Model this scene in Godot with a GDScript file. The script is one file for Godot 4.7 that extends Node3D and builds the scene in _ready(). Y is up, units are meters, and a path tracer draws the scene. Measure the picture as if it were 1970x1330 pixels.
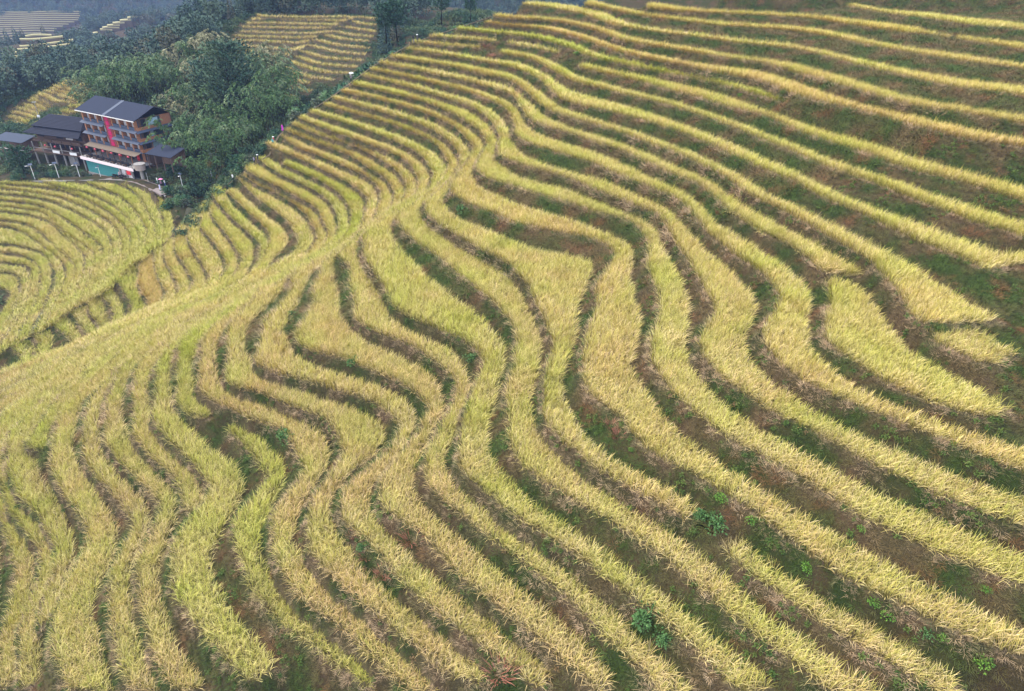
extends Node3D
# A terraced hillside of ripe rice seen from the air: y up, metres; the camera looks along -z.

const CAM_Y := 80.0
var taken := {}
var fields := []            # every rice terrace: name, level, lip polyline, back polyline
var rng := RandomNumberGenerator.new()
var patchy := FastNoiseLite.new()
var fine := FastNoiseLite.new()
var cam_inv: Transform3D
var M := {}
var tufts := {}
var plots_grown := []
# heightfields: near slope and the valley behind it
var NG := {}
var FG := {}

func _ready():
	var cam := Camera3D.new(); cam.name = "camera"
	cam.position = Vector3(0, CAM_Y, 0)
	cam.rotation = Vector3(deg_to_rad(-32.0), 0, deg_to_rad(2.0))
	cam.fov = 54.9; cam.near = 0.2; cam.far = 2500.0
	add_child(cam); cam.current = true
	cam_inv = Transform3D(Basis.from_euler(cam.rotation), cam.position).affine_inverse()
	var env := Environment.new()
	env.background_mode = Environment.BG_SKY
	var sky := Sky.new(); var sm := ProceduralSkyMaterial.new()
	sm.sky_top_color = Color(0.80, 0.86, 0.95); sm.sky_horizon_color = Color(0.93, 0.94, 0.96); sm.sky_curve = 0.3
	sm.ground_bottom_color = Color(0.25, 0.25, 0.2); sm.ground_horizon_color = Color(0.7, 0.72, 0.72)
	sky.sky_material = sm; env.sky = sky
	env.tonemap_mode = Environment.TONE_MAPPER_LINEAR
	env.tonemap_exposure = 3.0
	env.sdfgi_enabled = true; env.ssao_enabled = true; env.ssil_enabled = true
	env.fog_enabled = true; env.fog_density = 0.00016; env.fog_light_color = Color(0.58, 0.66, 0.86)
	var we := WorldEnvironment.new(); we.name = "daylight"; we.environment = env; add_child(we)
	var sun := DirectionalLight3D.new(); sun.name = "sun"; sun.light_energy = 0.5; sun.light_angular_distance = 24.0
	sun.light_color = Color(1.0, 0.95, 0.87); sun.shadow_enabled = true
	sun.rotation = Vector3(deg_to_rad(-54.0), deg_to_rad(-97.0), 0); add_child(sun)

	rng.seed = 11
	patchy.seed = 5; patchy.frequency = 0.06; patchy.fractal_octaves = 3
	fine.seed = 9; fine.frequency = 0.35; fine.fractal_octaves = 3
	make_materials()
	read_fields()
	build_ground()
	build_far_hills()
	plant_rice()
	grow_banks()
	grow_undergrowth()
	build_road_and_paths()
	build_inn()
	build_lamps()
	plant_trees()
	plant_details()
	place_people()

# ---------------------------------------------------------------- helpers
func numbered(called: String) -> String:
	if not taken.has(called):
		taken[called] = 0
		return called
	taken[called] += 1
	return "%s_%03d" % [called, taken[called]]

func thing(called: String, label: String, category: String, at := Vector3.ZERO, turn := 0.0, group := "") -> Node3D:
	var o := Node3D.new(); o.name = numbered(called); add_child(o, true)
	o.position = at; o.rotation.y = turn
	o.set_meta("label", label); o.set_meta("category", category)
	if group: o.set_meta("group", group)
	return o

func mesh_of(st: SurfaceTool, smooth := false) -> ArrayMesh:
	if not smooth: st.set_smooth_group(-1)
	return st.commit()

func part(called: String, mesh: Mesh, mat: Material, parent: Node = null, at := Vector3.ZERO, turn := Vector3.ZERO) -> MeshInstance3D:
	var o := MeshInstance3D.new()
	o.mesh = mesh; o.material_override = mat
	if parent == null:
		o.name = numbered(called); add_child(o, true)
	else:
		o.name = called
		var k := 0
		while parent.has_node(NodePath(String(o.name))):
			k += 1; o.name = "%s_%03d" % [called, k]
		parent.add_child(o, true)
	o.position = at; o.rotation = turn
	return o

func dup(root: Node3D, at: Vector3, turn: float, size := 1.0, label := "", called := "") -> Node3D:
	var r: Node3D = root.duplicate()
	r.name = numbered(called if called else String(root.name).rstrip("0123456789").rstrip("_")); add_child(r, true)
	r.position = at; r.rotation.y = turn; r.scale = Vector3.ONE * size
	if label: r.set_meta("label", label)
	return r

func box(size: Vector3) -> BoxMesh:
	var b := BoxMesh.new(); b.size = size; return b

func cyl(r1: float, r2: float, h: float, n := 10) -> CylinderMesh:
	var c := CylinderMesh.new(); c.top_radius = r2; c.bottom_radius = r1; c.height = h; c.radial_segments = n; c.rings = 1; return c

func ball(r: float, n := 10) -> SphereMesh:
	var s := SphereMesh.new(); s.radius = r; s.height = 2 * r; s.radial_segments = n; s.rings = n / 2; return s

func quad(st: SurfaceTool, a: Vector3, b: Vector3, c: Vector3, d: Vector3, col := Color.WHITE):
	var n := (c - a).cross(b - a).normalized()
	for p in [a, b, c, a, c, d]:
		st.set_color(col); st.set_normal(n); st.set_uv(Vector2(p.x, p.z)); st.add_vertex(p)

func slab(outline: Array, y0: float, y1: float) -> ArrayMesh:      # a flat plate over an outline (Vector2 x,z), y0 below y1
	var st := SurfaceTool.new(); st.begin(Mesh.PRIMITIVE_TRIANGLES)
	var pv := PackedVector2Array(outline)
	var tri := Geometry2D.triangulate_polygon(pv)
	for k in range(0, tri.size(), 3):
		var a := pv[tri[k]]; var b := pv[tri[k + 1]]; var c := pv[tri[k + 2]]
		if (b - a).cross(c - a) < 0: var t := b; b = c; c = t
		for p in [a, b, c]: st.set_normal(Vector3.UP); st.add_vertex(Vector3(p.x, y1, p.y))
		for p in [a, c, b]: st.set_normal(Vector3.DOWN); st.add_vertex(Vector3(p.x, y0, p.y))
	var n := pv.size()
	for i in n:
		var a := pv[i]; var b := pv[(i + 1) % n]
		quad(st, Vector3(a.x, y0, a.y), Vector3(a.x, y1, a.y), Vector3(b.x, y1, b.y), Vector3(b.x, y0, b.y))
	return st.commit()

func tube(st: SurfaceTool, pts: Array, r0: float, r1: float, sides := 5, col := Color.WHITE):
	var rings := []
	for i in pts.size():
		var d: Vector3 = (pts[mini(i + 1, pts.size() - 1)] - pts[maxi(i - 1, 0)]).normalized()
		var u := d.cross(Vector3.RIGHT if absf(d.x) < 0.9 else Vector3.FORWARD).normalized(); var v := d.cross(u)
		var r := lerpf(r0, r1, float(i) / maxf(1, pts.size() - 1)); var ring := []
		for k in sides: ring.append([pts[i] + (u * cos(TAU * k / sides) + v * sin(TAU * k / sides)) * r, u * cos(TAU * k / sides) + v * sin(TAU * k / sides)])
		rings.append(ring)
	for i in rings.size() - 1:
		for k in sides:
			var a = rings[i][k]; var b = rings[i][(k + 1) % sides]; var c = rings[i + 1][(k + 1) % sides]; var d = rings[i + 1][k]
			for q in [a, b, c, a, c, d]: st.set_color(col); st.set_normal(q[1]); st.add_vertex(q[0])

func seen(p: Vector3, margin := 0.2) -> float:                    # depth in front of the lens when inside the view (with a margin), else -1
	var q := cam_inv * p
	var d := -q.z
	if d < 3.0: return -1.0
	var v := q.y / d / 0.5195; var u := q.x / d / 0.77
	return d if absf(u) < 1.0 + margin and absf(v) < 1.0 + margin else -1.0

func mat(col: Color, rough := 0.85, vertex := false) -> StandardMaterial3D:   # col is a linear, real-world base colour
	var m := StandardMaterial3D.new(); m.albedo_color = col.linear_to_srgb(); m.roughness = rough
	m.metallic_specular = 0.3
	if vertex: m.vertex_color_use_as_albedo = true
	return m

func grain(seed_: int, freq: float, lo: float, hi: float, size := 512) -> NoiseTexture2D:
	var n := FastNoiseLite.new(); n.seed = seed_; n.frequency = freq; n.fractal_octaves = 5
	var t := NoiseTexture2D.new(); t.noise = n; t.width = size; t.height = size; t.seamless = true
	var g := Gradient.new(); g.set_color(0, Color(lo, lo, lo)); g.set_color(1, Color(hi, hi, hi)); t.color_ramp = g
	return t

func bumps(seed_: int, freq: float, strength: float, size := 512) -> NoiseTexture2D:
	var n := FastNoiseLite.new(); n.seed = seed_; n.frequency = freq; n.fractal_octaves = 5
	var t := NoiseTexture2D.new(); t.noise = n; t.width = size; t.height = size; t.seamless = true
	t.as_normal_map = true; t.bump_strength = strength
	return t

func worn(m: StandardMaterial3D, seed_: int, lo := 0.7, hi := 1.0, scale := 0.35) -> StandardMaterial3D:
	m.albedo_texture = grain(seed_, 0.02, lo, hi); m.uv1_triplanar = true; m.uv1_world_triplanar = true; m.uv1_scale = Vector3.ONE * scale
	return m

func leafy(col: Color, through: Color) -> StandardMaterial3D:
	var m := mat(col, 0.75, true); m.cull_mode = BaseMaterial3D.CULL_DISABLED
	m.backlight_enabled = true; m.backlight = through
	return m

func make_materials():
	M.soil = mat(Color(1, 1, 1), 0.95, true)
	M.soil.albedo_texture = grain(21, 0.03, 0.62, 1.0); M.soil.uv1_triplanar = true; M.soil.uv1_world_triplanar = true; M.soil.uv1_scale = Vector3.ONE * 0.4
	M.soil.normal_enabled = true; M.soil.normal_texture = bumps(22, 0.05, 10.0); M.soil.normal_scale = 1.0
	M.rice = leafy(Color(1, 1, 1), Color(0.42, 0.40, 0.14))
	M.weed = leafy(Color(1, 1, 1), Color(0.22, 0.24, 0.1))
	M.leaf = leafy(Color(1, 1, 1), Color(0.16, 0.2, 0.1))
	M.bark = worn(mat(Color(0.11, 0.085, 0.065), 0.95), 31, 0.6)
	M.culm = mat(Color(0.34, 0.35, 0.25), 0.6)
	M.concrete = worn(mat(Color(0.36, 0.34, 0.33), 0.9), 32, 0.7)
	M.road = worn(mat(Color(0.30, 0.25, 0.24), 0.95), 33, 0.7)
	M.path = worn(mat(Color(0.12, 0.095, 0.06), 0.95), 34, 0.65)
	M.slate = worn(mat(Color(0.045, 0.053, 0.08), 0.8), 35, 0.75, 1.0, 0.6); M.slate.metallic_specular = 0.08
	M.tile = worn(mat(Color(0.052, 0.056, 0.078), 0.85), 36, 0.6, 1.0, 0.8); M.tile.metallic_specular = 0.08
	M.timber = worn(mat(Color(0.15, 0.095, 0.075), 0.8), 37, 0.7)
	M.orange = worn(mat(Color(0.42, 0.19, 0.10), 0.6), 38, 0.8)
	M.white = mat(Color(0.72, 0.70, 0.70), 0.7)
	M.pink = mat(Color(0.74, 0.62, 0.66), 0.7)
	M.magenta = mat(Color(0.45, 0.015, 0.10), 0.6)
	M.maroon = mat(Color(0.20, 0.05, 0.05), 0.7)
	M.teal = worn(mat(Color(0.06, 0.27, 0.27), 0.8), 39, 0.75)
	M.bluegrey = mat(Color(0.065, 0.082, 0.125), 0.6)
	M.corrugated = worn(mat(Color(0.24, 0.19, 0.15), 0.7), 40, 0.8)
	M.curtain = mat(Color(0.60, 0.57, 0.57), 0.9)
	M.paleblue = mat(Color(0.32, 0.45, 0.52), 0.6)
	M.dark = mat(Color(0.025, 0.027, 0.035), 0.25)
	M.glass = mat(Color(0.05, 0.07, 0.09), 0.08)
	M.red = mat(Color(0.55, 0.03, 0.04), 0.6)
	M.lantern = mat(Color(0.62, 0.10, 0.14), 0.6)
	M.metal = mat(Color(0.62, 0.63, 0.66), 0.45)
	M.shed_roof = worn(mat(Color(0.04, 0.055, 0.09), 0.7), 43, 0.8)
	M.plaster = worn(mat(Color(0.42, 0.34, 0.31), 0.9), 44, 0.8)
	M.seam = mat(Color(0.075, 0.09, 0.125), 0.7)
	M.far_rice = worn(mat(Color(0.38, 0.34, 0.17), 0.9), 41, 0.8)
	M.far_bank = worn(mat(Color(0.13, 0.10, 0.07), 0.95), 42, 0.7)
	M.rubber = mat(Color(0.02, 0.02, 0.022), 0.7)
	M.cloth = mat(Color(1, 1, 1), 0.9, true)

# ---------------------------------------------------------------- rice terraces: where they lie
func f(called: String, level: float, on_ridge: bool, lip: Array, back: Array):
	fields.append({"id": called, "ridge": on_ridge, "y": CAM_Y - level, "lip": pts(lip), "back": pts(back)})

func pts(a: Array) -> PackedVector2Array:
	var r := PackedVector2Array()
	for i in range(0, a.size(), 2): r.append(Vector2(a[i], -a[i + 1]))
	return r

func read_fields():
	f("S1", 11.33, false, [65.77,152.44,65.96,142.91,66.3,140.43,67,138.03,68.47,134.85,71.57,129.72,72.89,124.37,73.46,123.01,74.4,121.89,76.87,120.22,77.93,119.18,78.86,117.42,80.06,113.59], [67.07,152.46,67.29,143.19,67.51,141.58,68.06,140.13,69.14,139.05,71.79,137.33,73.38,135.55,77.54,128.71,81.27,124.56,83.59,119.46])
	f("S10", 23.70, true, [-26.35,161.82,-18.45,156.53,-14.42,153.55,-7.5,147.79,-3.5,144.78,-0.95,141.71,1.43,137.31,3.3,132.13,4.41,127.76,6.23,117.92,7.43,114.12,8.44,112.4,10.01,110.46,15.1,105.66,18.13,102.32,20.78,98.68,23.11,94.82,25.61,89.36,28.95,80.45,31.68,75.11,33.09,69.81,35.38,65.38,37.15,59.65,39.23,55.66,40.08,53.38,40.65,52.84,41.03,52.8,43.64,53.98,46.6,54.43], [-25.13,162.57,-15.17,155.72,-6.45,148.66,-2.32,146.45,-0.18,144.09,1.39,141.29,3.15,136.81,4.81,131.45,6.82,122.82,8.33,119.11,10.14,116.46,14.56,111.8,17.57,108.03,20.62,103.3,24.21,97.02,27.71,89.78,29.81,83.71,31.79,79.32,34.86,69.34,36.31,66.46,40.04,60.32,41.78,56.71,42.71,55.61,43.34,55.39,46.41,55.72])
	f("S11", 25.07, true, [-29.49,159.39,-21.88,154.56,-14.61,149.23,-11.61,146.58,-6.85,141.43,-3.67,139.03,-2.43,137.48,-1.2,134.75,0.16,130.45,1.59,125.13,3.96,114.88,4.81,112.54,6.72,109.62,15.37,99.23,18.15,94.48,21.22,89.9,24.72,82.14,25.42,79.74,26.08,75.79,26.7,73.37,28.79,69.44,32.73,57.57,32.83,56.08,32.47,53.63,32.46,51.16,31.51,46.77,31.71,45.49,31.99,45.25,32.81,45.14,37.73,45.92], [-28.29,160.16,-21.75,156.01,-12.47,149.62,-4.5,142.92,-2.44,140.51,-1.02,137.66,0.42,133.93,2.64,126.23,4.52,118.44,6.29,113.97,9.55,108.44,16.55,99.73,22.51,90.16,24.58,85.8,26.31,81.29,28.29,73.57,30.61,68.48,35.42,55.77,37.23,47.16])
	f("S11b", 25.62, false, [32.2,45.24,32.36,44.25,31.92,42.8,32.28,42.7,33.79,40.69,34.55,40.45,34.94,40.56,35.56,41.11,35.82,41.71,36.56,41.62,37.04,42.31], [33.62,43.96,33.84,44.64,34.24,44.83,35.62,44.85,36.22,44.61,36.35,44,35.97,43.05])
	f("S12", 26.45, true, [-31.96,159.45,-21.99,151.85,-14.29,145.42,-10.69,141.93,-2.97,133.39,-1.9,131.14,-0.81,127.28,0.35,121.37,1.34,113.92,2.4,110.59,4.22,107.61,7.33,104.35,10.71,99.99,14.06,96.28,15.86,93.26,19.37,86.05,22.08,82.47,22.79,80.62,23.65,74.66,24.58,70.25,25.54,67.41,27.4,63.86,28.13,61.99,28.47,60.53,28.73,57.61,28.92,57.24,29.62,56.79,32.01,56.19], [-31.17,160.48,-21.04,152.73,-13.62,146.52,-5.06,138.03,-2,134.15,-0.94,132.07,-0.17,129.78,2.54,117.17,4.94,110.37,7.45,106.28,15.76,96.51,20.66,87.31,23.23,83.26,24,80.94,24.74,77.05,26.19,71.63,29.88,62.74,31.44,58.32,32.33,57.45])
	f("S12b", 27.00, false, [28.99,55.97,27.81,51.73,26.06,48.73,25.01,45.9,24.92,45.03,25.19,43.58,26.85,39.95,27.7,38.73,28.77,37.7,30.39,36.55,31.75,36.04,32.67,36.07,33.86,36.81], [30.24,55.63,31,54.38,31.32,52.86,30.46,46.32,30.51,43.86,31.22,41.51,33.02,38.9,33.18,37.91])
	f("S13", 27.82, true, [-33.99,159.4,-20.45,148.31,-13.83,142.21,-10.82,138.87,-8.06,135.3,-5.86,131.96,-3.67,128.03,-2.45,125.29,-1.71,122.39,-0.7,114.95,-0.49,110.98,-0.77,108.6,-0.34,106.66,0.55,104.33,1.57,102.62,3.52,100.35,10.31,93.72,13.76,88.22,19.04,80.93,20.16,78.72,21.25,68.8,22.55,63.46,24.05,59.77,24.34,57.8,24.25,54.78,24,53.29,20.4,47,20.37,44.3,20.78,42.37,21.7,40.62,23,39.13,29.13,34.02,30.91,32.3,32.93,30.85], [-32.93,160.22,-19.28,149.01,-12.81,142.99,-9.62,139.41,-7.12,136.17,-2.94,129.37,-1.59,126.51,-0.62,123.32,0.33,117.74,1,111.41,2.26,107.64,5,103.72,10.58,97.98,13.04,94.82,14.71,92.09,17.22,87.09,19.72,82.99,21.24,79.29,21.74,76.87,22.28,71.34,25.9,61.63,26.8,56.93,26.88,55.34,26.62,53.8,24.02,47.1,23.64,45.58,23.73,43.21,24.42,40.92,25.08,39.47,26.69,37.75,29.81,35.3,33.95,32.88])
	f("S14", 29.20, true, [-36.05,159.24,-28.39,152.8,-23.74,148.26,-12.16,135.8,-9.78,132.59,-7.99,129.58,-5.53,123.56,-3.99,117.24,-2.85,110.31,-3.25,106.88,-3.07,104.45,-3.16,102.57,-2.98,101.1,-2.51,99.7,-1.66,98.5,1.78,94.88,6.06,91.43,7.86,89.7,11.38,84.84,16.86,78.37,17.44,77.03,18.31,63.56,18.6,54.03,18.21,52.6,16.18,49.14,15.68,47.9,15.6,45.62,16.2,43.21,18.75,38.96,22.51,35.11,24.34,32.77,28.14,29.64,31.71,28.06], [-35.22,160.24,-26.55,152.82,-22.53,148.85,-14.38,140.14,-11.45,137.41,-9.48,134.89,-6.76,129.96,-4.88,125.56,-3.46,120.93,-1.73,111.44,-1.61,108.24,-1.25,105.86,-0.51,102.75,0.6,99.75,2.24,97.01,4.42,94.68,8,91.49,10.72,89.86,11.87,88.78,17.62,80.11,18.7,77.98,20.26,66.9,21.9,60.72,22.48,56.77,22.31,55.2,21.65,52.9,19.26,47.89,19.22,44.72,19.74,42.4,21.57,38.87,24.11,35.79,29.1,31.79,32.66,29.98])
	f("S15", 30.57, true, [-37.95,156.9,-23.55,145.2,-19.86,141.81,-17.61,139.12,-15.04,135.41,-12.35,131.17,-10.17,127.22,-8.23,123.15,-6.73,119.43,-5.04,113.12,-4.96,110.62,-5.68,106.15,-6.2,99.65,-6.09,97.26,-5.58,95.97,-4.36,93.78,-3.14,92.22,0.11,89.91,10.54,81.31,13.41,79.31,14.37,78.2,14.95,76.83,15.47,72.34,15.14,69.34,14.31,65.69,14.52,58.64,13.89,54.74,12.34,50.47,11.89,47.45,11.99,45.48,12.67,42.56,14.03,39.89,15.93,36.95,19.82,33.07,22.2,29.9,25.75,27.16,30.07,24.64], [-37.13,157.91,-27.17,150.05,-19.36,143.08,-13.42,136.59,-11.04,133.36,-9,129.91,-6.33,124.07,-4.64,118.72,-3.74,112.36,-3.78,106.76,-2.36,98.85,-1.48,95.78,-0.72,94.38,0.31,93.17,5.59,89.56,7.35,87.93,12.45,81.75,14.79,79.59,16.09,77.22,16.65,73.97,16.48,68.3,17.18,61.11,16.76,57.13,15.79,52.42,14.7,48.61,14.98,44.63,15.76,41.52,16.43,40.09,17.83,38.13,21.54,33.93,25.08,30.67,31,26.52])
	f("S16", 31.94, true, [-40.1,155.21,-31.48,149.2,-26.84,145.4,-22.4,141.34,-19.27,138.11,-17.01,135.44,-14.43,131.74,-12.43,128.28,-9.88,122.3,-7.25,113.68,-7.27,111.16,-8.83,100.26,-9.43,93.3,-9.35,91.65,-9,90.43,-8.07,88.67,-6.64,86.63,-5.27,85.18,-2.99,83.26,-0.86,80.52,0.38,79.75,9.52,75.71,10.87,74.31,11.57,72.46,11.74,71.47,11.64,70.49,8.61,63.1,8.47,58.21,7.17,53.85,6.36,49.44,6.11,45.66,6.41,43.73,8.74,40.58,9.57,38.24,10.3,36.98,13.66,34.05,15.76,31.9,19.65,26.73,23.53,23.64,25.69,22.41,28.45,21.24], [-39.11,156.1,-29.81,149.51,-21.35,142.1,-15.98,136.17,-13.24,132.23,-11.25,128.76,-7.65,120.62,-6.92,118.32,-6.16,114.45,-6.01,111.13,-7.13,99.97,-6.51,96.03,-5.63,92.96,-4.42,90.92,-0.7,86.72,3.11,83.81,6.43,81.61,11.49,76.49,12.95,74.62,13.48,73.15,13.44,70.79,12.12,63.71,12.19,58.1,11.83,54.11,10.24,47.96,10.48,45.59,11.98,40.19,13,38.03,14.86,35.42,20.25,29.51,24.36,25.69,28.96,22.43])
	f("S17", 33.32, true, [-42.16,154.51,-26.53,141.17,-22.19,137.01,-19.57,133.98,-16.89,130.35,-14.77,126.95,-13.18,123.82,-11.4,119.13,-9.64,112.85,-9.42,109.36,-9.68,104.87,-10.35,100.41,-11.06,96.98,-12.89,90.23,-12.54,87.09,-11.33,84.35,-9.8,81.76,-4.52,75.1,-0.84,71.02,1.63,65.55,4.02,53.72,3.9,52.21,2.8,47.31,2.7,42.59,3.12,41.18,4.13,39.45,6.22,36.66,12.04,31.93], [-40.86,155.11,-35.43,150.49,-29.15,145.58,-19.37,136.05,-17.23,133.65,-15.37,131.03,-11.67,123.91,-9.63,118.67,-7.67,111.01,-9.56,95.07,-10.9,91.46,-10.72,89.94,-8.92,85.49,-7.57,83.5,-6.47,82.34,-3.4,79.75,1.24,75.33,3.36,74.22,7.13,72.92,8.3,71.93,8.64,71.26,8.8,70.51,8.66,68.95,6.59,61.19,6.12,55.6,4.47,47.74,4.38,44.55,5.09,41.43,6.45,38.61,8.06,36.87,12.86,32.94])
	f("S17b", 33.73, false, [14.1,29.67,15.51,27.61,17.19,25.77,19.76,23.4,23.62,20.26], [15.17,30.4,16.8,28.17,18.47,26.38,24.44,21.27])
	f("S18", 34.69, true, [-43.87,153.65,-33.2,145.37,-24.7,137.62,-21.95,134.71,-18.78,130.84,-17.06,128.38,-15.62,125.75,-13.97,121.57,-11.8,114.37,-11.46,112.9,-11.34,110.89,-11.84,104.89,-12.35,101.42,-13.87,96.14,-16.54,89.14,-16.71,87.81,-16.35,86.21,-15.15,83.49,-13.45,80.43,-9.02,74.39,-2.9,65.24,-1.36,62.66,-0.32,60.39,0.35,57.94,0.57,55.92,0.3,50.91,-0.28,46.95,0.06,43.66,0.09,40.74,0.67,38.88,1.88,37.31,4.38,34.87,7.16,32.76,10.46,29.74,13.88,25.45,17.84,20.96], [-43.07,154.68,-32.44,146.4,-24.08,138.8,-20.76,135.29,-17.7,131.51,-15.92,128.92,-14.36,126.01,-11.11,116.92,-10,112.29,-9.73,109.86,-9.89,105.85,-10.51,101.07,-12.12,94.03,-13.45,90.31,-13.6,89.58,-13.33,88.07,-11.83,84.35,-10.27,81.55,-4.93,74.51,-1.22,70.3,-0.12,68.19,2.8,57.34,2.59,51.74,1.59,45.42,2.02,43.08,3.25,40.12,4.47,38.05,5.96,36.16,8.22,33.89,11.34,31.36,16.12,25.01,20.87,20.63])
	f("S19", 36.07, true, [-47.1,152.67,-35.92,143.39,-26.99,134.59,-23.97,131.24,-20.84,127.33,-18.92,124.39,-17.3,121.28,-15.85,117.54,-14.09,111.25,-14.04,106.25,-14.19,104.27,-14.65,102.34,-17.21,95.81,-20.5,85.29,-20.62,83.35,-20.08,81.67,-19.39,78.31,-18.48,75.99,-15.5,70.19,-13.21,64.66,-12.26,63.52,-11.11,62.56,-4.96,58.26,-3.98,57.13,-2.9,54.87,-2.59,53.9,-2.55,52.89,-3.58,48.48,-4.04,44.01,-3.84,39.37,-3.49,38.5,1.33,33.47,4.94,30.78,7.37,28.28,9.65,26.34,13.35,21.61], [-46.27,153.67,-35.16,144.41,-25.79,135.63,-22.54,132.07,-19.05,127.67,-16.83,124.33,-14.95,120.78,-13.41,117.08,-12.59,113.98,-12.81,105.58,-13.4,102.19,-16.59,93.25,-16.44,90.55,-17.59,87.68,-17.33,85.39,-16.03,81.6,-14.68,78.69,-10.13,71.13,-3.9,62.75,-1.31,57.78,-0.93,56.23,-0.81,53.84,-1.94,42.67,-1.76,41.09,-1.23,39.59,1.47,35.63,10.3,27.44,13.44,23.81,15.79,21.62])
	f("S2", 12.71, false, [24.89,148.39,29.28,144.29,31.84,142.79,33.78,142.39,41.77,141.88,47.19,140.9,50.56,139.95,51.89,139.28,53.08,138.37,54.85,135.98,58.17,128.68,61.62,122.59,62.96,121.14,65.64,119.93,66.43,119.38,67.01,118.63,68.7,112.4,71.36,107.01,73.29,102.38], [25.61,153.8,30.74,146.63,32.43,144.94,33.69,144.06,35.09,143.68,42.18,143.1,46.94,142.25,52.2,140.73,54.2,139.49,61.7,130.13,63.87,126.76,65.01,124.66,66.05,121.33,66.73,120.59,67.06,119.84,66.69,117.37,67,116.43,68.84,115.44,69.22,115.01,70.21,112.67,72.77,109.72,74.98,105.47])
	f("S20", 37.44, true, [-48.9,151.98,-39.21,142.53,-25.66,129.85,-21.95,125.12,-19.53,120.74,-18.28,117.46,-16.62,112.17,-16.45,108.66,-16.59,104.28,-16.81,103.38,-18.22,101.12,-21.33,91.6,-21.92,87.15,-23.04,82.79,-23.4,80.16,-21.33,77.51,-20.67,76.13,-19.68,71.37,-18.04,67.13,-17.92,64.9,-17.56,64.05,-15.06,61.64,-11.17,59.41,-8.91,57.44,-6.89,55.21,-5.31,52.66,-5.06,50.67,-5.14,48.68,-6.82,41.87,-6.6,39.36,-6.23,38.49,-4.62,36.6,4.27,28.53,9.25,22.26], [-49.74,154.11,-47.61,152.53,-23.5,129.51,-20.68,125.64,-17.21,119.33,-16.13,116.33,-15.4,112.3,-15.19,109.2,-15.28,105.29,-15.66,103.36,-17.06,100.35,-19.02,94.38,-19.13,90.72,-21.41,82.3,-21.17,80.78,-19.99,77.82,-17.09,72.12,-13.17,63.36,-11.09,60.96,-6.51,57.85,-5.32,55.84,-4.18,52.9,-3.82,50.32,-4.04,47.83,-5.31,42.34,-5.3,40.82,-4.77,39.39,-2.9,36.81,5.31,29.26,11.52,21.91])
	f("S21", 38.81, true, [-51.14,152.22,-42.84,144.23,-36.15,138.97,-32.22,135.1,-28.96,131.3,-26.25,127.7,-22.7,122.23,-21.29,119.58,-18.89,112.44,-18.5,105.49,-18.62,104.67,-19.47,103.23,-19.78,102.31,-20.42,98.88,-24.71,84.49,-25.54,80.58,-25.5,79.61,-24.93,77.3,-25,73.37,-23.57,69.45,-23.53,66.92,-23.83,62.97,-23.38,61.2,-22.89,60.47,-21.31,59.29,-18.05,58.19,-11.95,54.77,-9.94,53.28,-8.59,51.82,-7.56,50.11,-7.43,49.16,-8.41,45.28,-10.27,40.66,-10.31,39.74,-9.73,37.46,-9.12,36.74,-5.9,34.38,-2.7,30.56,2.7,26.1,5.91,22.95], [-50.24,153.16,-41.74,145.03,-34.83,139.47,-30.33,134.89,-27.21,131.13,-23.96,126.57,-21.39,122.5,-18.52,116.78,-18.07,115.26,-17.48,111.29,-17.29,105.67,-21.58,90.61,-22.9,84.33,-24.08,80.75,-24.05,79.31,-23.57,76.99,-21.75,72.56,-20.41,67.14,-18.45,63.68,-15.78,60.71,-9.78,56.77,-8.14,55.04,-7.33,53.67,-6.42,50.57,-6.27,49.04,-7.91,41.91,-7.83,39.55,-7.21,38.12,-5.17,35.67,4.19,26.91,6.82,23.88])
	f("S22", 40.19, true, [-52.82,152.49,-42.44,142.37,-36.34,137.18,-34.58,135.42,-32.14,132.24,-27.95,126.02,-25.07,122.57,-23.89,120.38,-21.13,112.84,-20.65,108.85,-20.6,104.35,-20.72,103.45,-21.71,101.42,-22.45,97.52,-26.33,86.17,-26.71,85.34,-27.63,84.19,-28.06,81.9,-29.12,80.26,-29.45,79.37,-29.39,78.45,-28.47,75.75,-28.29,73.74,-28.43,71.25,-29.24,67.08,-28.83,66.17,-27.34,59.05,-27.01,58.38,-25.86,57.56,-14.24,53.02,-12.59,51.91,-11.55,50.84,-10.2,48.74,-10.2,46.73,-10.72,44.81,-12.9,41.48,-13.5,40.16,-13.52,39.29,-13.02,37.36,-12.46,36.61,-10.57,35,-6.9,30.97,-2.29,27.14,1.04,24.93,2.57,23.64], [-51.92,153.42,-42.1,143.86,-33.73,136.35,-24.56,124.18,-21.71,119.36,-20.62,116.34,-19.8,112.47,-19.36,108.48,-19.38,104.39,-25.12,83.82,-25.75,82.39,-27.05,80.5,-27.21,79.76,-26.73,73.39,-26.71,66.97,-26.52,65.4,-25.93,63.93,-23.86,60.5,-22.25,58.75,-19.46,57.2,-13.49,54.85,-11.5,53.52,-9.85,51.8,-8.97,49.63,-8.94,47.16,-9.47,44.75,-11,41.89,-11.42,40.43,-11.34,38.88,-10.78,37.42,-9.89,36.18,-6.55,32.67,3.4,24.64])
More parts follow.
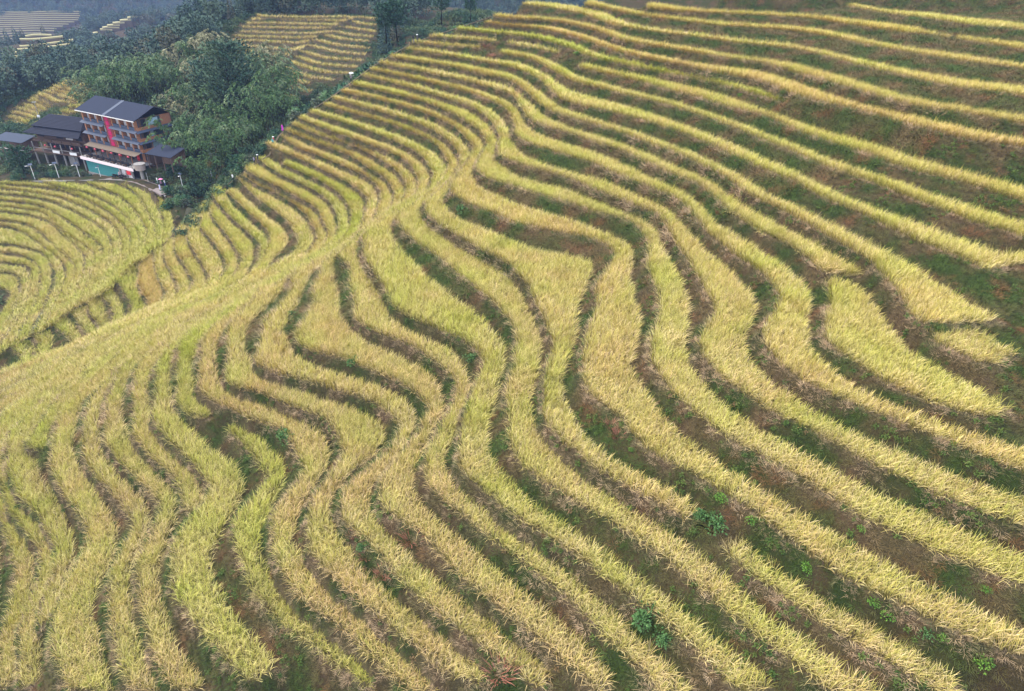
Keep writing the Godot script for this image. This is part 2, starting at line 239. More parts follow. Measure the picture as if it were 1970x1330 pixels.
	f("S23", 41.56, true, [-54.14,152.92,-49.24,145.96,-47.32,143.66,-40.54,137.73,-29.54,126.8,-26.83,122.6,-24.5,117.04,-23.21,106.1,-23.25,104.59,-23.78,101.64,-25.06,97.34,-25.51,93.89,-26.34,91.01,-26.72,90.14,-28.15,88.34,-30.46,83.94,-31.21,80.61,-32.82,76.97,-33.91,69.58,-33.74,67.13,-32.71,64.96,-31.15,60.76,-30.45,57.96,-29.92,57.15,-28.8,56.19,-25.55,55.21,-22.08,53.22,-18.43,51.62,-17.66,51.02,-16.22,48.98,-15.07,46.21,-15.11,44.72,-16.2,41.42,-16.44,39.96,-15.66,36.39,-15.04,35.06,-14.12,33.89,-12.64,32.54,-3.96,25.78,-2.67,25.12,-1.2,24.91], [-53.07,153.66,-48.53,147.23,-46.53,144.78,-39.44,138.43,-29.7,128.85,-25.86,124.75,-24.51,122.78,-23.83,121.34,-23.4,119.81,-21.95,111.13,-21.95,105.55,-22.39,99.39,-23.15,96.29,-26.27,87.2,-28.84,81.38,-30.44,78.69,-30.76,74.81,-31.74,69.31,-31.53,66.14,-30.75,63.88,-29.69,61.73,-27.82,59.14,-26.21,57.38,-24.86,56.58,-15.28,52.55,-12.75,50.66,-11.98,49.32,-11.85,47.8,-12.37,46.34,-14,43.64,-14.57,42.16,-14.92,39.81,-14.52,38.31,-11.72,34.43,-9.56,32.08,-3.23,27.19,-1.02,26.2])
	f("S24", 42.94, true, [-57.19,150.64,-51.17,144.63,-43.73,137.94,-33.19,126.57,-29.74,122.28,-26.89,116.98,-26.36,114,-25.63,104.51,-25.59,101.5,-25.94,99.03,-27.28,94.22,-29.27,89.09,-32.44,82.85,-34.44,80.68,-34.65,79.76,-34.74,76.84,-36.24,72.61,-36.78,70.18,-36.9,68.19,-36.66,66.22,-34.24,60.29,-33.59,57.98,-32.82,56.73,-30.87,55.22,-22.46,50.94,-21.43,49.87,-18.93,46.12,-18.53,45.24,-18.55,44.25,-19.71,40,-18.49,36.09,-17.22,33.97,-15.12,31.85,-10.54,28.81,-5.95,24.95], [-56.28,151.56,-51.93,147.28,-47.03,143.14,-36.34,132.26,-30.11,127.24,-28.57,125.39,-27.04,122.59,-25.19,114.76,-24.05,102.09,-26.39,91.95,-30.7,83.36,-32.84,77.37,-33.8,71.86,-35.18,68.23,-34.9,65.89,-32.66,59.86,-31.88,58.5,-30.83,57.3,-28.18,55.54,-22.29,53.04,-19.05,50.69,-17.45,48.93,-16.8,46.7,-17.58,41.16,-17.65,38.77,-17.31,37.22,-16.59,35.82,-13.74,33.04,-3.71,25.01])
	f("S25", 44.31, true, [-50.6,141.27,-40.45,131.59,-36.47,127.09,-34.12,123.84,-32.58,121.26,-30.07,115.78,-29.25,113.39,-28.42,108.94,-28.22,105.92,-28.4,102.41,-29.06,98.97,-29.9,96.08,-31.47,91.85,-35.69,83.33,-36.85,79.05,-37.71,77.87,-38.05,75.64,-39.83,70.97,-40.43,68.56,-40.23,67.13,-39.3,65.44,-35.68,56.8,-35.08,56.03,-33.94,55.08,-31.71,53.97], [-49.7,142.21,-44.47,137.33,-37.8,132.9,-34.79,130.28,-32.74,127.82,-31,125.14,-29.92,123,-29.22,120.72,-27.26,109.72,-26.93,106.53,-26.03,103.52,-26.04,100.35,-27.37,94.92,-29.35,89.68,-31.83,84.66,-34.11,81.39,-34.73,79.96,-35.37,76.04,-36.73,71.44,-37.62,65.22,-36.67,62.29,-34.33,57.34,-33.3,56.34,-31.13,55.14])
	f("S25b", 44.58, false, [-29.12,52.94,-27.18,51.36,-22.71,46.63,-22.42,45.69,-22.48,44.69,-23.49,40.15,-22.86,38.57,-19.56,33.56,-16.69,30.79,-12.8,28.51,-9.06,25.99], [-27.84,53.57,-22.46,48.57,-21.51,47.32,-21.04,45.83,-21.13,41.01,-20.93,38.6,-20.33,37.15,-18.59,34.54,-16.33,32.22,-8.33,27.06])
	f("S26", 45.68, true, [-59.09,148.71,-50.46,138.31,-43.02,131.63,-38,126.04,-36.58,123.98,-35.39,121.78,-33.33,117.21,-31.92,113.43,-31.07,110.01,-30.52,106.56,-30.51,104.05,-30.76,102.07,-33.32,95.01,-37.07,86.82,-38.99,80.61,-42.23,72.74,-42.74,70.3,-42.67,67.31,-41.75,63.96,-39.64,59.7,-37.97,55.29,-35.17,52.46,-30.57,48.61,-27.89,45.63,-27.63,44.67,-27.64,43.65,-28.47,39.3,-28.25,38.37,-26.79,35.01,-25.58,33.44,-22.67,30.7,-17.52,26.79], [-58.09,149.54,-53.83,144.52,-45.35,135.98,-41.08,132.33,-38.84,130.05,-34.85,125.03,-33.58,122.99,-32.59,120.8,-29.75,109.87,-28.7,103.73,-28.88,101.36,-29.77,97.46,-31.07,93.66,-35.49,84.23,-37.95,77.47,-40.35,69.83,-40.88,67.53,-40.93,66.08,-40.22,63.84,-37.14,57.45,-33.3,53.41,-30.24,50.83,-26.98,48.51,-25.49,46.68,-24.95,45.19,-24.76,43.62,-24.91,38.03,-24.08,35.84,-20.47,31.56,-16.08,28.09])
	f("S27", 47.06, true, [-59.93,144.36,-55.8,140,-48.82,133.55,-40.03,124.64,-38.58,122.6,-37.36,120.41,-33.35,111.77,-32.7,108.87,-32.49,106.9,-32.7,104.42,-33.13,102.47,-34.73,97.73,-37.14,92.24,-39.06,85.51,-43.32,77.57,-44.32,75.28,-45.29,71.92,-45.69,69.45,-45.77,67.46,-45.19,65.07,-40.69,56.28,-40,54.53,-38.33,52.71,-34.39,49.62,-32.58,47.89,-31.24,46.38,-30.15,44.3,-29.47,43.65], [-61.71,150.6,-51.71,140.19,-46.89,134.81,-41.13,129.23,-37.97,125.61,-36.63,123.61,-35.14,120.77,-33.5,115.42,-32.03,111.64,-30.89,104.66,-31.26,101.51,-33.43,95.47,-37.04,87.43,-39.32,80.57,-42.28,73.12,-43.67,66.15,-43.08,63.88,-39.1,56.14,-36.41,53.17,-31.16,48.23,-28.57,44.59])
	f("S28", 48.43, true, [-61.17,145.02,-55.88,139,-49.45,133.41,-44.41,127.83,-40.38,122.08,-36.11,113.54,-35.47,111.12,-35.21,109.13,-35.24,105.61,-35.85,102.67,-37.65,97.46,-42.67,85.44,-45.24,80.56,-47.3,77.73,-48.26,76,-48.95,72.59,-48.9,68.09,-46.88,61.44,-45.04,57.97,-43.94,55.33,-42.69,53.77,-40.89,52.04,-33.47,46.07,-32.81,44.73,-32.32,39.41,-31.86,37.96,-30.89,36.65,-29.92,34.63,-28.33,32.71,-27.01,30.64,-24.18,27.81], [-60,145.65,-55.33,140.42,-50.35,136.33,-47.42,133.58,-41.62,126.9,-39.72,124.31,-37.69,120.84,-34.75,113.36,-34.18,111,-33.75,107.11,-33.11,104.95,-33.42,102.61,-34.93,98.03,-37.39,92.09,-39.3,85.95,-43.31,78.07,-44.58,75.12,-45.46,72.03,-46.74,65.92,-45.36,61.42,-44.21,59.28,-41.58,55.31,-38.29,51.78,-33.94,48.18,-32.31,46.43,-31.15,43.33,-30.43,38.61,-28.57,35.14,-25.65,31.35,-21.58,27.46])
	f("S29", 49.81, true, [-63.46,146.88,-54.2,133.82,-47.9,126.71,-45.1,123.18,-42.79,119.32,-39.24,112.1,-38.9,110.13,-38.91,106.62,-39.31,105.19,-40.68,101.98,-41.45,98.59,-42.47,96.51,-44.2,91.86,-44.79,88.98,-48.62,83.15,-49.71,80.37,-50.01,77.9,-50.03,71.91,-50.68,69.87,-50.63,64.53,-50.12,62.61,-48.99,59.84,-46.63,55.1,-45.81,53.86,-43.8,51.65,-40.26,48.87,-36.23,45.13,-35.62,44.34,-35.33,43.39,-34.85,38.92,-34.59,37.99,-32.35,33.9,-29.65,30.34,-27.97,28.5], [-62.22,147.39,-55.18,137.66,-49.32,132.2,-44.59,126.74,-40.21,120.03,-38.37,116.47,-37.53,114.21,-36.91,111.08,-37.21,107.94,-37.1,107.21,-36.09,105.15,-35.96,104.4,-36.15,102.85,-37.94,97.53,-42.05,87.98,-42.54,87.42,-44.85,86.22,-47.46,82.38,-46.97,79.24,-48.24,76.41,-48.64,74.92,-49.2,69.32,-49.24,64.69,-48.9,63.23,-47.72,60.25,-45.96,56.7,-44.67,54.69,-42.5,52.34,-36.33,47.21,-34.81,45.33,-34.19,43.83,-33.46,39.1,-32.93,37.69,-30.5,33.63,-25.84,28.09])
	f("S3", 14.08, false, [13.89,168.32,18.52,158.84,21.83,150.43,23.06,148.25,24.6,146.27,28.88,142.04,32.47,137.85,33.91,136.45,36.52,135.02,41.38,133.78,45.08,132.23,48.07,130.41,49.81,128.61,51.46,125.53,53.97,117.9,55.82,113.23,59.06,106.44,60.61,103.86,62.12,101.87,66.56,97.84,68.65,94.42], [15.61,172.99,18.11,162.84,22.99,151.14,24.44,148.63,33.32,138.89,35.45,137.05,37.41,136.16,47.41,133.38,49.53,132.29,50.69,131.21,51.62,129.91,52.65,127.73,57.01,114.74,58.95,110.32,63.81,103.91,69.35,95.98])
	f("S30", 51.18, true, [-64.01,141.88,-55.36,130.25,-49.1,122.45,-47.19,119.5,-46.2,117.2,-44.83,109.78,-44.49,106.3,-44.43,102.8,-44.58,99.3,-44.94,96.83,-45.74,94.47,-46.89,92.26,-52.18,84.39,-52.88,82.53,-53.32,80.58,-53.76,76.61,-54.1,69.12,-54.04,64.62,-53.74,62.15,-51.74,57.61,-50.49,55.54,-49.55,53.41,-46.11,49.81,-42.31,46.57,-40.03,43.9,-39.6,42.45,-38.86,37,-38.48,35.57,-36.74,32.38,-33.56,29.2], [-62.97,142.66,-53.77,130.35,-46,121.1,-44.22,118.43,-43.04,115.45,-42.48,112.31,-43.18,107.58,-43.11,102.78,-42.75,101.33,-42.07,99.97,-41.99,98.49,-45.46,88.66,-48.81,83.18,-49.73,80.97,-50.14,78.6,-50.34,72.97,-50.95,68.21,-51.34,66.7,-52.02,65.32,-52.13,63.83,-50.54,59.3,-48.72,55.73,-47.17,53.89,-39.64,46.63,-38.09,44.8,-36.79,41.88,-36,37.14,-35.42,35.67,-29.96,28.72])
	f("S31", 52.55, true, [-69.73,147.69,-66.9,141.28,-65.35,138.71,-58.08,129.11,-50.16,119.39,-48.19,116.47,-47.22,113.64,-46.08,109.29,-45.5,103.86,-45.63,102.4,-45.94,101.47,-49.82,93.34,-50.43,92.66,-51.99,91.64,-52.84,90.47,-53.85,87.7,-55.53,84.66,-56.24,81.76,-56.82,72.76,-57.37,68.28,-57.36,66.28,-55.86,58.46,-55.15,57.91,-53.8,57.36], [-68.55,148.22,-65.94,145.2,-63.41,139.31,-60.98,135.13,-49.53,120.66,-47.73,118.09,-46.32,115,-44.84,109.42,-44.28,103.7,-45.04,98.14,-45.61,95.81,-47.68,91.48,-52.13,84.81,-53.04,82.6,-53.57,80.25,-54.24,71.46,-54.28,63.45,-54.72,61.16,-54.44,59.7,-53.31,58.56])
	f("S32", 53.93, true, [-67.76,140.29,-65.41,135.31,-64.17,133.14,-55.81,121.23,-50.66,113.17,-50.08,111.26,-49.59,107.24,-49.58,104.74,-50.41,101.35,-52.36,96.73,-55.37,90.95,-56.82,86.68,-60.27,70.49,-60.75,65.51,-60.49,62.03,-59.97,60.64,-59.01,58.99,-57.44,56.61,-56.15,55.08,-52.7,51.45,-49,48.96,-44.63,44.74,-43.39,42.53,-42.34,38.63,-41.52,36.81,-40.96,36.05], [-66.58,140.84,-65.82,139.32,-60.19,130.68,-53.17,121.93,-51.43,119.24,-49.07,112.46,-48.12,106.31,-47.07,104.77,-47.13,104.26,-48.75,102.49,-49.77,99.53,-52.24,93.95,-52.64,91.25,-55.65,84.72,-56.3,82.42,-57.58,67.25,-56.45,60.14,-55.87,58.75,-52.39,54.43,-46.56,48.94,-43.36,45.36,-42.32,43.23,-40.88,38.66,-39.91,36.82])
	f("S33", 55.30, true, [-71.47,145.26,-69.62,140.07,-67.53,135.03,-66.31,131.27,-64.96,129.18,-59.13,121.65,-54.25,114.04,-53.56,112.69,-53.13,111.24,-52.69,108.26,-52.87,105.79,-53.45,103.88,-55.49,99.31,-58.02,94.41,-59.54,90.17,-62.12,79.97,-65.18,69.38,-65.33,67.9,-65.07,65.93,-64.55,64.54,-62.96,61.54,-58.94,56.48,-53.55,50.56,-47.69,45.87,-46.43,44.33,-44.96,41.78,-44.29,38.37,-43.59,36.63,-40.04,31.26], [-70.25,145.7,-68.07,139.73,-66.42,136.11,-64.67,133.42,-56.6,122.46,-54.07,118.4,-52.1,112.33,-51.53,109.16,-51.43,106.85,-50.36,104.44,-50.27,103.7,-50.53,102.15,-51.31,99.88,-55.46,91.23,-56.8,87.46,-59.84,74.2,-60.96,66.29,-62.3,63.33,-61.75,62.18,-58.87,58.48,-53.61,52.57,-47.58,47.43,-45.85,45.63,-44.07,42.69,-42.44,37.42,-38.96,31.97])
	f("S34", 56.68, true, [-72.47,140.93,-70.56,134.18,-69.33,131.54,-68.19,128.37,-65.05,123.24,-60.68,117.12,-56.51,110.82,-56.07,109.92,-55.74,107.92,-55.84,105.44,-56.49,103.03,-57.85,99.8,-61.45,93.2,-65,81.69,-68.59,72.33,-68.95,69.88,-68.45,66.93,-67.58,64.59,-66.38,62.44,-63.58,58.5,-54.02,49.62,-49.37,44.33,-48.04,42.18,-45.35,35.7,-42.97,31.9], [-71.22,141.28,-69.78,136.83,-67.92,133.28,-56.72,116.71,-55.22,113.01,-54.42,109.16,-53.4,107.09,-53.29,106.34,-54.03,103.28,-58.14,94.61,-59.54,90.86,-64.63,72.35,-65.43,71.08,-67.19,70,-67.44,69.59,-67.03,66.97,-65.48,63.53,-62.79,59.71,-53,50.39,-48.23,44.87,-46.57,42,-44.11,36.25,-41.87,32.59])
	f("S35", 58.05, true, [-73.21,133.61,-72.19,131.32,-71.11,128.04,-69.45,124.95,-67.55,122,-63.89,117.22,-59.67,110.99,-59.23,109.54,-59.01,107.55,-59.3,105.07,-60.09,102.69,-64.66,94.35,-68.21,83.36,-72.31,73.65,-72.67,72.2,-72.76,70.7,-72.19,66.75,-71.05,64,-66.05,57.28,-54.57,45.98,-50.02,38.14,-46.52,32.63], [-74.3,138.95,-70.44,131.02,-60.68,116.36,-58.28,111.31,-56.5,108.76,-56.13,107.28,-56.51,104.13,-57.62,101.14,-58.58,99.99,-60.65,98.8,-62.8,95.15,-64,92.36,-65.49,87.52,-64.58,85.25,-64.9,82.96,-67.43,76.23,-68.41,75.12,-70.27,74.44,-70.86,73.65,-71.4,71.08,-70.97,67.4,-69.8,64.59,-65.57,58.92,-57.94,51.88,-53.34,46.42,-45.42,33.33])
	f("S36", 59.42, true, [-74.09,129.58,-72.75,125.92,-71.81,124.16,-62.64,110.93,-62.2,109.49,-62.11,108,-62.52,106.06,-63.68,103.28,-67.79,95.8,-71.44,84.32,-74.58,79.19,-76.64,74.61,-76.99,72.64,-76.97,70.65,-75.76,64.74], [-75.09,134,-72.18,129.13,-63.65,116.42,-61.68,112.08,-60.91,108.88,-61.01,107.11,-61.76,104.55,-66.58,95.21,-70.06,84.42,-73.68,78.04,-75.21,74.59,-75.63,72.53,-75.62,71.08,-74.6,65.59])
	f("S37", 60.80, true, [-77.32,131.25,-74.11,124.03,-71.23,119.34,-65.84,111.51,-64.91,108.7,-64.96,107.93,-67.14,103.72,-70.74,97.72,-71.05,96.8,-71.7,92.9,-74.13,86.88,-79.98,76.99,-80.55,74.57,-80.48,70.07], [-76.13,131.78,-74.57,128.4,-72.97,125.64,-66.63,116.34,-64.4,111.23,-63.83,108.67,-63.92,107.66,-64.52,105.98,-69.58,96.87,-70.6,92.35,-73.07,86.2,-78.67,76.55,-79.17,74.53,-79.18,70.1])
	f("S38", 62.17, true, [-77.97,125.09,-74.77,117.89,-71.68,113.34,-68.51,109.52,-67.64,107.01,-70.32,101.71,-73.45,96.59,-74.75,92.88,-77.3,89.16,-82.82,80.2,-83.74,77.88,-84.49,74.45], [-79.11,131.22,-69.49,116.3,-67.28,111.13,-66.64,107,-67.47,104.48,-72.13,96.13,-73.67,92.29,-81.7,79.4,-82.47,77.39,-83.22,74.17])
	f("S39", 63.55, true, [-82.36,122.5,-74.05,112.49,-72.6,110.43,-72.05,109.02,-71.57,106.54,-71.52,102.6,-73.62,98.66,-76.03,94.86,-80.05,86.26,-81.8,83.84,-85.08,80.07,-88.01,75.42], [-82.32,139.45,-81.71,132.26,-80.45,126.81,-79.11,123.92,-73.46,116.14,-70.65,111.3,-70,109.03,-70.21,103.58,-71.01,100.86,-74.96,94,-78.78,86.03,-80.7,83.18,-84.2,78.96,-86.27,75.75])
	f("S4", 15.46, false, [-0.42,179.15,3.7,175.5,5.75,173.31,8.48,169.73,10.8,165.88,12.67,161.78,14.31,157.05,17.3,144.4,17.91,143.04,20.59,138.82,23.32,135.26,24.81,133.93,29.3,130.76,34.8,124.97,36.82,123.51,42.8,119.88,44.57,118.14,45.55,116.41,46.45,114.07,50.76,98.65,53.35,91.62,54.12,90.35,55.13,89.25,59.67,86.18,62.32,83.89], [1.05,181.11,6.23,178.94,8.75,177,11.56,173.11,15.73,165.33,16.94,162.36,17.52,160.03,18.4,150.44,19.23,145.7,20.43,141.88,22,139.09,24.88,135.63,29.95,131.81,36.22,125.57,38.83,123.81,43.09,121.65,44.85,120.1,47.13,115.88,49.34,108.99,50.85,105.28,52.64,99.95,54.7,95.61,57.21,92.52,61.89,89.46,64.22,87.26])
	f("S40", 65.33, true, [-83.64,119.05,-76.86,110.98,-75,106.87,-74.43,103.65,-76.84,100.47,-77.73,98.82,-79.73,96.64,-84.14,90.55,-88.33,85.56], [-82.69,119.99,-78.86,115.88,-75.63,111.31,-73.89,107.5,-73.46,105.87,-73.36,103.91,-74.03,102.01,-76.72,98.17,-83.08,89.85,-87.34,84.73])
	f("S41", 66.71, true, [-86.4,118,-83.78,113.72,-77.59,107.1,-76.78,105.34,-76.55,104.29,-78.47,102.97,-79.84,101.05,-81.69,99.39,-83.36,97.51,-86.66,93.06,-89.96,89.95], [-85.67,120.8,-78.49,110.12,-76.54,107.65,-75.84,105.97,-75.78,104.87,-76.06,103.74,-76.58,102.88,-81.76,97.35,-85.75,92.24,-89.07,89.01])
	f("S42", 68.08, true, [-89.55,116.14,-81.19,107.57,-79.95,106.68,-79.39,105.28,-79.57,103.94,-80.07,102.55,-81.96,100.34,-84.41,95.45,-86.69,92.81], [-88.2,116.64,-87.53,117.34,-86.97,117.3,-85.26,115.8,-80.53,110.12,-78.94,107.3,-78.33,105.53,-78.27,104.61,-78.66,102.87,-80.91,99.36,-82.77,95.65])
	f("S43", 69.45, true, [-91.8,112.75,-85.27,107.99,-83.44,106.27,-82.65,104.99,-82.35,102,-82.7,97.57,-85.74,92.91], [-91.35,116.14,-84.36,109.51,-81.78,106.56,-81.17,103.82,-81.22,99.75])
	f("S44", 70.83, true, [-93.84,110.02,-90.9,107.25,-90.45,106.39,-90.35,105.11,-90.06,104.55,-86.01,100.84,-85.19,99.58,-85.19,98.28,-86.38,97.07,-87.63,94.35], [-92.04,111.87,-89.91,109.44,-86.92,103.75,-84.83,101.4])
	f("S45", 72.20, true, [-101.78,110.3,-96.15,106.94,-89.18,101.15,-88.4,99.85,-88.19,98.88,-88.55,96.42], [-97.21,109.09,-96.12,109.94,-95.51,110.07,-94.94,109.84,-88.97,104.13,-88.07,102.76,-87.63,101.17])
	f("S5", 16.83, true, [-6.53,165.47,-4.02,163.04,-2.79,162.24,-1.86,161.97,2.11,161.55,5.38,160.33,7.37,158.84,8.95,156.93,11.48,152.61,14.57,145.77,15.84,141.98,17.3,135.13,18.53,132.41,20.27,129.98,23.22,126.57,31.39,117.76,33.26,116.12,36.2,114.23,37.51,112.75,39.33,108.64,44.74,90.93,46.86,85.33,48.34,83.35,54.69,78.48,57.49,75.62], [-5.73,166.51,-3.5,164.39,-2.33,163.6,-1.06,163.24,1.99,163.05,5.58,161.6,7.72,160.13,10.1,157.48,12.6,153.22,15.59,146.6,17.14,141.99,18.56,135.74,19.77,133.01,23.51,128.23,31.6,119.45,33.82,117.4,38.24,114.08,40.89,111.14,42.43,108.33,43.53,105.31,45.26,99.11,47.44,89.71,48.53,86.7,50.46,84.18,55.55,80.26,58.3,77.35])
	f("S6", 18.20, true, [-8.87,165.61,-3.39,161.26,-2.04,160.66,0.87,159.96,2.21,159.31,4.03,157.61,5.83,155.21,8.75,150.54,10.81,146.52,15.89,132.38,17.1,129.63,18.54,127,22.81,120.82,29.81,112.31,34.06,108.06,35.15,106.39,35.99,104.05,37.17,97.65,38.24,94.32,39.79,91.19,42.77,87.18,44.82,82.08,45.98,79.86,48.18,76.51,49.48,75.01,50.29,74.46,53.02,73.3,55.3,71.36], [-7.57,166.23,-2.59,162.39,1.88,160.83,3.39,159.91,6.81,156.54,8.29,154.68,9.83,151.88,12.39,146.05,17,133.2,19.39,128.19,23.8,121.7,28.11,116.97,31.18,114.43,35.33,112.04,36.99,110.36,38.1,108.25,38.89,105.98,41.23,95.03,42.18,91.98,43.43,89.03,45.44,85.58,51.26,76.95,52.78,75.13,55.92,72.55])
	f("S7", 19.58, true, [-14.79,165.57,-8.25,161.87,-3.6,159.99,-0.49,158.36,1.93,156.6,4.29,154.01,7.11,149.87,9.57,144.93,11.14,140.7,12.75,134.38,13.97,131.63,16.25,128.33,19.9,124.19,24.23,118.66,28.87,114.08,30.47,112.16,32.05,109.6,36.54,101.19,38.1,96.96], [-14.49,163.87,-8.87,160.78,-1.58,157.43,0.9,155.67,3.44,152.9,6.03,149.06,8.43,144.18,9.82,140.45,11.5,134.26,13.29,130.36,15.15,127.7,23.3,117.79,29.29,111.49,30.92,108.91,34.98,101.33,36.88,96.51])
	f("S8", 20.95, false, [10.27,128.87,13.17,124.79,17.35,119.8,20.07,116.2,23.91,109.76,27.08,105.91,29.84,100.04,32.95,96.14,34.09,93.37,35.94,86.1,36.79,83.76,40.32,77.13,42.31,72.54,44.6,69.96,47.45,65.87,49.6,60.81], [11.33,129.62,16.98,122.29,24.91,114.38,26.95,111.91,28.72,109.24,31.57,103.49,36.31,90.72,38.46,85.54,41.7,81,43.73,75.79,44.85,73.67,49.99,66.56,51.06,63.56])
	f("S8L", 20.95, true, [-20.56,163.62,-14.67,161.95,-5.95,158.77], [-20.62,162.29,-15.06,160.68,-5.89,157.31])
	f("S8M", 20.95, false, [-3.34,155.04,2.41,149.92,7.05,143.77], [-2.5,156.03,1.52,152.66,3.18,150.95,8.11,144.52])
	f("S9", 22.33, false, [-4.82,151.73,-2.77,149.54,0.59,146.56,2.21,144.05,4.52,137.98,8.48,124.54,9.76,121.84,15.38,114.83,21.1,108.54,23.39,105.26,25.89,100.93,28.07,96.43,33.27,83.42,35.4,76.77,38.8,71.25,40.84,66.14,42.37,63,43.14,60.66,45.02,58.51,46.66,55.42], [-3.88,152.62,0.17,149.41,3.32,144.66,5.62,138.74,9.54,125.64,11.2,122.13,22.12,109.27,24.44,105.97,26.9,101.74,29.63,96.03,37.23,76.53,40.08,71.73,42.46,66.66,44.95,62.56,46.92,60.07,47.97,57.92])
	f("S9L", 22.33, true, [-24.98,162.6,-20.03,160.2,-16.76,158.93,-12.92,157.81,-8.48,157.03], [-24.42,163.77,-19.82,161.57,-16.01,160.09,-12.18,159.02,-8.25,158.31])
	f("B0", 30.00, false, [-99.7,272.6,-97.5,270.6,-95.2,269.6,-92.3,269.4,-87.3,269.7,-79.4,271.4,-71.5,274.7,-65.8,276.5], [-98.4,274,-96.3,272.3,-94.5,271.5,-91.5,271.3,-86.7,271.8,-80.5,273.1,-72.2,276.4,-66.3,278.3])
	f("B1", 30.95, false, [-99.4,267.2,-97.8,268.4,-96,269.2,-83,269.4,-73.3,272.1,-71.4,272.1,-68.7,270.9,-67.5,270.8,-66.7,271.7,-66.2,273.1,-65.2,283.6,-64.8,284.9,-64.2,285.4,-62.5,285.1,-56.1,280.3], [-100.1,269,-98,270.4,-95.6,271.1,-83.5,271.4,-73.3,273.9,-70.6,273.7,-68.4,272.8,-67.7,275.7,-66.7,284.7,-65.8,286.4,-64.4,287.1,-62.8,287,-61.1,286.3,-55.9,282.5])
	f("B10", 39.50, false, [-85.3,233.4,-79,229,-78.6,229.4,-78.5,230.7,-78.9,235.1,-78.6,235.7,-78,235.8,-76.3,234.2,-69.5,225.5,-66,221.9,-62.6,219,-60.8,218,-58.4,217.4,-51.5,217.9], [-84.1,234.9,-79.9,231.7,-79.5,231.3,-79.9,230.6,-80.4,231.1,-80.6,233.3,-80.1,235.5,-79.3,236.5,-78.1,237,-76.9,236.9,-74.6,235,-67.6,226.2,-61.4,220.6,-58.4,219.4,-51.6,219.8])
	f("B11", 40.45, false, [-83.1,230.1,-81.3,230.7,-79.5,230.2,-76.8,227.4,-71.7,220.5,-67.1,216,-63,213.1,-57.3,211.3], [-83.7,231.9,-80.6,232.3,-78.6,231.6,-75.9,229.1,-70.4,222,-66.1,217.7,-61.9,214.8,-56.8,213.1])
	f("B12", 41.40, false, [-81.8,226.9,-77.1,222.2,-70.8,214.3,-64.7,209.8], [-80.4,228.2,-75.3,223,-69.2,215.5,-63.7,211.4])
	f("B13", 42.35, false, [-77.2,216.1,-70.2,208.2,-62.2,203.1], [-75.7,217.3,-68.9,209.8,-61.2,204.8])
	f("B14", 43.30, false, [-72.5,204.7,-65.5,198.9], [-71.3,206.2,-64.3,200.4])
	f("B2", 31.90, false, [-100,263.4,-96.4,265.1,-93,265.8,-82.6,266.6,-74.2,267.9,-69.4,267.6,-68.8,268.1,-68.4,269.4,-68.1,278.9,-67.6,280.3,-66.9,280.3,-65.8,279.5,-62.1,274.8,-59.9,272.7,-58.2,271.8,-54.3,270.8], [-100.6,265.2,-96.9,266.9,-93.6,267.6,-83.2,268.5,-75.2,269.6,-70.4,269.5,-69.8,279.2,-69,281.1,-67.6,281.9,-65.1,281.2,-58.6,274.2,-54.4,272.8])
	f("B3", 32.85, false, [-100.6,260.6,-94.8,262.2,-84.2,262.7,-79.8,263.5,-70,267.1,-68,269.7,-66.9,270.3,-64.3,269.1,-53.4,261], [-101.1,262.4,-94.6,264,-84.9,264.6,-80.2,265.4,-71.4,268.7,-68.5,271.4,-66.7,271.9,-62.7,270.3,-52.8,262.9])
	f("B4", 33.80, false, [-100.6,256.4,-86.6,256.2,-79.1,257,-75.8,258.1,-73.7,259.4,-72.4,260.9,-70.7,263.9,-69.5,264.5,-67.4,263.6,-63.2,259.3,-60.8,257.5,-52.3,254.7], [-100.5,258.3,-86.3,258.1,-79.3,259,-75.3,260.7,-72,264.9,-69.3,266.1,-66.6,265.2,-61.8,260.7,-59.4,259,-52,256.6])
	f("B5", 34.75, false, [-100.6,252.5,-84.6,252.4,-79.6,253.1,-77.3,254,-75.7,255.2,-74.5,256.8,-73,260.4,-71.6,261.3,-70,260.4,-66.1,255.8,-63.8,253.9,-60.6,252.5,-54.2,250.8], [-100.6,254.4,-85.4,254.3,-80.1,255,-77.1,256.6,-74.4,261.4,-72.9,262.6,-71.9,262.8,-70.9,262.8,-69,261.8,-64.5,257,-62.2,255.3,-54.1,252.8])
	f("B6", 35.70, false, [-100.8,248.9,-91.8,249.7,-81.9,247.9,-77.9,248.1,-76.7,248.8,-75.8,249.9,-74.9,255.3,-74,256.5,-73,255.9,-66.1,248.6,-63.4,246.4,-59.8,244.6,-52.6,242.3], [-101,250.8,-91.2,251.5,-81.7,249.9,-78.4,250.1,-77.6,251,-76.2,256.6,-74.5,257.9,-73.5,257.9,-70.8,256.3,-65.2,250.4,-62.4,248.1,-59,246.4,-52.3,244.2])
	f("B7", 36.65, false, [-101.5,246.8,-89.5,243.2,-81.5,240.2,-77.2,239.5,-76,240,-75.3,241.2,-75.1,248.6,-74.4,249.7,-73.4,249.1,-64.8,240.7,-62.1,238.5,-58.5,236.9,-51.7,235.3], [-100.9,248.6,-88.9,245,-81.3,242.2,-77.5,241.5,-76.6,249.2,-74.9,251,-73.9,251.1,-71.2,249.6,-63.8,242.3,-60.8,240.1,-57.5,238.6,-51.2,237.2])
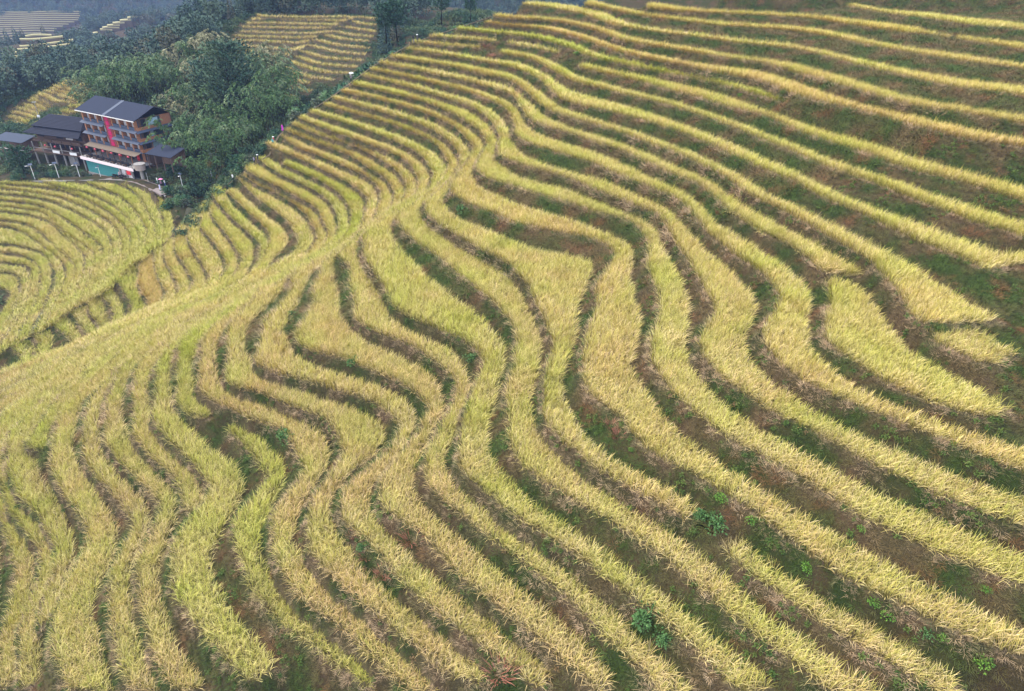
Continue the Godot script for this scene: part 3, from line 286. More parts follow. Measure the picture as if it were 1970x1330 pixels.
	f("B8", 37.60, false, [-101.3,243.6,-90,239.5,-82,235.2,-79.2,234.4,-78,234.9,-77.4,235.6,-76.9,242.4,-76.5,243.1,-75.9,243.2,-73.3,241.1,-67,233.9,-63.9,231.4,-60.2,230,-51.7,229.2], [-100.7,245.4,-88.8,241,-81.6,237.2,-79.2,236.4,-78.8,241.1,-78.2,243.1,-76.3,244.5,-75.1,244.5,-72.6,243,-66.1,235.8,-62.7,233.1,-59.4,231.9,-51.5,231.1])
	f("B9", 38.55, false, [-100.3,239.4,-87.9,235.2,-79.4,231.2,-78.7,231.4,-78.1,232.5,-77.5,237.8,-76.6,238.7,-75.9,238.5,-74.2,236.9,-68.8,229.6,-65.4,226.7,-62.8,225.3,-58.5,223.8,-52.1,222.9], [-99.7,241.2,-86.8,236.8,-80.2,233.7,-79.7,233.1,-79.5,236.8,-78.6,238.8,-77.8,239.6,-76.7,240,-75.4,239.9,-72.8,238.1,-67.5,231.1,-64.2,228.2,-58.7,225.9,-51.8,224.8])
	f("C0", 50.50, false, [-163.3,247.4,-159.1,243.2,-157.1,242.2,-159.1,246.2,-155.5,241.5,-149.8,239.5], [-156.9,246.6,-153.9,243.2,-149.7,241.6])
	f("C1", 51.28, false, [-164.2,246.2,-159.9,242.2,-159.4,242.1,-159.2,243,-158.7,243.1,-148.9,238.2], [-161.8,246.6,-160.2,245,-160.1,244.2,-157.5,244.4,-158.1,244.9,-148.1,240])
	f("C10", 58.30, false, [-177.9,243.8,-165.1,233.7,-163.5,233.3,-162.8,234.7], [-175.9,244.8,-164.1,235.5,-164.7,235,-164.6,235.6])
	f("C11", 59.08, false, [-178.9,240.7,-173.9,238.4,-165.8,232.4,-165.1,232.2,-164.1,232.8], [-177.1,242.5,-172.3,239.7,-165.4,234.4,-165.1,234.5])
	f("C12", 59.86, false, [-178.7,237.9,-173,235.4,-166.7,231.1,-165.5,231,-164.8,232.4], [-177.9,239.7,-171.2,236.6,-166.7,233.4,-166.8,232.7,-166.6,233.3])
	f("C13", 60.64, false, [-177.3,234,-174.4,233.2,-169.2,229.3,-167,228.1,-165.3,228,-164.3,229.5], [-178,236.7,-173.4,234.8,-167.1,230.8,-166,230.6])
	f("C14", 61.42, false, [-176,230.2,-173.1,230.4,-169.2,228.2,-165.8,227.2], [-176.6,232.8,-172.6,232.2,-165.2,229.1])
	f("C2", 52.06, false, [-166.6,246.5,-161.4,241.9,-159.1,241.4,-155.9,239.2,-152.5,238.6,-148.9,236.9], [-162.5,245.6,-160.5,243.9,-157.8,242.9,-155.1,241.3,-151.3,240.2,-148,238.8])
	f("C3", 52.84, false, [-167.9,245.8,-163,241.6,-160,240.4,-155.2,236.8,-151.9,235.6,-148.4,235.7], [-165,246,-162,243.5,-158.5,241.7,-153.9,238.5,-151.2,237.7,-148.5,237.7])
	f("C4", 53.62, false, [-169.8,245.4,-164.8,241.2,-161.9,240.2,-157.9,235.9,-154.1,233.4,-151.9,233.1,-150.4,235.2,-148.7,235.8], [-166.4,245.2,-164.1,243.3,-160.4,241.4,-156.5,237.4,-153.4,235.4,-152.7,235.5,-149.5,237.7])
	f("C5", 54.40, false, [-171.1,245.5,-163.9,240,-160,236.1,-157.1,234.1,-155.2,233.4,-153.8,233.6,-152.5,234.2,-151.1,235.7], [-170.2,242.3,-165.2,238.5,-160.4,234,-157,232,-154.1,231.6,-151.9,232,-148.1,234.6])
	f("C6", 55.18, false, [-173.3,246.9,-169.6,243.5,-166.3,241.7,-161.9,236.3,-158.9,233.6,-156.7,233,-153.8,234.7,-151.8,233], [-169,245.7,-164.9,242.9,-160.6,237.9,-157.9,235.5,-157,235.1,-151.7,235.2,-152.9,236.6,-152.3,237.5])
	f("C7", 55.96, false, [-175,247.2,-170.2,242.9,-166.6,238.7,-161.5,234.7,-158.4,233.3,-156.2,233.9,-154.6,232.3], [-171.4,246.7,-164.7,239.8,-159.9,236.2,-158.2,235.4,-154.2,234.4,-155.2,235.8,-155,237.7])
	f("C8", 56.74, false, [-177.1,248,-173,243.5,-167.8,239.5,-162.3,234.2,-160.1,233.2,-158,234.1,-156.1,233.2], [-173.2,246.7,-160.8,235.8,-160.2,235.4,-156.4,235.5,-157.6,236.1,-157.8,236.9])
	f("C9", 57.52, false, [-177.3,245.4,-175.3,244.9,-174.1,244.1,-167.3,236.6,-164.7,234.3,-162.9,233.5,-160.9,233.7,-159.5,232.6,-159.1,233], [-176.2,247.2,-173.9,246.3,-172.3,245,-166.3,238.5,-163.5,236,-159.5,234.9,-159.9,235.8,-159.3,237.8])
	f("D0", 52.00, false, [-143.9,217,-139.3,215.1,-137.8,215,-135.9,215.5], [-140.7,222.1,-140,222.7])
	f("D1", 53.30, false, [-146.6,216.3,-143.9,214.7,-142,214.1,-140,214.2,-137,215.1], [-144.8,218,-140.8,216.5,-137.5,217])
	f("D2", 54.60, false, [-149.4,215.5,-146.9,214.9,-141.8,215.7], [-148.4,213.2,-145.7,213.2,-141.7,213.7,-137.8,216.1])
	f("D3", 55.90, false, [-152.8,215.9,-149.2,213.8,-147.9,213.9,-146.5,214.7], [-150.2,216.7,-148.7,216.3,-142.6,216.7])
	f("D4", 57.20, false, [-154.9,215.6,-152.4,215.3,-150.7,216.2], [-154.2,213.5,-150.7,214,-147.3,215.7])
	f("F0", 59.50, false, [-92.3,162.3,-81.4,144.7,-79.2,140.2,-76.7,132.7,-76.8,128.2], [-90.5,162.8,-80.3,145.5,-78.1,141.2,-75.7,134.2,-75.5,130.1])
	f("F1", 60.35, false, [-107.3,172.1,-100.6,166.7,-95.4,161.2,-82.3,142.1,-80.1,137,-77.8,128.7,-77.6,127.1,-78.1,125.5], [-93.1,162.3,-81.1,142.5,-78.8,137.3,-77,131.1])
	f("F10", 68.00, false, [-135.6,161.9,-128.2,160.5,-123.8,158.3,-116.8,152.5,-108.2,144,-103.5,140.3,-100.4,137,-97.3,131.8,-94.8,125.7,-90.2,112.6,-90.3,109.8], [-137.4,164.9,-128,162.9,-124.3,161.4,-120.1,159.1,-115.7,155.6,-102.6,142.7,-101.1,140.8,-96.2,132.5,-89.4,114.6])
	f("F11", 68.85, false, [-134.7,160.1,-129.4,159,-124.2,156,-107.3,141.9,-102.1,136.4,-99.7,132.1,-92.1,113,-91.4,110.5,-92,108.7], [-134.4,161.5,-128.6,160.1,-123.7,157.5,-106.4,142.8,-101.9,138.2,-100.4,136.2,-98.1,131.7,-90.4,111.9])
	f("F12", 69.70, false, [-128.7,150.7,-123.3,150.2,-115.3,147.1,-111.6,143.8,-104.3,135.5,-101,129.3,-93.9,111.6,-93.1,108.9,-93.8,107.4], [-134.3,159.2,-128.8,157.9,-124.6,155.6,-117.8,150,-112.9,146.9,-105.6,139.4,-102.8,135.4,-99.8,129.7,-92.2,110.9])
	f("F13", 70.55, false, [-126.8,147.5,-121.8,147,-117.2,145.2,-113.9,142.9,-109.6,137.9,-105.7,132.1,-101,122,-95.5,106.9,-95.3,104], [-128.3,149.9,-122.7,149.2,-116.7,147,-113.3,144.8,-110,141.3,-107.6,138,-102.9,129.6,-99.6,122.2,-94.9,109.4])
	f("F14", 71.40, false, [-124.8,144,-117.3,143,-114.7,141.6,-113.1,139.7,-107.3,129.8,-102.8,120.2,-97.9,104.8,-97.8,101.9], [-126.4,146.7,-122.4,146.3,-118.5,145.2,-114.2,142.8,-112,140.4,-106.1,130.5,-101.9,121.7,-97.2,107])
	f("F15", 72.25, false, [-122.6,140.3,-118.7,140.1,-116.1,138.7,-114.2,137.1,-110.4,131.1,-107.4,125.3,-105.6,120.7,-100.4,102.8,-100.2,99.9], [-124.4,143.2,-118.8,142.6,-116.6,141.9,-112,136.3,-108.6,130.7,-104.9,122.7,-99.5,105])
	f("F16", 73.10, false, [-119,133.1,-116.5,133.6,-115.2,133.2,-113.3,131.5,-111.7,128.9,-103.2,107.2,-102.5,103.8,-102.5,101.8], [-122.3,139.6,-119.1,139.4,-116.9,138.5,-110.8,130,-102.1,108.2,-101.3,104.9,-101.1,101.8])
	f("F2", 61.20, false, [-116.2,173,-102.7,164.4,-97.7,159.5,-92.2,153,-84.9,142.7,-83.1,139.2,-79.5,129.3,-79.3,124.8], [-107.1,171.1,-100.8,166,-96.3,161.4,-92.9,156.9,-84.3,144.2,-82,139.9,-79.2,133.1,-78.3,129.8,-77.9,126.3])
	f("F3", 62.05, false, [-131.8,176.1,-125.1,172.6,-114,168.1,-109.2,165.4,-102.9,160.5,-94.5,152,-87.1,142.5,-84.3,137.2,-82.4,132.5,-80.1,123.9,-80,122.6,-80.5,121.2], [-115.9,172,-103,163.8,-98.3,159.3,-93.5,153.8,-85.2,141.8,-81.4,133.7,-79.6,127.4])
	f("F4", 62.90, false, [-142.4,174.8,-135,173.6,-128,173,-122.8,171.3,-117.9,168.8,-111.2,164.4,-106,160.5,-101.1,156.2,-93,147.9,-89.4,143,-87.3,139.1,-84,131.2,-81.3,121.1,-81.2,117.2], [-131.3,175,-124.3,173.4,-116.9,169.8,-105,161.6,-95.7,152.9,-89.5,145.5,-86.2,139.9,-82.9,132.4,-80.5,123.8])
	f("F5", 63.75, false, [-142,173.7,-135.6,172.6,-127.8,170.6,-120.7,168,-109.7,161.2,-99.6,152.8,-96.2,149.1,-91.7,143.1,-88.2,136.5,-83.4,123.3,-82.5,120,-82.4,116.2], [-141.5,175,-127.5,172,-120.8,169.6,-115.1,166.4,-109.1,162.5,-99.3,154.4,-95.4,150.2,-91,144.5,-87.1,137.5,-82.4,124.5,-81.3,120.5,-81.1,118])
	f("F6", 64.60, false, [-140.9,171.7,-131.5,170.4,-126.7,168.9,-122.1,166.8,-114.5,162,-105,154.6,-99.8,149.9,-93.9,143,-90.4,136.3,-84.1,119.5,-83.9,115], [-140.8,173.1,-130.9,171.6,-126.2,170.1,-121.8,168.2,-109.6,160.4,-99.7,152.2,-97,149.3,-93.1,144.2,-89.2,137,-83.2,121.2,-82.6,117.2])
	f("F7", 65.45, false, [-139.6,169.2,-129.2,167.6,-123.7,165.1,-118.8,161.7,-99.3,145.3,-95.2,140.9,-93.7,138.2,-86,119.2,-85,115.8,-85.7,114.1], [-139.4,170.6,-128.5,168.8,-121.2,165.5,-113.2,160.2,-104.9,153.8,-100.1,149.6,-97.5,146.6,-93.1,139.9,-88.5,129.5,-84.1,117.6])
	f("F8", 66.30, false, [-138.6,167.3,-129.7,165.6,-125.4,164.3,-122.7,163,-108.9,149.8,-98.4,141.2,-96.4,138.9,-92.5,131.3,-86.9,115.4,-87.6,113.4], [-138.3,168.7,-128.7,166.7,-122.6,164.5,-119.3,161.9,-112.3,155.4,-99.9,145.3,-95.4,139.7,-92,133.3,-85.8,116.7])
	f("F9", 67.15, false, [-138,165.8,-128.2,163.8,-124.5,162.3,-119.7,159.6,-99.2,139.9,-95.8,133.7,-89.5,116.8,-88.5,113.6,-89.2,112.1], [-137.7,167.2,-127.6,165.1,-123.8,163.5,-118.9,160.6,-115.7,157.9,-99,141.7,-97,139.1,-94.7,134.7,-87.7,115.8])
	for fd in fields:
		var p := PackedVector2Array(fd.lip)
		for i in fd.back.size(): p.append(fd.back[fd.back.size() - 1 - i])
		fd.poly = p

# ---------------------------------------------------------------- ground
func grid(x0: float, z0: float, cell: float, nx: int, nz: int) -> Dictionary:
	var h := PackedFloat32Array(); h.resize(nx * nz); h.fill(-999.0)
	var fx := PackedByteArray(); fx.resize(nx * nz)
	return {"x": x0, "z": z0, "c": cell, "nx": nx, "nz": nz, "h": h, "fix": fx}

func rows(poly: PackedVector2Array, z: float) -> PackedFloat32Array:   # x of the outline's crossings with the line at z, sorted
	var xs := PackedFloat32Array()
	var n := poly.size(); var j := n - 1
	for i in n:
		var a := poly[i]; var b := poly[j]
		if (a.y > z) != (b.y > z): xs.append(a.x + (z - a.y) / (b.y - a.y) * (b.x - a.x))
		j = i
	xs.sort()
	return xs

func lay(G: Dictionary, poly: PackedVector2Array, y: float, mark := 1):
	var zlo := 1e9; var zhi := -1e9
	for p in poly: zlo = minf(zlo, p.y); zhi = maxf(zhi, p.y)
	var h: PackedFloat32Array = G.h; var fx: PackedByteArray = G.fix
	for j in range(maxi(0, int((zlo - G.z) / G.c)), mini(G.nz - 1, int((zhi - G.z) / G.c) + 1) + 1):
		var xs := rows(poly, G.z + j * G.c)
		for k in range(0, xs.size() - 1, 2):
			for i in range(maxi(0, int(ceil((xs[k] - G.x) / G.c))), mini(G.nx - 1, int(floor((xs[k + 1] - G.x) / G.c))) + 1):
				h[j * G.nx + i] = y; fx[j * G.nx + i] = mark
	G.h = h; G.fix = fx

func lay_line(G: Dictionary, line: Array, wide := 0):                # Vector3 points, fixed at their own height
	var h: PackedFloat32Array = G.h; var fx: PackedByteArray = G.fix
	for k in line.size() - 1:
		var a: Vector3 = line[k]; var b: Vector3 = line[k + 1]
		var n := int(Vector2(b.x - a.x, b.z - a.z).length() / G.c * 2) + 1
		for s in n + 1:
			var p := a.lerp(b, float(s) / n)
			var ci := int(round((p.x - G.x) / G.c)); var cj := int(round((p.z - G.z) / G.c))
			for dj in range(-wide, wide + 1):
				for di in range(-wide, wide + 1):
					var i := ci + di; var j := cj + dj
					if i >= 0 and j >= 0 and i < G.nx and j < G.nz and fx[j * G.nx + i] != 1: h[j * G.nx + i] = p.y; fx[j * G.nx + i] = 2
	G.h = h; G.fix = fx

func settle(G: Dictionary, turns: int):                             # slopes between the level terraces
	var h: PackedFloat32Array = G.h; var fx: PackedByteArray = G.fix
	var nx: int = G.nx; var nz: int = G.nz
	for i in range(1, nx * nz):                                     # nearest known height, two sweeps
		if h[i] < -900.0 and i % nx != 0 and h[i - 1] > -900.0: h[i] = h[i - 1]
		elif h[i] < -900.0 and i >= nx: h[i] = h[i - nx]
	for i in range(nx * nz - 2, -1, -1):
		if h[i] < -900.0 and h[i + 1] > -900.0: h[i] = h[i + 1]
		elif h[i] < -900.0 and i + nx < nx * nz: h[i] = h[i + nx]
	var free := PackedInt32Array()
	for j in range(1, nz - 1):
		for i in range(1, nx - 1):
			if fx[j * nx + i] == 0: free.append(j * nx + i)
	for t in turns:
		var w := 1.75 if t < turns - 6 else 1.0
		for k in free:
			h[k] += w * ((h[k - 1] + h[k + 1] + h[k - nx] + h[k + nx]) * 0.25 - h[k])
	for j in nz: h[j * nx] = h[j * nx + 1]; h[j * nx + nx - 1] = h[j * nx + nx - 2]
	for i in nx: h[i] = h[nx + i]; h[(nz - 1) * nx + i] = h[(nz - 2) * nx + i]
	G.h = h

func height(G: Dictionary, x: float, z: float) -> float:
	var u := clampf((x - G.x) / G.c, 0, G.nx - 1.001); var v := clampf((z - G.z) / G.c, 0, G.nz - 1.001)
	var i := int(u); var j := int(v); var h: PackedFloat32Array = G.h; var k: int = j * G.nx + i
	return lerpf(lerpf(h[k], h[k + 1], u - i), lerpf(h[k + G.nx], h[k + G.nx + 1], u - i), v - j)

var ravine := []                                                    # the gully behind the ridge: Vector3 points

func behind_ravine(x: float, z: float) -> float:                    # metres beyond the gully line, negative on this side
	var best := 1e9; var side := 0.0; var p := Vector2(x, z)
	for k in ravine.size() - 1:
		var a := Vector2(ravine[k].x, ravine[k].z); var b := Vector2(ravine[k + 1].x, ravine[k + 1].z)
		var q := Geometry2D.get_closest_point_to_segment(p, a, b); var d := q.distance_squared_to(p)
		if d < best: best = d; side = (b - a).cross(p - a)
	return sqrt(best) * (1.0 if side < 0 else -1.0)

func ground_colour(x: float, z: float, rice: bool) -> Color:
	var n := patchy.get_noise_2d(x * 3.0, z * 3.0); var m := fine.get_noise_2d(x, z)
	if rice: return Color(0.12, 0.09, 0.05).lerp(Color(0.16, 0.13, 0.07), 0.5 + m)
	var c := Color(0.078, 0.06, 0.03).lerp(Color(0.034, 0.052, 0.014), clampf(0.5 + n * 1.6, 0, 1))
	return c.lerp(Color(0.11, 0.066, 0.042), clampf(m * 1.3, 0, 0.6))

func sheet(G: Dictionary, keep: Callable) -> ArrayMesh:
	var nx: int = G.nx; var nz: int = G.nz; var h: PackedFloat32Array = G.h; var fx: PackedByteArray = G.fix
	var v := PackedVector3Array(); var nm := PackedVector3Array(); var co := PackedColorArray(); var ix := PackedInt32Array()
	v.resize(nx * nz); nm.resize(nx * nz); co.resize(nx * nz)
	var ok := PackedByteArray(); ok.resize(nx * nz)
	for j in nz:
		for i in nx:
			var k := j * nx + i
			var x: float = G.x + i * G.c; var z: float = G.z + j * G.c
			var l := h[maxi(k - 1, 0)]; var r := h[mini(k + 1, nx * nz - 1)]; var b := h[maxi(k - nx, 0)]; var t := h[mini(k + nx, nx * nz - 1)]
			var y := h[k]
			if fx[k] == 0: y += fine.get_noise_2d(x * 2.2 + 31.0, z * 2.2) * 0.14
			v[k] = Vector3(x, y, z); nm[k] = Vector3(l - r, 2.0 * G.c, b - t).normalized()
			co[k] = ground_colour(x, z, fx[k] == 1)
			ok[k] = 1 if keep.call(x, z) else 0
	for j in nz - 1:
		for i in nx - 1:
			var k := j * nx + i
			if ok[k] + ok[k + 1] + ok[k + nx] + ok[k + nx + 1] < 4: continue
			ix.append_array([k, k + 1, k + nx + 1, k, k + nx + 1, k + nx])
	var a := []; a.resize(Mesh.ARRAY_MAX)
	a[Mesh.ARRAY_VERTEX] = v; a[Mesh.ARRAY_NORMAL] = nm; a[Mesh.ARRAY_COLOR] = co; a[Mesh.ARRAY_INDEX] = ix
	var me := ArrayMesh.new(); me.add_surface_from_arrays(Mesh.PRIMITIVE_TRIANGLES, a)
	return me

var spots := []                                                     # known heights of the valley: Vector3
func lie(x: float, z: float) -> float:                              # a smooth surface through the known heights
	var s := 0.0; var w := 0.0
	for p in spots:
		var d: float = (p.x - x) * (p.x - x) + (p.z - z) * (p.z - z) + 4.0
		var k: float = 1.0 / (d * d); s += p.y * k; w += k
	return s / w

func build_ground():
	# the gully line, from the lower left behind the ridge up to the top of the slope
	var ridge := []
	for fd in fields:
		if String(fd.id).begins_with("S") and fd.ridge: ridge.append(Vector3(fd.lip[0].x, fd.y, fd.lip[0].y))
	ridge.sort_custom(func(a, b): return a.y < b.y)
	ravine.append(Vector3(-125, 1.0, -103))
	for k in range(0, ridge.size(), 3):
		var t := float(k) / ridge.size(); var o := lerpf(7.0, 17.0, clampf(t * 1.7, 0, 1))
		var p: Vector3 = ridge[k]
		ravine.append(Vector3(p.x - 0.5 * o, p.y - lerpf(4.0, 8.0, t), p.z - 0.866 * o))
	ravine.append(Vector3(30, 66, -212)); ravine.append(Vector3(70, 80, -224)); ravine.append(Vector3(125, 88, -230))
	var all: Array = fields.duplicate(); all.sort_custom(func(a, b): return a.y < b.y)
	NG = grid(-114.0, -222.0, 0.45, 504, 468)
	lay_line(NG, ravine, 1)
	lay_line(NG, [Vector3(56, 78, -202), Vector3(82, 82, -190), Vector3(112, 84, -170), Vector3(112, 82, -130), Vector3(100, 74, -100), Vector3(76, 66, -76), Vector3(66, 62, -58), Vector3(58, 58, -44), Vector3(48, 53, -28), Vector3(46, 50, -16)])
	for fd in all:
		if String(fd.id).begins_with("S"):                          # a level shelf, a little wider than its crop
			for g in Geometry2D.offset_polygon(fd.poly, 0.5): lay(NG, g, fd.y, 4)
			lay(NG, fd.poly, fd.y)
	settle(NG, 70)
	var o := part("terraced_hillside", sheet(NG, func(x, z): return behind_ravine(x, z) < 1.0), M.soil); o.set_meta("kind", "structure")
	# the valley beyond
	FG = grid(-216.0, -336.0, 0.8, 262, 300)
	for p in ravine: spots.append(p + Vector3(0, -0.3, 0))
	for p in [
		Vector3(-151.27, 15.60, -180.26), Vector3(-133.74, 17.40, -176.67), Vector3(-123.81, 18.46, -174.97), Vector3(-111.89, 19.37, -174.36), Vector3(-104.27, 19.79, -173.45), Vector3(-94.77, 21.05, -165.98), Vector3(-89.91, 21.61, -161.62), Vector3(-85.27, 22.11, -156.03), Vector3(-124.10, 32.03, -212.94), Vector3(-110.69, 32.64, -212.14), Vector3(-91.33, 28.90, -198.01), Vector3(-73.34, 26.57, -176.51), Vector3(-64.63, 33.42, -183.14), Vector3(-55.11, 37.73, -203.53), Vector3(-45.41, 42.73, -218.44), Vector3(-36.21, 49.94, -246.53), Vector3(-20.10, 53.57, -266.49), Vector3(-88.36, 23.51, -171.06), Vector3(-79.52, 22.72, -150.52), Vector3(-211.43, 15.20, -313.26), Vector3(-190.95, 21.60, -305.47), Vector3(-235.16, 6.38, -319.54), Vector3(-168.45, 22.11, -341.17), Vector3(-155.95, 27.40, -356.26), Vector3(-180.04, 21.37, -328.91), Vector3(-93.96, 49.38, -328.72), Vector3(-70.93, 50.06, -329.15), Vector3(-48.69, 49.85, -334.91), Vector3(-157.64, 18.84, -215.31), Vector3(-146.95, 21.12, -215.55), Vector3(-156.50, 16.34, -201.95), Vector3(-118.37, 22.70, -185.45), Vector3(-116.16, 22.70, -189.93), Vector3(-113.51, 22.70, -195.32), Vector3(-109.77, 22.70, -181.21), Vector3(-107.56, 22.70, -185.70), Vector3(-104.91, 22.70, -191.08), Vector3(-101.17, 22.70, -176.98), Vector3(-98.97, 22.70, -181.47), Vector3(-96.32, 22.70, -186.85), Vector3(-121.84, 17.20, -180.80), Vector3(-112.29, 17.20, -176.10), Vector3(-102.74, 17.20, -171.40), Vector3(-137.60, 20.13, -191.96), Vector3(-138.91, 18.43, -187.14), Vector3(-135.50, 22.13, -199.68), Vector3(-129.25, 20.13, -189.69), Vector3(-130.56, 18.43, -184.87), Vector3(-127.15, 22.13, -197.41), Vector3(-120.90, 20.13, -187.43), Vector3(-122.21, 18.43, -182.60), Vector3(-118.80, 22.13, -195.15)
	]: spots.append(p)
	for fd in all:
		if not String(fd.id).begins_with("S"):
			for k in range(0, fd.lip.size(), 3): spots.append(Vector3(fd.lip[k].x, fd.y - 0.5, fd.lip[k].y))
	var h: PackedFloat32Array = FG.h; var fx: PackedByteArray = FG.fix
	for j in FG.nz:
		for i in FG.nx:
			h[j * FG.nx + i] = lie(FG.x + i * FG.c, FG.z + j * FG.c); fx[j * FG.nx + i] = 3
	FG.h = h; FG.fix = fx
	for fd in all:                                                  # near the terraces the slope is free to settle between them
		if not String(fd.id).begins_with("S"): loosen(FG, fd.poly, 3)
	for fd in all:
		if not String(fd.id).begins_with("S"): lay(FG, fd.poly, fd.y)
	lay_line(FG, road_line(-0.12), 2)
	settle(FG, 40)
	o = part("valley_ground", sheet(FG, func(x, z): return behind_ravine(x, z) > -1.5), M.soil); o.set_meta("kind", "structure")

func loosen(G: Dictionary, poly: PackedVector2Array, r: int):
	var fx: PackedByteArray = G.fix
	var fat := Geometry2D.offset_polygon(poly, r * G.c)
	for pp in fat:
		var zlo := 1e9; var zhi := -1e9
		for p in pp: zlo = minf(zlo, p.y); zhi = maxf(zhi, p.y)
		for j in range(maxi(0, int((zlo - G.z) / G.c)), mini(G.nz - 1, int((zhi - G.z) / G.c) + 1) + 1):
			var xs := rows(pp, G.z + j * G.c)
			for k in range(0, xs.size() - 1, 2):
				for i in range(maxi(0, int(ceil((xs[k] - G.x) / G.c))), mini(G.nx - 1, int(floor((xs[k + 1] - G.x) / G.c))) + 1):
					if fx[j * G.nx + i] == 3: fx[j * G.nx + i] = 0
	G.fix = fx

func land(x: float, z: float) -> float:
	return height(NG, x, z) if behind_ravine(x, z) < 0.0 else height(FG, x, z)

# ---------------------------------------------------------------- rice
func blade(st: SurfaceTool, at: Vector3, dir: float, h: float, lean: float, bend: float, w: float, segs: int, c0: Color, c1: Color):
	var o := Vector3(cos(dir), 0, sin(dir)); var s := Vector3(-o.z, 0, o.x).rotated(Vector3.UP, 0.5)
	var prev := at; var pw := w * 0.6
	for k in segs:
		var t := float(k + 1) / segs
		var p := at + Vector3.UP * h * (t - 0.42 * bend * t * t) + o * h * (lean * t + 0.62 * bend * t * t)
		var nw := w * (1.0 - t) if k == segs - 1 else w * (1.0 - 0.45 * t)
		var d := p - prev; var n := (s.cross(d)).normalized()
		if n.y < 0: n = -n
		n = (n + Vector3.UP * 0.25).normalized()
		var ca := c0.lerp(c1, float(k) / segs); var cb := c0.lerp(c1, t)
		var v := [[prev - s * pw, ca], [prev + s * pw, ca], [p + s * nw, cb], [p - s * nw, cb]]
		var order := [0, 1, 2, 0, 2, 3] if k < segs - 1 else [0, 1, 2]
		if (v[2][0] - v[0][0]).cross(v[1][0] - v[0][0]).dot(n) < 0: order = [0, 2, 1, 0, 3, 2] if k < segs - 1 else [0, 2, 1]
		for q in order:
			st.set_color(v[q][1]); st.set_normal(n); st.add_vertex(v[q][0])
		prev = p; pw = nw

func rice_tuft(n: int, h: float, r: float, w: float, segs: int) -> ArrayMesh:
	var st := SurfaceTool.new(); st.begin(Mesh.PRIMITIVE_TRIANGLES)
	for i in n:
		var a := rng.randf() * TAU; var q := sqrt(rng.randf()) * r
		var at := Vector3(cos(a) * q, -0.1, sin(a) * q); var dir := a + rng.randf_range(-1.0, 1.0)
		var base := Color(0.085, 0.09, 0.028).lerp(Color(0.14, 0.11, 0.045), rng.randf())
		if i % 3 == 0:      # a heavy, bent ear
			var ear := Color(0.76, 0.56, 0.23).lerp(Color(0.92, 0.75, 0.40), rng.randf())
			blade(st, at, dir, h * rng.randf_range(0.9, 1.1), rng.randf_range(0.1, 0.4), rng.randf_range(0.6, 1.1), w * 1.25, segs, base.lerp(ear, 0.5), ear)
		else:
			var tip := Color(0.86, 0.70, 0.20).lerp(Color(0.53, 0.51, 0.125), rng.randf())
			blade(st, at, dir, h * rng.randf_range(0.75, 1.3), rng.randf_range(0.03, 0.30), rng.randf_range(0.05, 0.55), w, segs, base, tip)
	return st.commit()

func strew(parent: Node, called: String, mesh: Mesh, m: Material, where: Array, tint: PackedColorArray) -> MultiMeshInstance3D:
	var mm := MultiMesh.new(); mm.transform_format = MultiMesh.TRANSFORM_3D; mm.use_colors = true; mm.mesh = mesh
	mm.instance_count = where.size()
	for i in where.size():
		mm.set_instance_transform(i, where[i]); mm.set_instance_color(i, tint[i])
	var o := MultiMeshInstance3D.new(); o.multimesh = mm; o.material_override = m
	o.set_meta("kind", "stuff")
	if parent == self: o.name = numbered(called)
	else: o.name = called
	parent.add_child(o, true)
	return o

func run(line: PackedVector2Array) -> float:
	var s := 0.0
	for k in line.size() - 1: s += line[k].distance_to(line[k + 1])
	return s

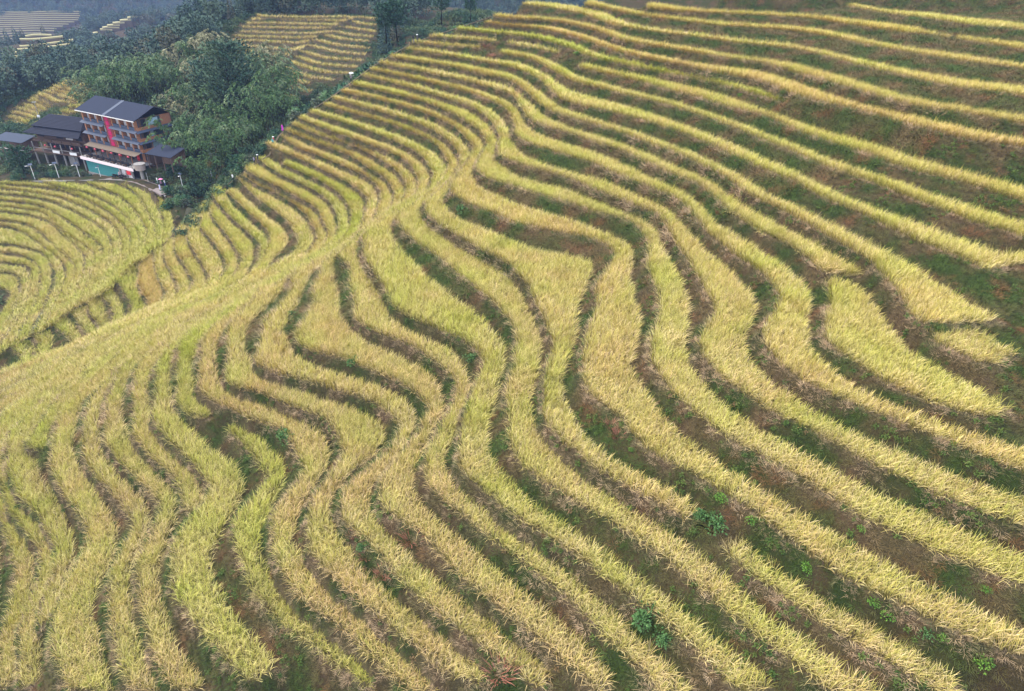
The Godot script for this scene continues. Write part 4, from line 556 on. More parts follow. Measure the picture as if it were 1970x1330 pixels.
func plant_rice():
	tufts.near = []; tufts.mid = []; tufts.far = []
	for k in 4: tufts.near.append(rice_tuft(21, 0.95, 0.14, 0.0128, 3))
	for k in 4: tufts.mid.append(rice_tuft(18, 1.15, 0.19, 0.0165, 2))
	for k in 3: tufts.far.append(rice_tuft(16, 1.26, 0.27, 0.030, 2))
	var total := 0
	for q in fields.size():
		var fd = fields[q]
		var poly: PackedVector2Array = fd.poly
		var mid := Vector2.ZERO; var near := 1e9
		for p in poly:
			mid += p; near = minf(near, Vector3(p.x, fd.y - CAM_Y, p.y).length())
		mid /= poly.size()
		var kinds := {"near": [], "mid": [], "far": []}; var tints := {"near": PackedColorArray(), "mid": PackedColorArray(), "far": PackedColorArray()}
		var zlo := 1e9; var zhi := -1e9
		for p in poly: zlo = minf(zlo, p.y); zhi = maxf(zhi, p.y)
		var step := 0.35 if near < 62 else (0.34 if near < 130 else (0.5 if near < 185 else 0.8))
		var look: Array = TONES.get(fd.id, [0.25, 0.2])
		var area := 0.0
		for k in poly.size(): area += poly[k].cross(poly[(k + 1) % poly.size()]) * 0.5
		var wide: float = absf(area) / maxf(1.0, run(fd.lip))
		var plots := Geometry2D.offset_polygon(poly, -0.06)
		for plot in plots:                                          # narrow tips and necks that the inset would lose are planted too
			for g in Geometry2D.offset_polygon(plot, 0.1): plots_grown.append(g)
		var rest := [poly]
		for g in plots_grown:
			var next := []
			for r in rest: next.append_array(Geometry2D.clip_polygons(r, g))
			rest = next
		plots_grown.clear()
		for r in rest:
			var ar := 0.0
			for k in r.size(): ar += r[k].cross(r[(k + 1) % r.size()]) * 0.5
			if absf(ar) > 0.6: plots.append_array(Geometry2D.offset_polygon(r, -0.06))
		var z := zlo + step * 0.5
		while z < zhi:
			var xs := PackedFloat32Array()
			for plot in plots: xs.append_array(rows(plot, z))
			xs.sort()
			for k in range(0, xs.size() - 1, 2):
				var x := xs[k] + step * rng.randf_range(0.1, 0.6)
				while x < xs[k + 1]:
					var p := Vector3(x + rng.randf_range(-0.3, 0.3) * step, fd.y, z + rng.randf_range(-0.45, 0.45) * step)
					x += step
					var d := seen(p)
					if d < 0: continue
					var lod := "near" if d < 58 else ("mid" if d < 110 else "far")
					if step < 0.3 and d > 66 and rng.randf() < 0.4: continue
					var green := clampf(look[0] + patchy.get_noise_2d(p.x * 2.0, p.z * 2.0) * 0.7 + fine.get_noise_2d(p.x * 0.4, p.z * 0.4) * 0.25 - 0.1, 0.0, 1.0)
					var tan_ := clampf(look[1] + patchy.get_noise_2d(p.x * 2.6 + 90.0, p.z * 2.6) * 0.8, 0.0, 1.0)
					var c := Color(1, 1, 1).lerp(Color(0.98, 0.86, 0.92), tan_).lerp(Color(0.80, 0.96, 0.52), green)
					c = c * rng.randf_range(0.74, 1.14)
					var b := Basis(Vector3.UP, rng.randf() * TAU)
					b = Basis(Vector3(rng.randf_range(-1, 1), 0, rng.randf_range(-1, 1)).normalized(), rng.randf_range(0, 0.16)) * b
					var lodged := clampf((patchy.get_noise_2d(p.x * 4.0 + 300.0, p.z * 4.0) - 0.22) * 1.6, 0.0, 0.32)
					if lodged > 0.05: b = Basis(Vector3(cos(q * 1.7), 0, sin(q * 1.7)), lodged) * b
					var s := rng.randf_range(0.86, 1.14)
					kinds[lod].append(Transform3D(b.scaled(Vector3(s, s * rng.randf_range(0.92, 1.08), s)), p)); tints[lod].append(c)
			z += step
		var here := {"near": 0, "mid": 0, "far": 0}
		if kinds.near.size() + kinds.mid.size() + kinds.far.size() == 0: continue
		var info: Array = NAMES[fd.id]
		var t := thing("rice_terrace", info[0], "rice terrace", Vector3.ZERO, 0.0, GROUPS[String(fd.id)[0]])
		for lod in kinds:
			if kinds[lod].size() == 0: continue
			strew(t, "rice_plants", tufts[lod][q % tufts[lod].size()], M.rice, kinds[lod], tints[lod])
			total += kinds[lod].size()
	print("rice tufts ", total)

# ---------------------------------------------------------------- banks between the terraces
func weed_tuft(n: int, h: float, r: float, w: float, lean: float) -> ArrayMesh:
	var st := SurfaceTool.new(); st.begin(Mesh.PRIMITIVE_TRIANGLES)
	for i in n:
		var a := rng.randf() * TAU; var q := sqrt(rng.randf()) * r
		var c := Color(0.9, 0.9, 0.9).lerp(Color(1.0, 0.95, 0.8), rng.randf())
		blade(st, Vector3(cos(a) * q, -0.04, sin(a) * q), a + rng.randf_range(-1.2, 1.2), h * rng.randf_range(0.5, 1.2), rng.randf_range(0.1, lean), rng.randf_range(0.2, 1.1), w, 2, c * 0.85, c)
	return st.commit()

func grow_banks():
	var kinds := []
	for k in 3: kinds.append(weed_tuft(22, 0.36, 0.2, 0.0095, 0.9))
	for k in 2: kinds.append(weed_tuft(18, 0.7, 0.36, 0.02, 0.7))
	kinds.append(shrub_shape(0.22, 0.22, 54, 0.12, Color(0.8, 0.9, 0.8), Color(1.15, 1.1, 0.95))[1])
	var where := [[], [], [], [], [], []]; var tint := []
	for k in 6: tint.append(PackedColorArray())
	var h: PackedFloat32Array = NG.h; var fx: PackedByteArray = NG.fix
	for j in range(2, NG.nz - 2):
		for i in range(2, NG.nx - 2):
			var k: int = j * NG.nx + i
			if fx[k] == 1: continue
			var x: float = NG.x + i * NG.c; var z: float = NG.z + j * NG.c
			var d := seen(Vector3(x, h[k], z), 0.18)
			if d < 0 or d > 175: continue
			if behind_ravine(x, z) > -1.0: continue
			var n := 4 if d < 60 else (3 if d < 95 else (2 if d < 130 else 1))
			var up: bool = fx[k] == 4 and (h[k - 2] < h[k] - 0.1 or h[k + 2] < h[k] - 0.1 or h[k - 2 * NG.nx] < h[k] - 0.1 or h[k + 2 * NG.nx] < h[k] - 0.1)
			var nrm := Vector3(h[k - 1] - h[k + 1], 2 * NG.c, h[k - NG.nx] - h[k + NG.nx]).normalized()
			for q in n:
				var px: float = x + rng.randf_range(-0.5, 0.5) * NG.c; var pz: float = z + rng.randf_range(-0.5, 0.5) * NG.c
				var n1 := patchy.get_noise_2d(px * 3.0, pz * 3.0); var n2 := patchy.get_noise_2d(px * 6.0 + 50.0, pz * 6.0)
				var wet := clampf(0.6 + n1 * 1.6 + green_bias(px, pz), 0.0, 1.0)
				var c := Color(0.15, 0.112, 0.055).lerp(Color(0.058, 0.095, 0.022), wet)
				if n2 > 0.22: c = c.lerp(Color(0.19, 0.09, 0.045), clampf((n2 - 0.22) * 3.0, 0, 0.8))
				if up: c = c.lerp(Color(0.41, 0.30, 0.20), clampf(0.25 + n2 * 1.6 + 0.45 * rng.randf(), 0.0, 0.9))
				c = c * rng.randf_range(0.55, 1.5)
				var kk := (q + i) % 3 if d < 75 else 3 + (i + j) % 2
				var s := rng.randf_range(0.6, 1.25)
				var y := height(NG, px, pz)
				var lean := Vector3.UP.lerp(nrm, 0.8).normalized()
				var b := Basis(Quaternion(Vector3.UP, lean)) * Basis(Vector3.UP, rng.randf() * TAU)
				where[kk].append(Transform3D(b.scaled(Vector3(s, s, s)), Vector3(px, y, pz))); tint[kk].append(c)
				if d < 120 and rng.randf() < clampf((patchy.get_noise_2d(px * 3.4 + 500.0, pz * 3.4) - 0.02) * 0.7, 0.012, 0.36):
					var w := rng.randf_range(0.4, 1.25)
					where[5].append(Transform3D(b.scaled(Vector3(w, w, w)), Vector3(px, y, pz)))
					tint[5].append(Color(0.05, 0.095, 0.022).lerp(Color(0.105, 0.15, 0.035), rng.randf()) if rng.randf() < 0.93 else Color(0.17, 0.11, 0.055))
	var total := 0
	for k in 6:
		if where[k].size(): strew(self, "bank_grass" if k < 5 else "bank_weeds", kinds[k], M.weed, where[k], tint[k])
		total += where[k].size()
	print("bank tufts ", total)

func grow_undergrowth():                                           # low cover on the valley sides round the grove and behind the ridge
	var shp: Array = [shrub_shape(0.9, 0.9, 130, 0.42, Color(0.75, 0.8, 0.75), Color(1.1, 1.05, 0.9))[1], shrub_shape(1.2, 1.4, 150, 0.45, Color(0.7, 0.8, 0.8), Color(1.05, 1.05, 1.0))[1]]
	var where := [[], []]; var tint := [PackedColorArray(), PackedColorArray()]
	var fx: PackedByteArray = FG.fix
	for j in range(2, FG.nz - 2, 2):
		for i in range(2, FG.nx - 2, 2):
			if fx[j * FG.nx + i] == 1 or fx[j * FG.nx + i] == 2 or fx[(j + 2) * FG.nx + i] == 2 or fx[(j - 2) * FG.nx + i] == 2: continue
			var x: float = FG.x + (i + rng.randf_range(-1, 1)) * FG.c; var z: float = FG.z + (j + rng.randf_range(-1, 1)) * FG.c
			if behind_ravine(x, z) < -12.0 or z < -300.0: continue
			var on_rice := fx[(j + 1) * FG.nx + i] == 1 or fx[(j - 1) * FG.nx + i] == 1 or fx[j * FG.nx + i + 1] == 1 or fx[j * FG.nx + i - 1] == 1
			var y := land(x, z)
			if seen(Vector3(x, y, z), 0.06) < 0: continue
			if Geometry2D.is_point_in_polygon(Vector2(x, z), yard): continue
			var n := patchy.get_noise_2d(x * 1.5, z * 1.5)
			var s := rng.randf_range(0.6, 1.2) * (0.35 if fx[j * FG.nx + i] == 0 else 1.0)
			if on_rice: s *= 0.6
			var c := Color(0.04, 0.085, 0.045).lerp(Color(0.10, 0.13, 0.055), clampf(0.4 + n * 1.5, 0, 1)) * rng.randf_range(0.75, 1.3)
			if fx[j * FG.nx + i] == 0: c = Color(0.22, 0.17, 0.10).lerp(Color(0.12, 0.14, 0.06), clampf(0.4 + n * 1.5, 0, 1))
			var k := (i / 2 + j / 2) % 2
			where[k].append(Transform3D(Basis(Vector3.UP, rng.randf() * TAU).scaled(Vector3(s, s * rng.randf_range(0.7, 1.2), s)), Vector3(x, y - 0.15, z))); tint[k].append(c)
	for k in 2: strew(self, "undergrowth", shp[k], M.leaf, where[k], tint[k])
	print("undergrowth ", where[0].size() + where[1].size())

var yard := PackedVector2Array([
		Vector2(-126.2, -178.7), Vector2(-101.7, -166.7), Vector2(-93.3, -185.9), Vector2(-114.2, -196.2), Vector2(-135.2, -200.6), Vector2(-149.6, -197.3), Vector2(-151.3, -191.0), Vector2(-122.1, -183.1)
	])
func green_bias(x: float, z: float) -> float:
	var g := 0.0
	g += 0.5 * exp(-Vector2(x - 4.0, z + 33.0).length_squared() / 220.0)
	g += 0.35 * exp(-Vector2(x + 22.0, z + 52.0).length_squared() / 260.0)
	g += 0.3 * exp(-Vector2(x - 30.0, z + 90.0).length_squared() / 300.0)
	g -= 0.35 * exp(-Vector2(x - 13.0, z + 55.0).length_squared() / 300.0)
	return g

# ---------------------------------------------------------------- far hills
var far_spots := [
		Vector3(-248.58, 2.14, -307.60), Vector3(-227.58, 4.75, -309.23), Vector3(-218.52, 10.06, -324.34), Vector3(-219.87, 9.47, -347.56), Vector3(-257.67, 1.93, -366.43), Vector3(-251.13, 1.65, -425.21), Vector3(-191.66, 13.59, -350.13), Vector3(-173.71, 16.31, -351.83), Vector3(-165.40, 20.21, -377.85), Vector3(-169.50, 24.61, -427.77), Vector3(-236.95, 10.73, -466.26), Vector3(-316.32, -11.89, -581.84), Vector3(-340.53, -13.33, -586.83), Vector3(-312.71, -7.42, -443.13), Vector3(-552.70, -43.20, -857.07), Vector3(-428.27, -17.53, -743.40), Vector3(-353.28, -6.31, -703.24), Vector3(-284.44, 2.21, -661.40), Vector3(-214.18, 16.45, -575.96), Vector3(-423.46, -14.22, -533.21), Vector3(-679.29, -25.97, -879.62), Vector3(-504.83, -10.20, -889.48), Vector3(-305.09, 4.62, -780.82), Vector3(-120.33, 27.90, -559.54), Vector3(-3.34, 29.59, -584.17), Vector3(-815.60, 13.45, -1022.18), Vector3(-696.14, 16.99, -1024.39), Vector3(-569.65, 20.74, -1026.73), Vector3(-372.09, 28.72, -972.76), Vector3(-169.98, 45.75, -806.52), Vector3(-5.32, 58.20, -696.39), Vector3(-379.57, -44.30, -556.75), Vector3(-452.74, -61.56, -666.38), Vector3(-427.72, -53.25, -693.91), Vector3(-468.58, -59.12, -644.32), Vector3(-329.91, -28.13, -537.02), Vector3(-301.92, -11.56, -518.79), Vector3(-299.09, -11.28, -543.80), Vector3(-286.88, -7.94, -472.64)
]
func far_land(x: float, z: float) -> float:
	var s := 0.0; var w := 0.0
	for p in far_spots:
		var d: float = (p.x - x) * (p.x - x) + (p.z - z) * (p.z - z) + 60.0
		var k := pow(d, -1.6); s += p.y * k; w += k
	return s / w

func build_far_hills():
	ledges = [{"label": "%s pale rice strip down the far terraced hillside in the haze", "group": "strips of the far terraced hillside", "deep": 1.9, "drop": 1.6, "tall": 0.75, "lines": [
		[Vector3(-640.82, -23.68, -889.17), Vector3(-613.62, -22.79, -884.77), Vector3(-589.24, -21.46, -881.12), Vector3(-568.06, -20.21, -884.26), Vector3(-538.02, -20.34, -891.26)],
		[Vector3(-638.49, -25.46, -884.71), Vector3(-611.36, -24.63, -880.28), Vector3(-587.07, -23.11, -876.75), Vector3(-565.97, -21.96, -879.83), Vector3(-536.55, -22.14, -886.67)],
		[Vector3(-636.16, -27.27, -880.25), Vector3(-609.12, -26.42, -875.82), Vector3(-584.90, -24.73, -872.40), Vector3(-563.88, -23.72, -875.38), Vector3(-535.08, -23.91, -882.11)],
		[Vector3(-633.82, -29.08, -875.77), Vector3(-606.87, -28.17, -871.39), Vector3(-582.74, -26.33, -868.06), Vector3(-561.79, -25.51, -870.93), Vector3(-534.10, -25.65, -877.44)],
		[Vector3(-631.49, -30.90, -871.29), Vector3(-604.62, -29.86, -866.99), Vector3(-580.57, -27.92, -863.72), Vector3(-559.70, -27.30, -866.47), Vector3(-533.11, -27.36, -872.80)],
		[Vector3(-629.15, -32.71, -866.82), Vector3(-602.38, -31.51, -862.62), Vector3(-578.41, -29.52, -859.38), Vector3(-557.60, -29.10, -862.00), Vector3(-535.08, -29.16, -867.39)],
		[Vector3(-626.82, -34.51, -862.36), Vector3(-600.14, -33.12, -858.27), Vector3(-576.24, -31.14, -855.03), Vector3(-555.51, -30.89, -857.54), Vector3(-538.96, -30.98, -861.50)],
		[Vector3(-624.49, -36.28, -857.91), Vector3(-597.90, -34.68, -853.95), Vector3(-574.08, -32.76, -850.67), Vector3(-553.42, -32.66, -853.09), Vector3(-542.77, -32.75, -855.64)],
		[Vector3(-622.15, -38.21, -853.36), Vector3(-595.65, -36.41, -849.53), Vector3(-571.90, -34.59, -846.19), Vector3(-551.32, -34.60, -848.54), Vector3(-547.47, -34.64, -849.46)],
		[Vector3(-619.81, -40.09, -848.85), Vector3(-593.41, -38.12, -845.13), Vector3(-569.73, -36.44, -841.69), Vector3(-549.22, -36.49, -844.02), Vector3(-546.83, -36.51, -844.60)],
		[Vector3(-617.47, -42.11, -844.24), Vector3(-596.15, -40.44, -841.28), Vector3(-558.52, -38.35, -836.69)],
		[Vector3(-615.12, -44.26, -839.56), Vector3(-593.87, -42.49, -836.66), Vector3(-581.44, -41.51, -834.91)],
		[Vector3(-612.77, -46.55, -834.78), Vector3(-591.59, -44.72, -831.92), Vector3(-586.63, -44.32, -831.23)]]},
	{"label": "%s rice strip down the tiers ringing the round knoll in the far valley", "group": "rice strips of the far knoll", "deep": 4.0, "drop": 1.8, "tall": 0.80, "lines": [
		[Vector3(-337.66, 8.31, -488.19), Vector3(-332.68, 9.02, -489.82), Vector3(-326.93, 9.30, -489.99), Vector3(-319.81, 9.38, -488.86)],
		[Vector3(-337.64, 7.22, -481.61), Vector3(-331.33, 7.41, -481.73), Vector3(-323.13, 7.97, -482.08), Vector3(-315.59, 8.84, -482.63), Vector3(-308.67, 9.69, -483.16)],
		[Vector3(-334.45, 3.79, -474.75), Vector3(-322.70, 4.89, -476.62), Vector3(-310.92, 6.58, -478.86), Vector3(-300.97, 8.07, -480.97)],
		[Vector3(-335.21, 2.37, -470.33), Vector3(-323.55, 3.35, -472.12), Vector3(-311.85, 4.61, -474.08), Vector3(-299.48, 6.36, -476.36)],
		[Vector3(-334.10, 1.29, -466.12), Vector3(-321.28, 2.14, -467.83), Vector3(-311.51, 2.96, -469.52), Vector3(-295.52, 5.23, -472.12)],
		[Vector3(-331.72, -0.15, -461.68), Vector3(-322.07, 0.60, -463.33), Vector3(-308.07, 1.80, -465.26)],
		[Vector3(-330.76, -0.93, -458.83), Vector3(-322.84, -0.44, -459.14), Vector3(-307.13, 1.06, -461.25)],
		[Vector3(-329.16, -2.10, -455.74), Vector3(-321.29, -1.35, -456.21), Vector3(-301.97, -0.54, -457.90)]]},
	{"label": "%s pale paddy down the far staircase climbing the wooded ridge", "group": "paddies of the far staircase", "deep": 7.0, "drop": 2.2, "tall": 0.90, "lines": [
		[Vector3(-334.27, 6.53, -616.79), Vector3(-329.93, 7.20, -617.21), Vector3(-325.18, 7.81, -617.59)],
		[Vector3(-340.54, 4.46, -615.49), Vector3(-335.40, 5.02, -615.84), Vector3(-330.65, 5.43, -616.10)],
		[Vector3(-346.42, 2.47, -614.25), Vector3(-341.67, 2.94, -614.55), Vector3(-336.52, 3.23, -614.73)],
		[Vector3(-351.10, 0.51, -613.03), Vector3(-345.57, 1.14, -613.42), Vector3(-340.41, 1.36, -613.56)],
		[Vector3(-355.01, -1.16, -611.99), Vector3(-350.27, -0.55, -612.37), Vector3(-340.73, -0.53, -612.38)],
		[Vector3(-356.94, -2.56, -611.11), Vector3(-353.37, -2.26, -611.30), Vector3(-346.62, -2.32, -611.26)],
		[Vector3(-362.78, -5.43, -609.31), Vector3(-360.81, -5.04, -609.56), Vector3(-358.82, -4.98, -609.60)],
		[Vector3(-365.10, -6.85, -608.43), Vector3(-361.94, -6.55, -608.61), Vector3(-359.16, -6.33, -608.75)],
		[Vector3(-369.79, -8.67, -607.29), Vector3(-366.64, -8.04, -607.69), Vector3(-300.11, 7.89, -499.72)]]}]
	bare = [PackedVector2Array([Vector2(-408, -531), Vector2(-322, -532), Vector2(-535, -886), Vector2(-678, -883)]), PackedVector2Array([Vector2(-302, -411), Vector2(-258, -413), Vector2(-314, -504), Vector2(-369, -502)]), PackedVector2Array([Vector2(-333, -546), Vector2(-294, -553), Vector2(-337, -635), Vector2(-383, -627)]), PackedVector2Array([Vector2(-105, -247), Vector2(-105, -243), Vector2(-104, -238), Vector2(-72, -201), Vector2(-65, -195), Vector2(-64, -196), Vector2(-61, -199), Vector2(-49, -215), Vector2(-48, -235), Vector2(-48, -258), Vector2(-50, -265), Vector2(-54, -286), Vector2(-60, -290), Vector2(-62, -291), Vector2(-63, -291), Vector2(-101, -277), Vector2(-103, -275), Vector2(-105, -264)]), PackedVector2Array([Vector2(-182, -242), Vector2(-182, -239), Vector2(-179, -230), Vector2(-154, -211), Vector2(-147, -211), Vector2(-144, -211), Vector2(-140, -212), Vector2(-135, -213), Vector2(-133, -214), Vector2(-146, -242), Vector2(-148, -244), Vector2(-157, -250), Vector2(-164, -250), Vector2(-179, -250)])]
	for L in ledges:
		for line in L.lines:
			for p in line:
				var away := Vector3(p.x, 0, p.z).normalized()
				far_spots.append(p - Vector3(0, L.drop + 2.0, 0) + away * L.deep * 0.6)
	var G := grid(-1100.0, -1080.0, 10.0, 135, 80)
	var h: PackedFloat32Array = G.h; var fx: PackedByteArray = G.fix
	for j in G.nz:
		for i in G.nx:
			var x: float = G.x + i * G.c; var z: float = G.z + j * G.c
			h[j * G.nx + i] = far_land(x, z); fx[j * G.nx + i] = 0
	G.h = h; G.fix = fx
	var o := part("far_hills", sheet(G, func(x, z): return z < -318.0 or x < -198.0 or x > 2.0 and z < -230.0), M.soil); o.set_meta("kind", "structure")
	# the tea-dark woods of the far valley: one mass of trees
	var trees := [crown_tree(4.5, 9.0, 380, 0.6, false), crown_tree(4.0, 11.0, 380, 0.6, false), crown_tree(2.3, 12.0, 320, 0.55, true)]
	var where := [[], [], []]; var tint := [PackedColorArray(), PackedColorArray(), PackedColorArray()]
	var n := 0
	while n < 18000:
		n += 1
		var x := rng.randf_range(-960.0, 80.0); var z := -lerpf(232.0, 1075.0, pow(rng.randf(), 1.1))
		var y := far_land(x, z) if z < -318.0 or x < -198.0 else height(FG, x, z)
		if x > -40.0 and z > -330.0: continue
		var d := seen(Vector3(x, y, z), 0.05)
		if d < 0: continue
		var far_field := false
		for q in bare:
			if Geometry2D.is_point_in_polygon(Vector2(x, z), q): far_field = true
		if far_field: continue
		var k := 2 if patchy.get_noise_2d(x * 0.25, z * 0.25) > 0.12 and rng.randf() < 0.75 else rng.randi() % 2
		var s := rng.randf_range(0.7, 1.35)
		var c := Color(0.040, 0.080, 0.066).lerp(Color(0.075, 0.115, 0.075), rng.randf())
		if rng.randf() < 0.12: c = Color(0.09, 0.095, 0.06)
		where[k].append(Transform3D(Basis(Vector3.UP, rng.randf() * TAU).scaled(Vector3(s, s, s)), Vector3(x, y - 0.3, z))); tint[k].append(c)
	for k in 3:
		if where[k].size(): strew(self, "far_forest", trees[k], M.leaf, where[k], tint[k])
	# terraces far across the valley
	for L in ledges:
		var lines: Array = L.lines
		for i in lines.size():
			var t := thing("far_rice_terrace", L.label % COUNT[i], "rice terrace", Vector3.ZERO, 0.0, L.group)
			part("rice", ledge(lines[i], L.deep, L.tall, 0.0), M.far_rice, t)
			part("bank", ledge(lines[i], L.deep + 0.8, L.drop + 4.0, -L.drop - 4.0, 0.35), M.far_bank, t)

var COUNT := "topmost second third fourth fifth sixth seventh eighth ninth tenth eleventh twelfth thirteenth fourteenth fifteenth sixteenth seventeenth eighteenth nineteenth twentieth twenty-first".split(" ")
var bare := []
var ledges := []
func ledge(line: Array, deep: float, tall: float, lift: float, out := 0.0) -> ArrayMesh:     # a raised strip along a level line, its back away from the viewer
	var st := SurfaceTool.new(); st.begin(Mesh.PRIMITIVE_TRIANGLES)
	for i in line.size() - 1:
		var a: Vector3 = line[i]; var b: Vector3 = line[i + 1]
		var back := Vector3(a.x + b.x, 0, a.z + b.z).normalized() * deep
		var o := back.normalized() * -out
		var a0 := a + Vector3.UP * lift + o; var b0 := b + Vector3.UP * lift + o
		var u := Vector3.UP * tall
		quad(st, a0, a0 + u, b0 + u, b0); quad(st, a0 + u, a0 + u + back, b0 + u + back, b0 + u)
		quad(st, b0 + back, b0 + back + u, a0 + back + u, a0 + back)
		if i == 0: quad(st, a0 + back, a0 + back + u, a0 + u, a0)
		if i == line.size() - 2: quad(st, b0, b0 + u, b0 + u + back, b0 + back)
	return st.commit()

# ---------------------------------------------------------------- trees and shrubs
func leaf_quad(st: SurfaceTool, p: Vector3, out: Vector3, size: float, c: Color, narrow := 0.6):
	var a := (out + Vector3(rng.randf_range(-0.6, 0.6), rng.randf_range(-0.5, 0.3), rng.randf_range(-0.6, 0.6))).normalized()
	var s := a.cross(Vector3(rng.randf_range(-1, 1), rng.randf_range(-1, 1), rng.randf_range(-1, 1))).normalized()
	var n := a.cross(s)
	if n.dot(out + Vector3.UP * 0.8) < 0: n = -n
	n = (n + (out + Vector3.UP).normalized() * 0.35).normalized()
	var w := s * size * narrow * 0.5
	var v := [p - w * 0.3, p + a * size * 0.5 + w, p + a * size, p + a * size * 0.5 - w]
	var order := [0, 1, 2, 0, 2, 3]
	if (v[2] - v[0]).cross(v[1] - v[0]).dot(n) < 0: order = [0, 2, 1, 0, 3, 2]
	for q in order: st.set_color(c); st.set_normal(n); st.add_vertex(v[q])

func crown_tree(r: float, tall: float, n: int, leaf: float, spire: bool) -> ArrayMesh:       # a whole small tree, for the far woods
	var st := SurfaceTool.new(); st.begin(Mesh.PRIMITIVE_TRIANGLES)
	var lumps := []
	for k in 9: lumps.append([Vector3(rng.randf_range(-1, 1) * r * 0.6, tall * rng.randf_range(0.4, 0.85), rng.randf_range(-1, 1) * r * 0.6), r * rng.randf_range(0.35, 0.6)])
	for i in n * 2:
		var p: Vector3; var out: Vector3
		if spire:
			var t := sqrt(rng.randf()); var a := rng.randf() * TAU
			p = Vector3(cos(a), 0, sin(a)) * r * t * rng.randf_range(0.4, 1.0) + Vector3.UP * tall * (1.0 - t * 0.9); out = Vector3(cos(a), 0.1, sin(a))
		else:
			var l = lumps[i % 9]; out = Vector3(rng.randf_range(-1, 1), rng.randf_range(-0.7, 1), rng.randf_range(-1, 1)).normalized()
			p = l[0] + out * l[1] * rng.randf_range(0.75, 1.05)
		leaf_quad(st, p, out, leaf * rng.randf_range(0.7, 1.3), Color.WHITE * rng.randf_range(0.75, 1.25), 0.9)
	return st.commit()

func bamboo_shape(tall: float, hue: int) -> Array:
	var culm := SurfaceTool.new(); culm.begin(Mesh.PRIMITIVE_TRIANGLES)
	var st := SurfaceTool.new(); st.begin(Mesh.PRIMITIVE_TRIANGLES)
	for s in 3:
		var a0 := TAU * s / 3.0 + rng.randf(); var o := Vector3(cos(a0), 0, sin(a0)); var base := o * rng.randf_range(0.2, 0.8)
		var reach := rng.randf_range(1.6, 3.4); var hh := tall * rng.randf_range(0.82, 1.05); var line := []
		for k in 9:
			var t := k / 8.0
			line.append(base + Vector3.UP * hh * (t - 0.10 * t * t * t) + o * reach * t * t * (0.6 + 0.5 * t))
		tube(culm, line, 0.085, 0.02, 5)
		var top: Vector3 = line[8]; var drop := [top]                                          # the tip hangs over
		for k in 4: drop.append(top + o * (0.45 * (k + 1)) + Vector3.DOWN * (0.12 * (k + 1) * (k + 1)))
		tube(culm, drop, 0.02, 0.008, 4)
		for q in 66:
			var t := 0.34 + 0.66 * pow(float(q) / 65.0, 0.42); var p: Vector3
			var ii := clampf(t * 8.0, 0.0, 7.99); p = line[int(ii)].lerp(line[int(ii) + 1], ii - int(ii))
			if q > 46: p = drop[(q - 47) % 5]
			var a := rng.randf() * TAU; var d := (Vector3(cos(a), 0.25, sin(a)) + o * 0.75).normalized(); var len := rng.randf_range(0.9, 2.0) * (1.3 - 0.6 * t)
			var lit := rng.randf_range(0.75, 1.2)
			var c: Color
			if hue == 0: c = Color(0.058, 0.12, 0.045).lerp(Color(0.12, 0.19, 0.07), rng.randf())
			elif hue == 1: c = Color(0.085, 0.155, 0.075).lerp(Color(0.20, 0.245, 0.12), rng.randf())
			else: c = Color(0.21, 0.215, 0.115).lerp(Color(0.34, 0.31, 0.18), rng.randf())
			for m in 9:
				var u := (m + 1) / 9.0
				var lp := p + d * len * u + Vector3.DOWN * len * 0.55 * u * u
				leaf_quad(st, lp, (d + Vector3.DOWN * (0.3 + u)).normalized(), rng.randf_range(0.4, 0.75), c * lit * rng.randf_range(0.8, 1.2), 0.34)
	return [culm.commit(), st.commit()]

func shrub_shape(r: float, tall: float, n: int, leaf: float, dark: Color, pale: Color) -> Array:
	var st := SurfaceTool.new(); st.begin(Mesh.PRIMITIVE_TRIANGLES); var tw := SurfaceTool.new(); tw.begin(Mesh.PRIMITIVE_TRIANGLES)
	for k in 9:
		var a := rng.randf() * TAU; var c := Vector3(cos(a) * r * rng.randf_range(0.1, 0.65), tall * rng.randf_range(0.35, 0.8), sin(a) * r * rng.randf_range(0.1, 0.65)); var rr := r * rng.randf_range(0.3, 0.55)
		tube(tw, [Vector3(0, -0.1, 0), Vector3(c.x * 0.4, c.y * 0.6, c.z * 0.4), c], 0.04 * r, 0.015 * r, 4)
		var tone := dark.lerp(pale, rng.randf())
		for i in n / 9:
			var out := Vector3(rng.randf_range(-1, 1), rng.randf_range(-0.6, 1), rng.randf_range(-1, 1)).normalized()
			leaf_quad(st, c + out * rr * rng.randf_range(0.6, 1.1), out, leaf * rng.randf_range(0.6, 1.3), tone * rng.randf_range(0.7, 1.3), 0.55)
	return [tw.commit(), st.commit()]

